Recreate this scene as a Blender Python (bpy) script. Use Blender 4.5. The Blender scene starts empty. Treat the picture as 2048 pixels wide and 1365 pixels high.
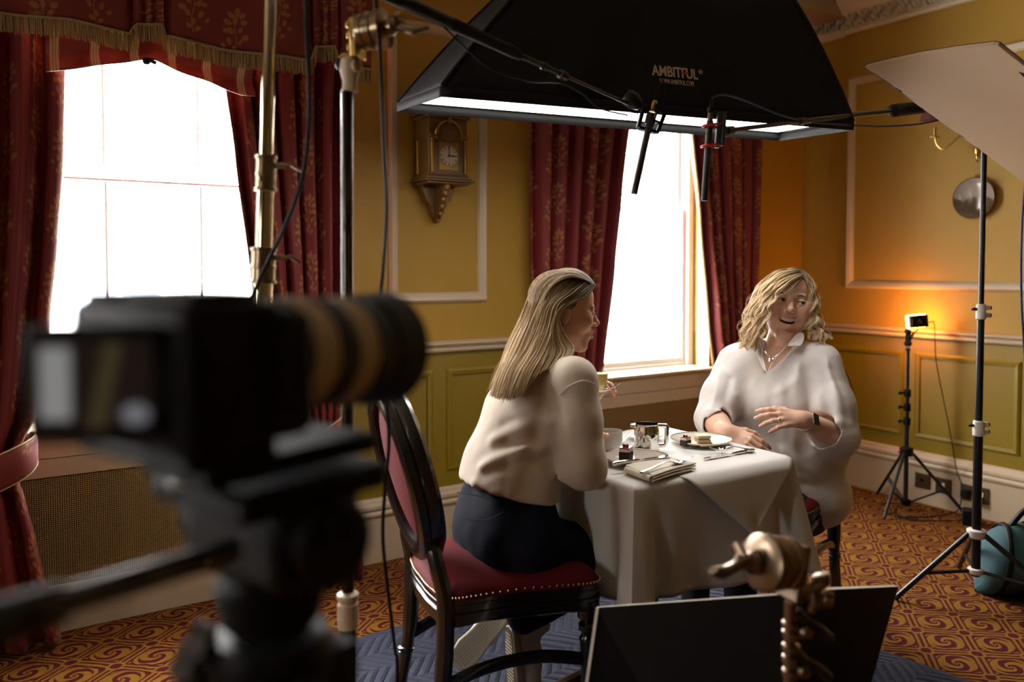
import bpy, bmesh, math, random
import numpy as np
from mathutils import Vector, Matrix, Euler
random.seed(7); np.random.seed(7)
SC = bpy.context.scene
COL = SC.collection
PI = math.pi

# ------------------------------------------------------------------ camera
FPX, CXP, CYP, YAW, PIT, CH = 1604.0, 1024.0, 592.15, 0.57352, 0.034673, 1.35
_sy, _cy = math.sin(YAW), math.cos(YAW)
RT = Vector((_cy, -_sy, 0)); FW = Vector((_sy*math.cos(PIT), _cy*math.cos(PIT), -math.sin(PIT))); UP = RT.cross(FW)
CAMP = Vector((0, 0, CH))
cam_d = bpy.data.cameras.new('camera'); cam = bpy.data.objects.new('camera', cam_d); COL.objects.link(cam)
cam.matrix_world = Matrix(((RT.x, UP.x, -FW.x, 0), (RT.y, UP.y, -FW.y, 0), (RT.z, UP.z, -FW.z, CH), (0, 0, 0, 1)))
cam_d.sensor_fit = 'HORIZONTAL'; cam_d.sensor_width = 36.0; cam_d.lens = FPX/2048*36.0
cam_d.shift_y = -(682.5-CYP)/2048
cam_d.clip_start = 0.05; cam_d.clip_end = 200
cam_d.dof.use_dof = True; cam_d.dof.focus_distance = 2.6; cam_d.dof.aperture_fstop = 1.9
SC.camera = cam
# ------------------------------------------------------------------ world, exposure
W = bpy.data.worlds.new('world'); SC.world = W; W.use_nodes = True
bg = W.node_tree.nodes['Background']; bg.inputs[0].default_value = (1.0, .985, .96, 1); bg.inputs[1].default_value = 37.0
SC.view_settings.view_transform = 'Standard'; SC.view_settings.look = 'None'
SC.view_settings.exposure = 0.22; SC.view_settings.gamma = 1.0; SC.view_settings.use_curve_mapping = False
try:
    SC.cycles.use_denoising = True; SC.cycles.denoiser = 'OPENIMAGEDENOISE'
    SC.cycles.max_bounces = 8; SC.cycles.diffuse_bounces = 5; SC.cycles.transparent_max_bounces = 12
    SC.cycles.sample_clamp_indirect = 6.0; SC.cycles.caustics_reflective = False; SC.cycles.caustics_refractive = False
except Exception: pass
# daylight portals in the three window openings (they only guide sampling of the sky)
for i, xc in enumerate((-2.0, 0.56, 3.08)):
    l = bpy.data.lights.new('window_portal', 'AREA'); l.shape = 'RECTANGLE'; l.size = 1.12; l.size_y = 1.8
    l.cycles.is_portal = True
    o = bpy.data.objects.new('window_portal', l); COL.objects.link(o); o.location = (xc, 3.72, 1.55)
    o.rotation_euler = (-PI/2, 0, 0)
l = bpy.data.lights.new('window_portal', 'AREA'); l.shape = 'RECTANGLE'; l.size = 1.2; l.size_y = .34; l.cycles.is_portal = True
o = bpy.data.objects.new('window_portal', l); COL.objects.link(o); o.location = (-4.74, .46, 1.55); o.rotation_euler = (0, -PI/2, 0)  # sampling portal for the added fill opening in the far wall
# LED lamp light (the little lamp on the right throws amber on the wall behind it)
LEDP = Vector((4.225, 2.60, 1.055))

# ------------------------------------------------------------------ helpers
def P(px, py, d):            # a point seen at pixel (px,py) at forward distance d
    return CAMP + (FW + RT*((px-CXP)/FPX) - UP*((py-CYP)/FPX))*d
def CW(lat, d, z):           # camera-aligned floor frame -> world
    f = Vector((_sy, _cy, 0)); p = RT*lat + f*d; return Vector((p.x, p.y, z))

class MB:
    def __init__(s): s.v = []; s.f = []; s.m = []; s.uv = None
    def add(s, vs, fs, mi=0):
        b = len(s.v); s.v += [tuple(v) for v in vs]
        for f in fs: s.f.append(tuple(b+i for i in f)); s.m.append(mi)
        return s
    def box(s, c, size, rot=None, mi=0):
        c = Vector(c); h = Vector(size)*.5
        vs = [Vector((x*h.x, y*h.y, z*h.z)) for x in (-1, 1) for y in (-1, 1) for z in (-1, 1)]
        if rot is not None:
            if not isinstance(rot, Matrix): rot = Euler(rot).to_matrix()
            vs = [rot @ v for v in vs]
        fs = [(0, 1, 3, 2), (4, 6, 7, 5), (0, 4, 5, 1), (2, 3, 7, 6), (0, 2, 6, 4), (1, 5, 7, 3)]
        return s.add([c+v for v in vs], fs, mi)
    def b2(s, lo, hi, mi=0):
        lo = Vector(lo); hi = Vector(hi); return s.box((lo+hi)/2, hi-lo, None, mi)
    def cyl(s, p0, p1, r0, r1=None, n=20, mi=0, cap=True):
        return s.tube([p0, p1], [r0, r0 if r1 is None else r1], n, mi, cap)
    def tube(s, pts, r, n=10, mi=0, cap=True, sq=1.0):
        pts = [Vector(p) for p in pts]; m = len(pts)
        rs = [r]*m if isinstance(r, (int, float)) else list(r)
        vs = []; fs = []; ref = None
        for i, p in enumerate(pts):
            t = (pts[min(i+1, m-1)]-pts[max(i-1, 0)])
            if t.length < 1e-9: t = Vector((0, 0, 1))
            t.normalize()
            if ref is None:
                ref = Vector((0, 0, 1)) if abs(t.z) < .9 else Vector((1, 0, 0))
            a = (ref - t*ref.dot(t))
            if a.length < 1e-6: a = t.orthogonal()
            a.normalize(); b = t.cross(a); ref = a
            for k in range(n):
                g = 2*PI*k/n; vs.append(p + a*(math.cos(g)*rs[i]*sq) + b*(math.sin(g)*rs[i]))
        for i in range(m-1):
            for k in range(n):
                k2 = (k+1) % n; fs.append((i*n+k, i*n+k2, (i+1)*n+k2, (i+1)*n+k))
        if cap:
            fs.append(tuple(reversed(range(n)))); fs.append(tuple((m-1)*n+k for k in range(n)))
        return s.add(vs, fs, mi)
    def lathe(s, prof, c=(0, 0, 0), ax=(0, 0, 1), n=32, mi=0):
        ax = Vector(ax).normalized(); a = ax.orthogonal().normalized(); b = ax.cross(a); c = Vector(c)
        vs = []; fs = []; m = len(prof)
        for r, h in prof:
            for k in range(n):
                g = 2*PI*k/n; vs.append(c + ax*h + (a*math.cos(g)+b*math.sin(g))*max(r, 1e-5))
        for i in range(m-1):
            for k in range(n):
                k2 = (k+1) % n; fs.append((i*n+k, i*n+k2, (i+1)*n+k2, (i+1)*n+k))
        fs.append(tuple(reversed(range(n)))); fs.append(tuple((m-1)*n+k for k in range(n)))
        return s.add(vs, fs, mi)
    def prism(s, poly, o, ex, ey, ez, t, mi=0):   # polygon in the ex,ey plane, thickness t along ez
        o = Vector(o); ex = Vector(ex); ey = Vector(ey); ez = Vector(ez); n = len(poly)
        vs = [o+ex*x+ey*y for x, y in poly] + [o+ex*x+ey*y+ez*t for x, y in poly]
        fs = [tuple(reversed(range(n))), tuple(range(n, 2*n))]
        for i in range(n):
            j = (i+1) % n; fs.append((i, j, n+j, n+i))
        return s.add(vs, fs, mi)
    def grid(s, fn, nu, nv, mi=0, wrap=False):
        vs = []; fs = []; w = nu if wrap else nu+1
        for j in range(nv+1):
            for i in range(w): vs.append(fn(i/nu, j/nv))
        for j in range(nv):
            for i in range(nu):
                i2 = (i+1) % w; fs.append((j*w+i, j*w+i2, (j+1)*w+i2, (j+1)*w+i))
        return s.add(vs, fs, mi)
    def sph(s, c, r, n=16, mi=0, rot=None):
        c = Vector(c); r = Vector((r, r, r)) if isinstance(r, (int, float)) else Vector(r)
        vs = []; fs = []; m = n//2
        for j in range(m+1):
            th = PI*j/m
            for i in range(n):
                g = 2*PI*i/n; v = Vector((math.sin(th)*math.cos(g)*r.x, math.sin(th)*math.sin(g)*r.y, math.cos(th)*r.z))
                if rot is not None: v = rot @ v
                vs.append(c+v)
        for j in range(m):
            for i in range(n):
                i2 = (i+1) % n; fs.append((j*n+i, (j+1)*n+i, (j+1)*n+i2, j*n+i2))
        return s.add(vs, fs, mi)
    def build(s, name, mats, parent=None, smooth=True, bevel=0, seg=2, loc=None, ang=35, sub=0, solid=0, weld=False):
        me = bpy.data.meshes.new(name); me.from_pydata(s.v, [], s.f)
        if not isinstance(mats, (list, tuple)): mats = [mats]
        for m in mats: me.materials.append(m)
        if len(mats) > 1: me.polygons.foreach_set('material_index', s.m)
        bm = bmesh.new(); bm.from_mesh(me)
        if weld: bmesh.ops.remove_doubles(bm, verts=bm.verts, dist=1e-5)
        bmesh.ops.recalc_face_normals(bm, faces=bm.faces); bm.to_mesh(me); bm.free()
        if s.uv is not None:
            ul = me.uv_layers.new(name='uv'); li = np.zeros(len(me.loops), dtype=np.int32); me.loops.foreach_get('vertex_index', li)
            ul.data.foreach_set('uv', np.array(s.uv, dtype=np.float32)[li].ravel())
        o = bpy.data.objects.new(name, me); COL.objects.link(o)
        if smooth:
            me.polygons.foreach_set('use_smooth', [True]*len(me.polygons))
            try: me.set_sharp_from_angle(angle=math.radians(ang))
            except Exception: pass
        if solid:
            m = o.modifiers.new('solid', 'SOLIDIFY'); m.thickness = solid; m.offset = 0
        if bevel:
            m = o.modifiers.new('bevel', 'BEVEL'); m.width = bevel; m.segments = seg; m.limit_method = 'ANGLE'; m.angle_limit = math.radians(40)
        if sub:
            m = o.modifiers.new('sub', 'SUBSURF'); m.levels = sub; m.render_levels = sub
        if parent is not None: put(o, parent)
        if loc is not None: o.location = loc
        return o
def put(o, parent):           # parent without moving: meshes are written in world coordinates unless the thing is local
    o.parent = parent
    if parent.type == 'EMPTY' and not parent.get('_local'): o.matrix_parent_inverse = Matrix.Translation(parent.location).inverted()
def tag(o, label, cat, group=None):
    o['label'] = label; o['category'] = cat
    if group: o['group'] = group
    return o
def thing(name, label, cat, loc=(0, 0, 0), group=None, local=False, rz=0):
    o = bpy.data.objects.new(name, None); COL.objects.link(o); o.location = loc; o.empty_display_size = .05
    if local: o['_local'] = 1; o.rotation_euler = (0, 0, rz)
    return tag(o, label, cat, group)
def struct(o): o['kind'] = 'structure'; return o
def catmull(pts, n=8):
    pts = [Vector(p) for p in pts]; out = []
    for i in range(len(pts)-1):
        p0 = pts[max(i-1, 0)]; p1 = pts[i]; p2 = pts[i+1]; p3 = pts[min(i+2, len(pts)-1)]
        for k in range(n):
            t = k/n
            out.append(.5*((2*p1)+(p2-p0)*t+(2*p0-5*p1+4*p2-p3)*t*t+(3*p1-p0-3*p2+p3)*t**3))
    out.append(pts[-1]); return out

# ------------------------------------------------------------------ materials
def M_(name, col=(.5, .5, .5), rough=.5, metal=0, spec=.5, bump=None, var=0, sheen=0, coat=0, emit=None, sub=0, trans=0):
    m = bpy.data.materials.new(name); m.use_nodes = True; nt = m.node_tree; b = nt.nodes['Principled BSDF']
    b.inputs['Base Color'].default_value = (*col, 1); b.inputs['Roughness'].default_value = rough
    b.inputs['Metallic'].default_value = metal; b.inputs['Specular IOR Level'].default_value = spec
    if sheen: b.inputs['Sheen Weight'].default_value = sheen; b.inputs['Sheen Roughness'].default_value = .4
    if coat: b.inputs['Coat Weight'].default_value = coat; b.inputs['Coat Roughness'].default_value = .08
    if emit: b.inputs['Emission Color'].default_value = (*emit[:3], 1); b.inputs['Emission Strength'].default_value = emit[3]
    if sub: b.inputs['Subsurface Weight'].default_value = sub; b.inputs['Subsurface Radius'].default_value = (.012, .005, .003); b.inputs['Subsurface Scale'].default_value = 1
    if trans: b.inputs['Transmission Weight'].default_value = trans
    tc = None
    if var or bump:
        tc = nt.nodes.new('ShaderNodeTexCoord')
    if var:
        n = nt.nodes.new('ShaderNodeTexNoise'); n.inputs['Scale'].default_value = 6; n.inputs['Detail'].default_value = 5
        nt.links.new(tc.outputs['Object'], n.inputs['Vector'])
        mx = nt.nodes.new('ShaderNodeMix'); mx.data_type = 'RGBA'
        mx.inputs[6].default_value = (*[c*(1-var) for c in col], 1); mx.inputs[7].default_value = (*[min(1, c*(1+var)) for c in col], 1)
        nt.links.new(n.outputs[0], mx.inputs[0]); nt.links.new(mx.outputs[2], b.inputs['Base Color'])
    if bump:
        n = nt.nodes.new('ShaderNodeTexNoise'); n.inputs['Scale'].default_value = bump[0]; n.inputs['Detail'].default_value = 4
        nt.links.new(tc.outputs['Object'], n.inputs['Vector'])
        bp = nt.nodes.new('ShaderNodeBump'); bp.inputs['Strength'].default_value = bump[1]; bp.inputs['Distance'].default_value = .002
        nt.links.new(n.outputs[0], bp.inputs['Height']); nt.links.new(bp.outputs[0], b.inputs['Normal'])
    return m
class NT:                     # tiny node-graph helper
    def __init__(s, m): s.nt = m.node_tree; s.b = s.nt.nodes['Principled BSDF']
    def lk(s, a, i):
        if hasattr(a, 'is_output'): s.nt.links.new(a, i)
        else: i.default_value = a
    def math(s, op, a, b=0.0, c=None):
        n = s.nt.nodes.new('ShaderNodeMath'); n.operation = op; s.lk(a, n.inputs[0]); s.lk(b, n.inputs[1])
        if c is not None: s.lk(c, n.inputs[2])
        return n.outputs[0]
    def sep(s, v):
        n = s.nt.nodes.new('ShaderNodeSeparateXYZ'); s.lk(v, n.inputs[0]); return n.outputs
    def comb(s, x, y, z=0.0):
        n = s.nt.nodes.new('ShaderNodeCombineXYZ'); s.lk(x, n.inputs[0]); s.lk(y, n.inputs[1]); s.lk(z, n.inputs[2]); return n.outputs[0]
    def tc(s, k='Object'): return s.nt.nodes.new('ShaderNodeTexCoord').outputs[k]
    def mix(s, f, a, b):
        n = s.nt.nodes.new('ShaderNodeMix'); n.data_type = 'RGBA'; s.lk(f, n.inputs[0])
        for k, v in ((6, a), (7, b)):
            if hasattr(v, 'is_output'): s.nt.links.new(v, n.inputs[k])
            else: n.inputs[k].default_value = (*v, 1)
        return n.outputs[2]
    def noise(s, v, sc, det=3, rough=.5):
        n = s.nt.nodes.new('ShaderNodeTexNoise'); n.inputs['Scale'].default_value = sc; n.inputs['Detail'].default_value = det; n.inputs['Roughness'].default_value = rough
        s.lk(v, n.inputs['Vector']); return n.outputs[0]
    def smooth(s, x, lo, hi):
        n = s.nt.nodes.new('ShaderNodeMapRange'); n.interpolation_type = 'SMOOTHSTEP'; s.lk(x, n.inputs[0]); n.inputs[1].default_value = lo; n.inputs[2].default_value = hi; return n.outputs[0]
    def bump(s, h, st=.3, dist=.003):
        n = s.nt.nodes.new('ShaderNodeBump'); n.inputs['Strength'].default_value = st; n.inputs['Distance'].default_value = dist; s.lk(h, n.inputs['Height']); s.nt.links.new(n.outputs[0], s.b.inputs['Normal'])
    def ellipse(s, v, c, r, rot):
        n = s.nt.nodes.new('ShaderNodeMapping'); n.vector_type = 'TEXTURE'; s.lk(v, n.inputs[0])
        n.inputs['Location'].default_value = (c[0], c[1], 0); n.inputs['Rotation'].default_value = (0, 0, rot); n.inputs['Scale'].default_value = (r[0], r[1], 1)
        l = s.nt.nodes.new('ShaderNodeVectorMath'); l.operation = 'LENGTH'; s.lk(n.outputs[0], l.inputs[0]); return l.outputs['Value']

mYel = M_('wall_yellow', (.345, .198, .018), .6, bump=(90, .15), var=.05)
mOlive = M_('dado_ochre', (.205, .135, .003), .42, bump=(60, .12), var=.06)
mCream = M_('cream_paint', (.48, .38, .26), .4, bump=(40, .06), var=.03)
mCeil = M_('ceiling_paint', (.34, .26, .17), .7)
mFloorDark = M_('back_wall', (.26, .16, .035), .7)
mSash = M_('white_sash', (.78, .83, .86), .35)
mBlack = M_('black_satin', (.005, .005, .005), .5, spec=.2)
mBlackM = M_('black_metal', (.008, .008, .008), .32, spec=.5)
mBlackF = M_('black_fabric', (.012, .0115, .011), .75, bump=(300, .2))
mChrome = M_('chrome', (.72, .64, .48), .09, 1)
mSteel = M_('brushed_steel', (.27, .20, .125), .28, 1)
mGreyP = M_('grey_white_collar', (.62, .58, .53), .45)
mIvory = M_('ivory_collar', (.66, .56, .42), .45)
mBrass = M_('brass', (.62, .42, .14), .25, 1)
mWhiteP = M_('white_plastic', (.8, .8, .78), .35)
mRubber = M_('rubber', (.02, .02, .02), .7)
mRedP = M_('red_plastic', (.55, .012, .015), .35)
mSilver = M_('polished_silver', (.85, .84, .82), .07, 1)
mChina = M_('white_china', (.80, .79, .75), .12, coat=.4)
# ------------------------------------------------------------------ carpet
mCarpet = M_('patterned_carpet', (.2, .1, .02), .95, spec=.1)
def carpet(m):
    g = NT(m); p = g.tc('Object'); ns = g.noise(p, 14, 2); X, Y, _ = g.sep(p)
    w1 = g.math('MULTIPLY', g.math('SUBTRACT', ns, .5), .018)
    a = g.math('DIVIDE', g.math('ADD', X, w1), .254); b = g.math('DIVIDE', g.math('ADD', Y, w1), .22)
    u = g.math('ADD', g.math('ADD', a, b), .19); v = g.math('ADD', g.math('SUBTRACT', a, b), .25)
    fu = g.math('SUBTRACT', g.math('FRACT', g.math('ADD', u, 100)), .5); fv = g.math('SUBTRACT', g.math('FRACT', g.math('ADD', v, 100)), .5)
    # cell-centre coordinates in metres
    lx = g.math('MULTIPLY', g.math('ADD', fu, fv), .127); ly = g.math('MULTIPLY', g.math('SUBTRACT', fu, fv), .11)
    r = g.math('SQRT', g.math('ADD', g.math('MULTIPLY', g.math('MULTIPLY', lx, lx), .75), g.math('MULTIPLY', g.math('MULTIPLY', ly, ly), 1.25)))
    th = g.math('ARCTAN2', ly, lx)
    sp = g.math('SINE', g.math('ADD', g.math('MULTIPLY', th, 2), g.math('MULTIPLY', g.math('LOGARITHM', g.math('ADD', r, .004), 2.718), 5.2)))
    spiral = g.smooth(sp, -.05, .25); inr = g.smooth(r, .064, .056)
    ring = g.math('MULTIPLY', g.smooth(r, .05, .054), g.smooth(r, .066, .062))
    # wavy horizontal flames outside the scroll
    wv = g.math('SINE', g.math('ADD', g.math('MULTIPLY', ly, 235), g.math('MULTIPLY', g.math('SINE', g.math('MULTIPLY', lx, 60)), 1.2)))
    flame = g.math('MULTIPLY', g.smooth(wv, .15, .45), g.smooth(r, .066, .072))
    du = g.math('SUBTRACT', .5, g.math('ABSOLUTE', fu)); dv = g.math('SUBTRACT', .5, g.math('ABSOLUTE', fv))
    # double lattice lines, opening into little diamonds where they cross
    def dbl(d, o):
        op = g.math('ADD', .06, g.math('MULTIPLY', g.smooth(o, .2, .02), .075))
        return g.smooth(g.math('ABSOLUTE', g.math('SUBTRACT', d, op)), .040, .022)
    l1 = dbl(du, dv); l2 = dbl(dv, du)
    inner = g.math('MAXIMUM', g.smooth(du, .165, .14), g.math('MULTIPLY', g.smooth(dv, .145, .12), 1))
    body = g.math('MAXIMUM', g.math('MULTIPLY', spiral, inr), g.math('MAXIMUM', flame, ring))
    body = g.math('MULTIPLY', body, g.math('SUBTRACT', 1, inner))
    gold = g.math('MAXIMUM', body, g.math('MAXIMUM', l1, g.math('MULTIPLY', l2, .9)))
    tuft = g.noise(p, 420, 2); var = g.noise(p, 5, 3)
    gcol = g.mix(tuft, (.13, .056, .006), (.27, .125, .015)); rcol = g.mix(tuft, (.035, .004, .006), (.085, .009, .013))
    c = g.mix(gold, rcol, gcol); g.nt.links.new(c, g.b.inputs['Base Color'])
    g.bump(g.math('ADD', tuft, g.math('MULTIPLY', gold, .3)), .5, .004)
carpet(mCarpet)
# ------------------------------------------------------------------ room shell
YW, XW, ZC = 3.40, 4.465, 3.12
fl = MB().b2((-4.5, -4.5, -.08), (XW+.3, YW+.35, 0)).build('floor', mCarpet, smooth=False); struct(fl)
ce = MB().b2((-4.5, -4.5, ZC), (XW+.3, YW+.35, ZC+.1)).build('ceiling', mCeil, smooth=False); struct(ce)
OPEN = [(-2.55, -1.45), (.02, 1.10), (2.55, 3.61)]
ZS, ZT = .74, 2.52
def wall_window():
    b = MB(); x = -4.5; T = .34
    spans = []
    for o in OPEN: spans.append((x, o[0], 0)); spans.append((o[0], o[1], 1)); x = o[1]
    spans.append((x, XW+.0, 0))
    for x0, x1, w in spans:
        if not w:
            b.b2((x0, YW, 0), (x1, YW+T, .955), 1); b.b2((x0, YW, .955), (x1, YW+T, ZC), 0)
        else:
            b.b2((x0, YW, 0), (x1, YW+T, ZS-.03), 1); b.b2((x0, YW, ZT), (x1, YW+T, ZC), 0)
    return struct(b.build('wall_left', [mYel, mOlive], smooth=False))
wall_window()
b = MB(); b.b2((XW, -4.5, 0), (XW+.25, YW+.34, .955), 1); b.b2((XW, -4.5, .955), (XW+.25, YW+.34, ZC), 0)
struct(b.build('wall_right', [mYel, mOlive], smooth=False))
mGlass = bpy.data.materials.new('window_glass'); mGlass.use_nodes = True
_n = mGlass.node_tree; _n.nodes.clear(); _o = _n.nodes.new('ShaderNodeOutputMaterial'); _mx = _n.nodes.new('ShaderNodeMixShader')
_t = _n.nodes.new('ShaderNodeBsdfTransparent'); _gl = _n.nodes.new('ShaderNodeBsdfGlossy'); _gl.inputs['Roughness'].default_value = .02
_mx.inputs[0].default_value = .06; _n.links.new(_t.outputs[0], _mx.inputs[1]); _n.links.new(_gl.outputs[0], _mx.inputs[2]); _n.links.new(_mx.outputs[0], _o.inputs[0])
b = MB()   # far wall with an added, unseen window that fills the faces with soft light
for lo, hi in (((-4.75, -4.5, 0), (-4.5, .3, ZC)), ((-4.75, .62, 0), (-4.5, YW+.34, ZC)), ((-4.75, .3, 0), (-4.5, .62, .95)), ((-4.75, .3, 2.15), (-4.5, .62, ZC))): b.b2(lo, hi)
struct(b.build('wall_far', mFloorDark, smooth=False))
b = MB(); b.b2((-4.66, .3, .95), (-4.60, .33, 2.15)); b.b2((-4.66, .59, .95), (-4.60, .62, 2.15)); b.b2((-4.66, .33, 1.53), (-4.60, .59, 1.56)); b.b2((-4.66, .33, .95), (-4.60, .59, .98)); b.b2((-4.66, .33, 2.12), (-4.60, .59, 2.15)); o = struct(b.build('added_fill_window', mSash, smooth=False))
g = MB(); g.b2((-4.635, .33, .98), (-4.63, .59, 2.12)); g.build('glass', bpy.data.materials['window_glass'], o, smooth=False)
struct(MB().b2((-4.75, -4.75, 0), (XW+.25, -4.5, ZC)).build('wall_back', mFloorDark, smooth=False))
# boxed beam over the window wall, cornice
struct(MB().b2((-4.5, 3.09, 2.90), (XW, YW, ZC)).build('ceiling_beam', mCeil, smooth=False))
mCorn = M_('plaster_cornice', (.60, .50, .36), .6)
def cornice_mat(m):
    g = NT(m); p = g.tc('Object'); X, Y, Z = g.sep(p)
    s = g.math('ADD', Y, X)
    band = g.math('MULTIPLY', g.smooth(Z, 2.822, 2.83), g.smooth(Z, 2.905, 2.898))
    a = g.math('MULTIPLY', s, 2*PI/.085); zz = g.math('MULTIPLY', g.math('SUBTRACT', Z, 2.863), 40)
    sw = g.math('SINE', g.math('ADD', a, g.math('MULTIPLY', g.math('SINE', g.math('MULTIPLY', zz, 1.6)), 1.5)))
    sw2 = g.math('SINE', g.math('SUBTRACT', g.math('MULTIPLY', a, 3), g.math('MULTIPLY', zz, 2.2)))
    h = g.math('MULTIPLY', g.math('ADD', sw, g.math('MULTIPLY', sw2, .6)), band)
    g.bump(h, 1.0, .012)
cornice_mat(mCorn)
def sweep_profile(name, prof, axis, a0, a1, mat, off):
    # prof: (depth from wall, z); axis 'x' runs along the window wall, 'y' along the right wall
    b = MB()
    poly = [(0, prof[0][1])]+list(prof)+[(0, prof[-1][1])]
    if axis == 'x': b.prism(poly, (a0, off, 0), (0, -1, 0), (0, 0, 1), (1, 0, 0), a1-a0)
    else: b.prism(poly, (off, a0, 0), (-1, 0, 0), (0, 0, 1), (0, 1, 0), a1-a0)
    return struct(b.build(name, mat, smooth=False, bevel=.002, seg=1))
CORN = [(.012, 2.79), (.03, 2.79), (.035, 2.81), (.026, 2.815), (.026, 2.822), (.034, 2.822), (.045, 2.90), (.06, 2.905), (.065, 2.925), (.10, 2.95), (.12, 3.0), (.15, 3.03), (.16, 3.06), (.20, 3.08), (.22, 3.119)]
sweep_profile('trim_1', CORN, 'y', -4.4, 3.09, mCorn, XW)
sweep_profile('trim_2', [(.012, 2.78), (.03, 2.785), (.04, 2.83), (.03, 2.90)], 'y', 3.09, YW, mCorn, XW)
RAIL = [(.012, .948), (.026, .95), (.032, .962), (.022, .967), (.022, .972), (.040, .982), (.046, .99), (.036, .996), (.012, 1.003)]
SKIRT = [(.022, 0), (.022, .205), (.026, .21), (.034, .222), (.034, .232), (.026, .237), (.026, .244), (.034, .25), (.034, .268), (.024, .274), (.02, .29), (.008, .297)]
sweep_profile('trim_3', RAIL, 'y', -4.4, YW, mCream, XW); sweep_profile('baseboard_right', SKIRT, 'y', -4.4, YW, mCream, XW)
k = 0
xs = [-4.4]+[q for o in OPEN for q in (o[0]-.06, o[1]+.06)]+[XW-.03]
for i in range(0, len(xs), 2):
    sweep_profile('trim_%d' % (4+i), RAIL, 'x', xs[i], xs[i+1], mCream, YW); sweep_profile('baseboard_left' if i == 2 else 'baseboard_left_%d' % i, SKIRT, 'x', xs[i], xs[i+1], mCream, YW)
def frame_mould(name, wall, a0, a1, z0, z1, w=.05, t=.022, mat=None):
    # picture-frame moulding made of mitred rectangular rings stepping outwards
    b = MB()
    steps = [(0, .35), (.012, 1), (.030, .75), (w-.008, .45), (w, 0)]
    rings = [(0, 0)]+[(d, h*t) for d, h in steps]
    vs = []; n = len(rings)
    for d, h in rings:
        for (a, z) in ((a0+d, z0+d), (a1-d, z0+d), (a1-d, z1-d), (a0+d, z1-d)):
            vs.append((a, YW-h-.0005, z) if wall == 'x' else (XW-h-.0005, a, z))
    fs = []
    for i in range(n-1):
        for k in range(4):
            k2 = (k+1) % 4; fs.append((i*4+k, i*4+k2, (i+1)*4+k2, (i+1)*4+k))
    b.add(vs, fs); return struct(b.build(name, mat or mCream, smooth=False))
frame_mould('trim_21', 'x', 1.52, 2.045, 1.185, 2.495)
frame_mould('trim_22', 'y', 1.15, 3.07, 1.225, 2.52)
for i, (wl, a0, a1) in enumerate((('x', 1.16, 1.745), ('x', 1.82, 2.40), ('y', 2.685, 3.215), ('y', 2.045, 2.615), ('y', 1.40, 1.97), ('x', 3.70, 4.38))):
    frame_mould('trim_%d' % (23+i), wl, a0, a1, .37, .865, .022, .012, mOlive)
# ------------------------------------------------------------------ windows
def window(name, x0, x1):
    y = 3.575; b = MB(); z0 = .775; zm = 1.695; z1 = ZT; f = .03
    b.b2((x0, y-.045, ZS-.03), (x0+.0495, y+.07, ZT)); b.b2((x1-.0495, y-.045, ZS-.03), (x1, y+.07, ZT)); b.b2((x0+.05, y-.044, ZT-.05), (x1-.05, y+.071, ZT)); b.b2((x0+.05, y-.03, ZS-.03), (x1-.05, y+.12, z0-.0005))
    for (za, zb, yy) in ((z0, zm+.012, y), (zm-.01, z1-.05, y+.045)):
        b.b2((x0+.05, yy-.02, za), (x0+.05+f, yy+.02, zb)); b.b2((x1-.05-f, yy-.02, za), (x1-.05, yy+.02, zb))
        b.b2((x0+.051+f, yy-.0185, za), (x1-.051-f, yy+.0185, za+(f if za < 1 else .014))); b.b2((x0+.051+f, yy-.0185, zb-(.022 if zb > 2 else .012)), (x1-.051-f, yy+.0185, zb))
        for q in (1/3, 2/3):
            xx = x0+(x1-x0)*q; b.b2((xx-.005, yy-.010, za), (xx+.005, yy+.012, zb))
    o = struct(b.build(name, mSash, smooth=False, bevel=.003, seg=1))
    g = MB(); g.b2((x0+.06, y-.003, z0), (x1-.06, y+.003, zm)); g.b2((x0+.06, y+.042, zm), (x1-.06, y+.048, ZT-.06)); g.build('glass', mGlass, o, smooth=False)
    # yellow painted window linings
    l = MB(); l.b2((x0-.002, YW+.001, ZS-.02), (x0+.003, 3.50, ZT)); l.b2((x1-.003, YW+.001, ZS-.02), (x1+.002, 3.50, ZT)); l.build('window_lining', M_('lining_paint', (.62, .50, .24), .5), o, smooth=False)
window('window_1', *OPEN[1]); window('window_2', *OPEN[2]); window('window_3', *OPEN[0])
# the pale house fronts across the street
mFac = M_('pale_stone', (.80, .80, .80), .9); mFacW = M_('dark_pane', (.18, .21, .26), .2)
def facade():
    r = thing('building', 'pale building across the street seen faintly through the left window', 'building', (0, 16, -3))
    b = MB(); b.b2((-20, 16, -6), (34, 17, 4.2)); b.b2((-20, 15.8, 3.9), (34, 17, 4.3)); b.build('wall', mFac, r, smooth=False)
    for i in range(-8, 14):
        for z in (-3.2, -.05):
            w = MB(); xx = i*2.35-.45
            for q in (-1, 1):
                w.b2((xx+q*.36-.3, 15.96, z), (xx+q*.36+.3, 16.02, z+.75)); w.b2((xx+q*.36-.3, 15.96, z+.85), (xx+q*.36+.3, 16.02, z+1.5))
            if -3 < i < 9: w.build('window', mFacW, r, smooth=False)
facade()
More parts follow.
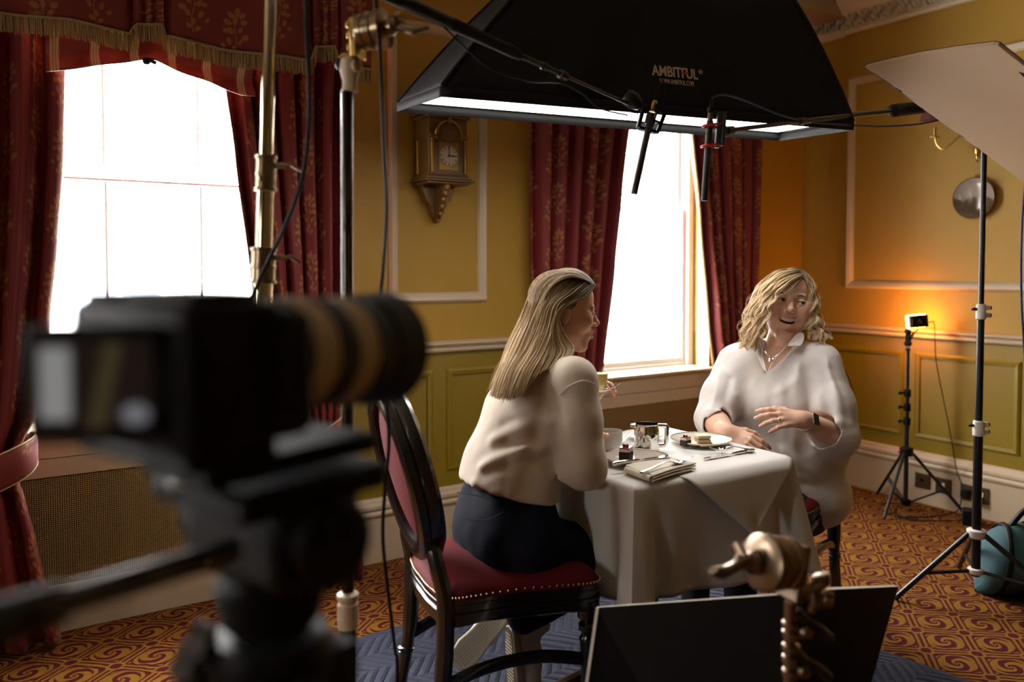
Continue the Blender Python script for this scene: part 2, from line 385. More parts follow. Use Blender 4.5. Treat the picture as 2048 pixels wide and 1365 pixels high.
# ------------------------------------------------------------------ radiator covers under the windows
mGrille = M_('brass_grille', (.25, .17, .05), .45, metal=.3)
def grille(m):
    g = NT(m); p = g.tc('Object'); X, Y, Z = g.sep(p)
    a = g.math('MULTIPLY', g.math('ADD', X, Z), PI/.0075); c = g.math('MULTIPLY', g.math('SUBTRACT', X, Z), PI/.0075)
    h = g.math('MULTIPLY', g.math('SINE', a), g.math('SINE', c)); f = g.smooth(h, -.1, .35)
    col = g.mix(f, (.33, .22, .07), (.035, .022, .01)); g.nt.links.new(col, g.b.inputs['Base Color']); g.bump(h, .4, .003)
grille(mGrille)
def radcover(x0, x1, label):
    y = 3.37; r = thing('radiator_cover', label, 'radiator cover', ((x0+x1)/2, y, 0), 'radiator covers under the windows')
    b = MB(); b.b2((x0-.02, y-.022, .738), (x1+.02, YW+.001, .757)); b.b2((x0+.012, YW, .738), (x1-.012, 3.555, .757)); b.build('sill_board', mCream, r, bevel=.006, smooth=False)
    b = MB(); b.b2((x0, y-.002, .652), (x1, YW-.001, .737)); b.b2((x0, y, .582), (x1, YW-.001, .6495)); b.build('fascia_board', mCream, r, bevel=.0015, seg=1, smooth=False)
    b = MB(); b.b2((x0+.0, y+.008, .176), (x1, YW-.001, .5815)); b.build('grille', mGrille, r, smooth=False)
    b = MB(); b.b2((x0, y-.012, .155), (x1, YW-.001, .176)); b.b2((x0, y-.006, 0), (x1, YW-.001, .1545)); b.build('plinth_board', mCream, r, bevel=.002, seg=1, smooth=False)
    v = MB(); v.b2((x0+.3, 3.44, .7565), (x1-.25, 3.5, .7575)); v.build('sill_vent', mGrille, r, smooth=False)
radcover(.0, 1.12, 'cream radiator cover with mesh grille under the left window behind the camera')
radcover(2.50, 3.62, 'cream radiator cover with mesh grille behind the table under the right window')
# ------------------------------------------------------------------ curtains
mDam = M_('red_damask', (.2, .02, .02), .65, sheen=.08)
def damask(m):
    g = NT(m); uv = g.tc('UV'); U, V, _ = g.sep(uv)
    nz = g.noise(uv, 5, 2); wob = g.math('MULTIPLY', g.math('SUBTRACT', nz, .5), .05)
    u = g.math('ADD', g.math('DIVIDE', g.math('ADD', U, wob), .155), 50.3); col = g.math('FLOOR', u); fu = g.math('SUBTRACT', g.math('FRACT', u), .5)
    odd = g.math('MODULO', col, 2.0); hs = g.math('FRACT', g.math('MULTIPLY', col, .381))
    v = g.math('ADD', g.math('DIVIDE', V, .235), g.math('ADD', g.math('MULTIPLY', odd, .5), g.math('MULTIPLY', hs, .35))); fv = g.math('SUBTRACT', g.math('FRACT', v), .5)
    flip = g.math('SUBTRACT', g.math('MULTIPLY', odd, 2), 1)
    lx = g.math('MULTIPLY', g.math('MULTIPLY', fu, .155), flip); ly = g.math('MULTIPLY', fv, .235)
    p = g.comb(lx, ly)
    leaves = [(-.002, .075, .010, .017, .1), (-.020, .066, .009, .015, .9), (.018, .064, .009, .016, -.8), (-.028, .044, .010, .014, 1.3), (.028, .040, .010, .015, -1.2), (.004, .046, .008, .013, .2),
              (-.016, .020, .008, .013, .7), (.018, .014, .009, .014, -.9), (.035, .012, .008, .012, -1.5), (-.036, -.004, .010, .015, 1.2), (-.020, -.020, .008, .012, .5), (.022, -.020, .009, .014, -.6), (.002, -.045, .007, .012, 0), (-.014, -.06, .008, .011, .8), (.016, -.066, .008, .011, -.8), (.045, -.035, .007, .011, -1.0)]
    mn = None
    for c in leaves:
        e = g.ellipse(p, c[:2], c[2:4], c[4]); mn = e if mn is None else g.math('MINIMUM', mn, e)
    lf = g.smooth(mn, 1.1, .75)
    vein = g.math('SUBTRACT', 1, g.math('MULTIPLY', g.smooth(g.math('ABSOLUTE', g.math('SINE', g.math('MULTIPLY', g.math('ADD', lx, ly), 700))), .35, .1), .5))
    st = g.math('ABSOLUTE', g.math('SUBTRACT', lx, g.math('MULTIPLY', g.math('SINE', g.math('MULTIPLY', ly, 45)), .006)))
    stem = g.math('MULTIPLY', g.smooth(st, .0026, .0012), g.smooth(g.math('ABSOLUTE', ly), .085, .075))
    mk = g.math('MULTIPLY', g.math('MAXIMUM', g.math('MULTIPLY', lf, vein), stem), g.math('ADD', .55, g.math('MULTIPLY', g.noise(uv, 30, 2), .6)))
    weave = g.noise(uv, 260, 2)
    red = g.mix(weave, (.105, .0045, .0045), (.185, .009, .007))
    c = g.mix(g.math('MINIMUM', mk, 1.0), red, (.27, .11, .022)); g.nt.links.new(c, g.b.inputs['Base Color']); g.bump(weave, .15, .002)
damask(mDam)
mFringe = M_('gold_fringe', (.27, .18, .075), .7, bump=(200, .3))
mEdge = M_('gold_edging', (.45, .33, .15), .7)
mStripe = M_('striped_silk', (.3, .03, .02), .5, sheen=.2)
def stripes(m):
    g = NT(m); U, V, _ = g.sep(g.tc('UV')); f = g.math('FRACT', g.math('DIVIDE', U, .125))
    a = g.smooth(g.math('ABSOLUTE', g.math('SUBTRACT', f, .5)), .13, .11); b = g.smooth(g.math('ABSOLUTE', g.math('SUBTRACT', g.math('FRACT', g.math('MULTIPLY', f, 14)), .5)), .2, .28)
    c = g.mix(g.math('MULTIPLY', a, g.math('ADD', .45, g.math('MULTIPLY', b, .55))), (.22, .018, .014), (.55, .44, .26)); g.nt.links.new(c, g.b.inputs['Base Color'])
stripes(mStripe)
def interp(keys, z):          # keys: (z, a, b) descending z
    if z >= keys[0][0]: return keys[0][1:]
    for k0, k1 in zip(keys, keys[1:]):
        if k1[0] <= z <= k0[0]:
            t = (k0[0]-z)/(k0[0]-k1[0]); t = t*t*(3-2*t)*.35+t*.65
            return tuple(a+(b-a)*t for a, b in zip(k0[1:], k1[1:]))
    return keys[-1][1:]
def curtain(label, keys, Y, nf, amp, seed, cloth=1.3, edge=None, grp='red damask curtains'):
    rnd = random.Random(seed); z0, z1 = keys[-1][0], keys[0][0]
    ph = [rnd.uniform(-.5, .5) for _ in range(nf*2+4)]
    r = thing('curtain', label, 'curtain', ((keys[-1][1]+keys[-1][2])/2, Y, 0), grp)
    uv = []
    def yoff(u, z):
        k = u*nf; i = int(k); w = k+.35*math.sin(2*PI*k+ph[i % len(ph)])*.3
        s = math.sin(2*PI*(u*nf)+ph[(i) % 3]*.6+.4*math.sin(z*1.7+ph[1]*6))
        s2 = math.sin(2*PI*u*nf*2.1+ph[2]*5+z*.8)*.28
        return (math.copysign(abs(s)**.8, s)+s2)
    def fn(u, v):
        z = z1+(z0-z1)*v; xl, xr = interp(keys, z)[:2]; uv.append((u*cloth, z))
        wid = abs(xr-xl); a = amp*min(1.0, .35+wid/.5)
        bulge = interp(keys, z)[2] if len(keys[0]) > 3 else 0
        x = xl+(xr-xl)*(u+.018*math.sin(2*PI*u*nf+1.2+ph[0])*math.sin(PI*u))
        return (x, Y-bulge*math.sin(PI*min(max(u, 0), 1))+a*yoff(u, z), z)
    b = MB(); b.grid(fn, nf*14, 60); b.uv = uv
    b.build('drape', mDam, r, solid=.004, ang=180)
    if edge is not None:
        e = MB(); pts = []
        for j in range(61):
            q = fn(1.0 if edge == 'r' else 0.0, j/60); pts.append((q[0], q[1]-.004, q[2]))
        e.tube(pts, .007, 6); 
        rr = random.Random(3)
        for j in range(0, 240):
            q = fn(1.0 if edge == 'r' else 0.0, j/240); sg = 1 if edge == 'r' else -1
            e.tube([(q[0], q[1]-.004, q[2]), (q[0]+sg*rr.uniform(.010, .017), q[1]-.004+rr.uniform(-.006, .006), q[2]-rr.uniform(.004, .014))], .0022, 4, cap=False)
        e.build('tassel_edging', mEdge, r)
    return r
YC = 3.24
c1 = curtain('red damask curtain left of the left window, gathered low by a tieback', [(2.30, -.40, .232), (2.05, -.40, .226), (1.75, -.40, .216), (1.42, -.40, .190), (1.17, -.40, .164), (.85, -.36, .12), (.72, -.28, .062), (.64, -.26, .05), (.55, -.30, .075), (.40, -.36, .105), (.02, -.42, .178)], YC, 6, .035, 2)
c2 = curtain('red damask curtain between the left window and the wall clock', [(2.30, .735, 1.31), (2.10, .762, 1.28), (1.80, .80, 1.262), (1.28, .862, 1.25), (.95, .94, 1.24), (.74, 1.03, 1.22), (.64, 1.06, 1.20), (.50, 1.03, 1.25), (.02, .95, 1.33)], YC, 6, .035, 5)
c3 = curtain('red damask curtain left of the right window, behind the woman in cream', [(2.62, 2.245, 2.92), (2.14, 2.25, 2.878), (1.74, 2.255, 2.822), (1.37, 2.26, 2.772), (.83, 2.30, 2.69), (.66, 2.34, 2.60), (.45, 2.32, 2.62), (.02, 2.27, 2.68)], 3.30, 6, .04, 9, edge='r')
c4 = curtain('red damask curtain right of the right window, behind the woman in white', [(2.62, 3.26, 3.92), (2.15, 3.335, 3.905), (1.6, 3.42, 3.90), (1.05, 3.51, 3.89), (.72, 3.57, 3.86), (.62, 3.585, 3.84), (.40, 3.56, 3.88), (.02, 3.52, 3.92)], 3.30, 6, .036, 12, edge='l')
def tieback(label, pts, w):
    r = thing('curtain_tieback', label, 'tieback', pts[len(pts)//2])
    pp = catmull(pts, 10); uv = []
    def fn(u, v):
        k = u*(len(pp)-1); i = min(int(k), len(pp)-2); q = pp[i].lerp(pp[i+1], k-i); uv.append((u*.7, v*w+.3))
        d = .012*math.sin(PI*v); t = u-.5
        return (q.x, q.y-d, q.z+(v-.5)*w*(1-.5*abs(2*t)**3))
    b = MB(); b.grid(fn, 40, 8); b.uv = uv; b.build('band', mDam, r, solid=.006, ang=180)
    for s in (0, 1):
        b = MB(); b.tube([Vector(fn(i/40, s)) for i in range(41)], .0045, 6); b.build('piping', mEdge, r)
tieback('red damask tieback around the curtain at the left edge', [(-.42, 3.36, .80), (-.35, 3.17, .70), (-.20, 3.14, .655), (-.05, 3.14, .655), (.065, 3.17, .69), (.115, 3.25, .715), (.10, 3.33, .73)], .12)
tieback('red damask tieback around the curtain beside the ochre panelling', [(.985, 3.33, .68), (.99, 3.20, .60), (1.06, 3.165, .60), (1.15, 3.165, .64), (1.235, 3.2, .69), (1.29, 3.30, .74)], .11)
# ------------------------------------------------------------------ valance of the left window
def valance():
    r = thing('valance', 'red damask valance with long gold fringe over the left window', 'valance', (.45, 3.1, 2.3))
    y0 = 3.075
    # bottom line of the cloth (x, z) with little box pleats
    line = [(-.45, 2.165), (.03, 2.165), (.22, 2.172), (.33, 2.164), (.415, 2.160), (.43, 2.196), (.512, 2.205), (.522, 2.168), (.60, 2.158), (.75, 2.15), (.88, 2.150), (1.03, 2.156), (1.06, 2.16), (1.075, 2.214), (1.15, 2.226), (1.165, 2.185), (1.235, 2.150), (1.30, 2.152)]
    def yb(x):
        p = 0
        for c, w in ((.47, .05), (1.115, .048)): p += .035*math.exp(-((x-c)/w)**4)
        return y0+.012*math.sin(x*19)+p
    xs = np.linspace(-.45, 1.30, 141); lx = [a for a, _ in line]; lz = [c for _, c in line]; uv = []
    def fn(u, v):
        x = -.45+1.75*u; zb = min(2.168, float(np.interp(x, lx, lz))); z = 2.75+(zb-2.75)*v; uv.append((u*1.75+.05, z*.9))
        sw = .02*math.sin(v*PI)*math.sin(x*11)
        return (x, yb(x)-sw-.02*v*(1-v), z)
    b = MB(); b.grid(fn, 140, 24); b.uv = uv; b.build('cloth', mDam, r, solid=.004, ang=180)
    for (xa, xb) in ((.425, .517), (1.066, 1.158)):
        uv2 = []; 
        def fp(u, v, xa=xa, xb=xb):
            x = xa+(xb-xa)*u; zb = float(np.interp((xa+xb)/2, lx, lz)); uv2.append((x, v)); return (x, yb(x)-.022-.016*math.sin(PI*u*2.5)**2, 2.75+(zb-2.75)*v)
        b = MB(); b.grid(fp, 20, 8); b.uv = uv2; b.build('pleat', mDam, r, solid=.003, ang=180)
    h = MB(); pts = [(x, yb(x)-.008-(.028 if .425 < x < .517 or 1.066 < x < 1.158 else 0), float(np.interp(x, lx, lz))+.002) for x in xs]; h.tube(pts, .006, 6)
    rr = random.Random(5); n = 520
    for i in range(n):
        x = -.45+1.75*i/n; z = float(np.interp(x, lx, lz)); pl = (.425 < x < .517 or 1.066 < x < 1.158)
        L = rr.uniform(.052, .062); y = yb(x)-.008-(.028 if pl else 0)+rr.uniform(-.004, .004); dx = rr.uniform(-.004, .004)
        h.tube([(x, y, z), (x+dx*.4, y, z-L*.5), (x+dx, y-.002, z-L)], [.0022, .0024, .0018], 4, cap=False)
    h.build('fringe', mFringe, r)
    # gathered striped lining hanging under the valance
    uv3 = []
    def fl_(u, v):
        x = .16+.70*u; t = abs(u-.46)/.54; top = 2.20; zb = 2.095-.085*min(1, t*1.15)**1.1; uv3.append((x*1.0, v*.2))
        pin = math.exp(-((u-.46)/.10)**2)
        return (x, 3.165-.02*math.sin(v*PI*(2.2))-.03*pin*v+.008*math.sin(u*25+v*5), top+(zb-top)*v)
    b = MB(); b.grid(fl_, 60, 16); b.uv = uv3; b.build('striped_lining', mStripe, r, solid=.003, ang=180)
    b = MB(); b.box((.487, 3.115, 2.085), (.03, .012, .012), (0, .35, 0)); b.sph((.468, 3.11, 2.082), .014, 10); b.build('lining_tie', mBlack, r)
valance()
# ------------------------------------------------------------------ wall clock
mGilt = M_('dark_gilt_wood', (.115, .058, .014), .38, metal=.35, bump=(40, .3), var=.4)
mGilt2 = M_('gilt', (.25, .135, .03), .36, metal=.8, var=.25)
mDial = M_('cream_dial', (.36, .29, .21), .45)
def clock():
    xc, yb_, yf = 1.745, YW-.024, 3.235
    r = thing('wall_clock', 'gilt bracket clock with arched hood on the yellow wall showing three', 'clock', (xc, yb_, 1.75))
    w = .098
    def tier(b, hw, z0, z1, dy=0): b.b2((xc-hw, yf-dy, z0), (xc+hw, yb_, z1))
    b = MB(); tier(b, w, 1.772, 2.03); b.build('case', mGilt, r, bevel=.004)
    b = MB(); tier(b, w+.012, 2.03, 2.045, .012); tier(b, w+.022, 2.045, 2.062, .022); tier(b, w+.016, 2.062, 2.072, .016); tier(b, w+.032, 2.072, 2.098, .032); b.build('hood', mGilt, r, bevel=.005)
    b = MB(); tier(b, w+.006, 1.766, 1.774, .006); tier(b, w+.018, 1.752, 1.766, .018); tier(b, w+.028, 1.742, 1.752, .028); tier(b, w+.012, 1.732, 1.742, .012); b.build('base_moulding', mGilt, r, bevel=.003)
    # arch moulding
    b = MB(); pts = [(xc-.064, yf-.006, 1.93)]+[(xc-.064*math.cos(a), yf-.006, 1.955+.062*math.sin(a)) for a in np.linspace(0, PI, 17)]+[(xc+.064, yf-.006, 1.93)]
    b.tube(pts, .007, 8); b.box((xc, yf-.01, 2.018), (.018, .02, .026)); b.box((xc-.08, yf-.008, 1.945), (.034, .02, .012)); b.box((xc+.08, yf-.008, 1.945), (.034, .02, .012)); b.build('arch_moulding', mGilt2, r)
    for s in (-1, 1):
        b = MB(); b.lathe([(.009, 0), (.009, .008), (.006, .012), (.0075, .06), (.006, .142), (.009, .146), (.009, .152)], (xc+s*.085, yf-.006, 1.782), n=12); b.build('column', mGilt2, r)
        b = MB(); b.lathe([(.009, 0), (.009, .008), (.006, .012), (.0075, .06), (.006, .142), (.009, .146), (.009, .152)], (xc+s*(w+.001), yb_-.03, 1.782), n=12); b.build('column', mGilt2, r)
    # door recess, dial
    b = MB(); b.prism([(-.054, 1.79), (.054, 1.79), (.054, 1.955)]+[(.054*math.cos(a), 1.955+.050*math.sin(a)) for a in np.linspace(.1, PI-.1, 13)]+[(-.054, 1.955)], (xc, yf+.001, 0), (1, 0, 0), (0, 0, 1), (0, -1, 0), .004); d = b.build('dial_plate', mGilt, r, smooth=False)
    b = MB(); b.b2((xc-.049, yf-.0055, 1.795), (xc+.049, yf-.003, 1.922)); b.build('corner_plate', mGilt2, d, smooth=False)
    b = MB(); b.lathe([(.0465, 0), (.0465, .002), (.0, .0022)], (xc, yf-.0055, 1.859), (0, -1, 0), 40); b.build('chapter_disc', mDial, d)
    mk = MB(); 
    for i in range(12):
        a = PI/2-i*PI/6; c = Vector((xc+.037*math.cos(a), yf-.0079, 1.859+.037*math.sin(a)))
        nb = (3, 1, 2, 3, 2, 1, 2, 3, 4, 2, 1, 2)[i]
        for k in range(nb):
            o = (k-(nb-1)/2)*.0030; tdir = Vector((-math.sin(a), 0, math.cos(a)))
            mk.box(c+tdir*o, (.0125, .0008, .0014), (0, -a, 0))
    mk.tube([(xc+.0445*math.cos(t), yf-.0078, 1.859+.0445*math.sin(t)) for t in np.linspace(0, 2*PI, 49)], .0005, 4)
    mk.build('numerals', mBlack, d, smooth=False)
    b = MB(); b.box((xc+.001, yf-.0095, 1.880), (.003, .001, .044)); b.sph((xc, yf-.0095, 1.859), .005, 10); b.build('minute_hand', mBlack, d)
    b = MB(); b.box((xc+.017, yf-.0090, 1.8585), (.034, .001, .004)); b.sph((xc+.02, yf-.009, 1.8585), (.005, .001, .005), 10); b.build('hour_hand', mBlack, d)
    b = MB(); b.lathe([(.034, 0), (.034, .003), (.03, .004)], (xc, yf-.004, 1.957), (0, -1, 0), 28); b.box((xc, yf-.008, 1.94), (.07, .004, .008)); b.sph((xc, yf-.012, 1.957), (.007, .006, .012), 10); b.build('lunette', mGilt, d)
    # bracket: scrolled back board with central acanthus
    prof = [(.085, 1.733), (.083, 1.715), (.072, 1.69), (.066, 1.668), (.048, 1.652), (.046, 1.642), (.034, 1.636), (.030, 1.615), (.024, 1.598), (.016, 1.592), (.013, 1.572), (.004, 1.560)]
    b = MB(); b.prism([(x, z) for x, z in prof]+[(-x, z) for x, z in reversed(prof)], (xc, yb_-.045, 0), (1, 0, 0), (0, 0, 1), (0, 1, 0), .044); b.build('bracket', mGilt, r, bevel=.003)
    b = MB(); pr = [(0, 1.733), (.105, 1.733), (.10, 1.71), (.082, 1.69), (.062, 1.66), (.05, 1.63), (.03, 1.60), (0, 1.575)]
    b.prism(pr, (xc-.02, yb_-.045, 0), (0, -1, 0), (0, 0, 1), (1, 0, 0), .028); b.build('bracket_spur', mGilt, r, bevel=.004)
    b = MB()
    for k, (d_, z) in enumerate(((.112, 1.72), (.092, 1.695), (.074, 1.665), (.06, 1.635), (.04, 1.602))): b.sph((xc-.006, yb_-.043-d_+.006, z), (.014-.001*k, .008, .016-.001*k), 10)
    b.build('gilt_leaf', mGilt2, r)
clock()
# ------------------------------------------------------------------ decorative plate, brass sconce, sockets on the right wall
mPlate = M_('painted_plate', (.2, .2, .2), .15, coat=.6)
def plate_mat(m):
    g = NT(m); p = g.tc('Object'); X, Y, Z = g.sep(p); n = g.noise(p, 14, 4); n2 = g.noise(p, 40, 4)
    sky = g.mix(n, (.16, .15, .15), (.40, .37, .33)); gr = g.mix(n2, (.012, .009, .007), (.13, .085, .05))
    f = g.smooth(g.math('ADD', Z, g.math('MULTIPLY', g.math('SUBTRACT', n, .5), .16)), 1.735, 1.715)
    g.nt.links.new(g.mix(f, sky, gr), g.b.inputs['Base Color'])
plate_mat(mPlate)
r = thing('decorative_plate', 'round painted landscape plate with gold rim hung on the right wall', 'plate', (XW, 2.29, 1.73))
b = MB(); b.lathe([(.0, .012), (.075, .013), (.085, .018), (.108, .028), (.110, .026), (.09, .012), (.05, .0), (.0, .0)], (XW-.004, 2.29, 1.725), (-1, 0, 0), 48); b.build('dish', mPlate, r)
b = MB(); b.tube([(XW-.031, 2.29+.1095*math.cos(t), 1.725+.1095*math.sin(t)) for t in np.linspace(0, 2*PI, 61)], .0028, 6); b.build('gold_rim', mGilt2, r)
b = MB(); b.tube([(XW-.008, 2.29, 1.832), (XW-.012, 2.29, 1.85), (XW-.003, 2.29, 1.852)], .0025, 6); b.build('hanger', mBrass, r)
r = thing('wall_sconce', 'brass wall sconce with curved arm half hidden by the reflector board', 'wall light', (XW, 2.28, 2.0))
b = MB(); b.lathe([(.0, .03), (.012, .028), (.03, .012), (.034, .0)], (XW, 2.28, 2.02), (-1, 0, 0), 20); b.sph((XW-.02, 2.28, 1.985), (.016, .02, .03), 12); b.sph((XW-.02, 2.28, 1.95), (.008, .010, .016), 10); b.sph((XW-.018, 2.28, 1.925), .008, 8); b.build('back_plate', mBrass, r)
for s in (-1, 1):
    b = MB(); b.tube(catmull([(XW-.03, 2.28, 2.03), (XW-.09, 2.28+s*.05, 2.06), (XW-.12, 2.28+s*.09, 2.02), (XW-.125, 2.28+s*.13, 1.995), (XW-.125, 2.28+s*.165, 2.03), (XW-.125, 2.28+s*.175, 2.09)], 8), .0045, 8); a = b.build('arm', mBrass, r)
    b = MB(); b.lathe([(.0, .0), (.03, .003), (.032, .007), (.01, .008), (.009, .06), (0, .06)], (XW-.125, 2.28+s*.175, 2.06), n=20); b.build('candle_cup', mBrass, a)
    b = MB(); b.lathe([(.062, 0), (.034, .085)], (XW-.125, 2.28+s*.19, 2.165), n=28); b.build('shade', M_('burgundy_shade', (.10, .02, .03), .7), a, solid=.002)
def socket(y, z, label, w=.088, kind=0):
    r = thing('wall_socket', label, 'socket', (XW-.024, y, z), None)
    b = MB(); b.b2((XW-.0305, y-w/2, z-.043), (XW-.022, y+w/2, z+.043)); b.build('plate', M_('brass_plate', (.16, .11, .06), .3, .8), r, bevel=.002)
    if kind == 0: b = MB(); b.lathe([(.009, 0), (.009, .004), (.004, .0045)], (XW-.0305, y, z+.004), (-1, 0, 0), 16); b.build('aerial_jack', mBlack, r)
    else: b = MB(); b.box((XW-.032, y-.002 if kind == 1 else y-.04, z+.004), (.006, .016, .024)); b.build('switch', mWhiteP, r, bevel=.001)
socket(2.545, .135, 'brass aerial socket in the skirting behind the lamp stand')
socket(2.425, .132, 'brass fused switch plate in the skirting, middle of the three', kind=1)
socket(2.255, .128, 'double brass power socket in the skirting with two plugs in it', .15, 2)
r = thing('plug', 'black power plug in the double wall socket', 'plug', (XW-.05, 2.295, .125)); b = MB(); b.box((XW-.048, 2.295, .125), (.034, .042, .042)); b.build('plug_body', mBlack, r, bevel=.006)
r = thing('plug', 'white power plug in the double wall socket', 'plug', (XW-.05, 2.23, .105)); b = MB(); b.box((XW-.048, 2.23, .105), (.034, .042, .036)); b.build('plug_body', mWhiteP, r, bevel=.006)
# ------------------------------------------------------------------ softbox over the table
mDiff = M_('lit_diffuser', (.9, .9, .9), .6, emit=(1.0, .975, .94, 5.2))
mDiff.node_tree.nodes['Principled BSDF'].inputs['Specular IOR Level'].default_value = 0
mPrint = M_('pale_print', (.55, .42, .28), .6); mPrintR = M_('red_print', (.6, .01, .02), .6)
mSoft = M_('softbox_fabric', (.007, .0065, .006), .75, spec=.25, bump=(25, .35))
def softbox():
    NL, NR, FL, FR = P(885, 172, 2.20), P(1705, 243, 2.74), P(797, 206, 2.78), P(1558, 267, 3.30)
    c = (NL+NR+FL+FR)/4; e1 = ((NR-NL)+(FR-FL))/2; e2 = ((FL-NL)+(FR-NR))/2; n = e1.cross(e2).normalized()
    if n.z < 0: n = -n
    r = thing('softbox', 'big black softbox with lit white diffuser hanging over the table', 'softbox', c)
    H = .68; u1 = e1.normalized(); u2 = (e2-u1*e2.dot(u1)).normalized()
    def q(s):  # perimeter, s in 0..4 : near edge, right edge, far edge, left edge
        k = int(s) % 4; t = s-int(s); A = (NL, NR, FR, FL); return A[k].lerp(A[(k+1) % 4], t)
    def surf(s, t):
        p = q(s); d = p-c; k = s-int(s); sag = .05*math.sin(PI*k)*math.sin(PI*t)
        a = t**1.0; ring = .06/d.length
        hor = (1-t)**.60; f = hor*(1-ring)+ring
        return c+d*f*(1-sag)+n*(H*t-sag*.3)+e1*(.06*t)
    b = MB(); ns = 96
    b.grid(lambda u, v: surf(u*4*.999999, v), ns, 22, wrap=True)
    b.build('fabric_shell', mSoft, r, solid=.004, ang=60)
    b = MB()   # black lip below the diffuser
    def lip(u, v): p = q(u*4*.99999); return p-n*.030*v+(p-c).normalized()*.004
    b.grid(lip, ns, 1, wrap=True); b.build('rim', mSoft, r, solid=.005)
    b = MB(); b.grid(lambda u, v: c+(NL.lerp(NR, u).lerp(FL.lerp(FR, u), v)-c)*.985+n*.004, 12, 8); b.build('diffuser', mDiff, r, smooth=False)
    b = MB(); b.lathe([(.085, 0), (.085, .03), (.06, .035), (.06, .22), (.045, .24), (0, .24)], c+e1*.06+n*(H-.01), n, 28); b.build('lamp_head', mBlackM, r)
    for k in range(4):
        b = MB(); b.tube([surf(k+.0001, t)+(surf(k+.0001, t)-c).normalized()*.003 for t in np.linspace(0, .95, 14)], .006, 6); b.build('rod_sleeve', mSoft, r)
    # printed wordmark on the face towards us
    def hit(px, py):
        best = None
        for i in range(60):
            for j in range(60):
                s, t = .1+.8*i/59, .02+.6*j/59; p = surf(s, t); v = p-CAMP; dd = v.dot(FW); x = CXP+FPX*v.dot(RT)/dd; y = CYP-FPX*v.dot(UP)/dd
                e = (x-px)**2+(y-py)**2
                if best is None or e < best[0]: best = (e, p, s, t)
        return best
    A = hit(1297, 139)[1]; B = hit(1397, 153)[1]; Cc = hit(1349, 118)[1]; ex = (B-A).normalized(); D = (A+B)/2; ey = (Cc-D); ey = (ey-ex*ey.dot(ex)).normalized(); ez = ex.cross(ey)
    M0 = Matrix(((ex.x, ey.x, ez.x, 0), (ex.y, ey.y, ez.y, 0), (ex.z, ey.z, ez.z, 0), (0, 0, 0, 1)))
    def text(nm, body, size, off, mat, wid=None, bold=0, al='LEFT'):
        cu = bpy.data.curves.new(nm, 'FONT'); cu.body = body; cu.size = size; cu.align_x = al; cu.offset = bold; cu.materials.append(mat); cu.extrude = .0006; cu.resolution_u = 3
        o = bpy.data.objects.new(nm, cu); COL.objects.link(o); dg = bpy.context.evaluated_depsgraph_get(); me = bpy.data.meshes.new_from_object(o.evaluated_get(dg)); bpy.data.objects.remove(o)
        xx = [v.co.x for v in me.vertices]; sx = wid/(max(xx)-min(xx)) if wid else 1
        M = M0.copy(); M.translation = off; me.transform(M @ Matrix.Diagonal((sx, 1, 1, 1))); o = bpy.data.objects.new(nm, me); COL.objects.link(o); put(o, r); return o
    L = (B-A).length; hgt = L*.185
    o0 = A-ey*hgt*.55+ez*.012
    text('wordmark', 'AMBITFUL', hgt*1.40, o0, mPrint, L*.94, hgt*.030)
    text('registered_mark', '\u00ae', hgt*.62, o0+ex*(L*.955)+ey*hgt*.55, mPrint)
    text('web_address', 'WWW.AMBITFUL.COM', hgt*.66, o0+ex*(L*.13)-ey*hgt*.72, mPrint, L*.70)
    b = MB(); pb = o0+ex*(L*.60)+ey*hgt*.40+ez*.001; b.prism([(0, 0), (L*.115, 0), (L*.115, hgt*.17), (0, hgt*.17)], pb, ex, ey, ez, .0012); b.build('red_bar', mPrintR, r, smooth=False)
    return c+e1*.06, n, H
SBc, SBn, SBH = softbox()
# ------------------------------------------------------------------ stands
def vpole(px_top, py_top, px_bot, py_bot, d):       # axis points of a stand pole at forward distance d
    return P(px_top, py_top, d), P(px_bot, py_bot, d)
def t_lever(b, p, dr, L, r=.006):                   # little cranked clamp lever
    dr = Vector(dr).normalized(); s = Vector((0, 0, 1))
    b.tube([p, p+dr*.012, p+dr*L*.5+s*L*.12, p+dr*L-s*L*.10], [r*1.2, r*1.25, r, r*.8], 8)
def lerpz(a, b, z): t = (z-a.z)/(b.z-a.z); return a.lerp(b, t)
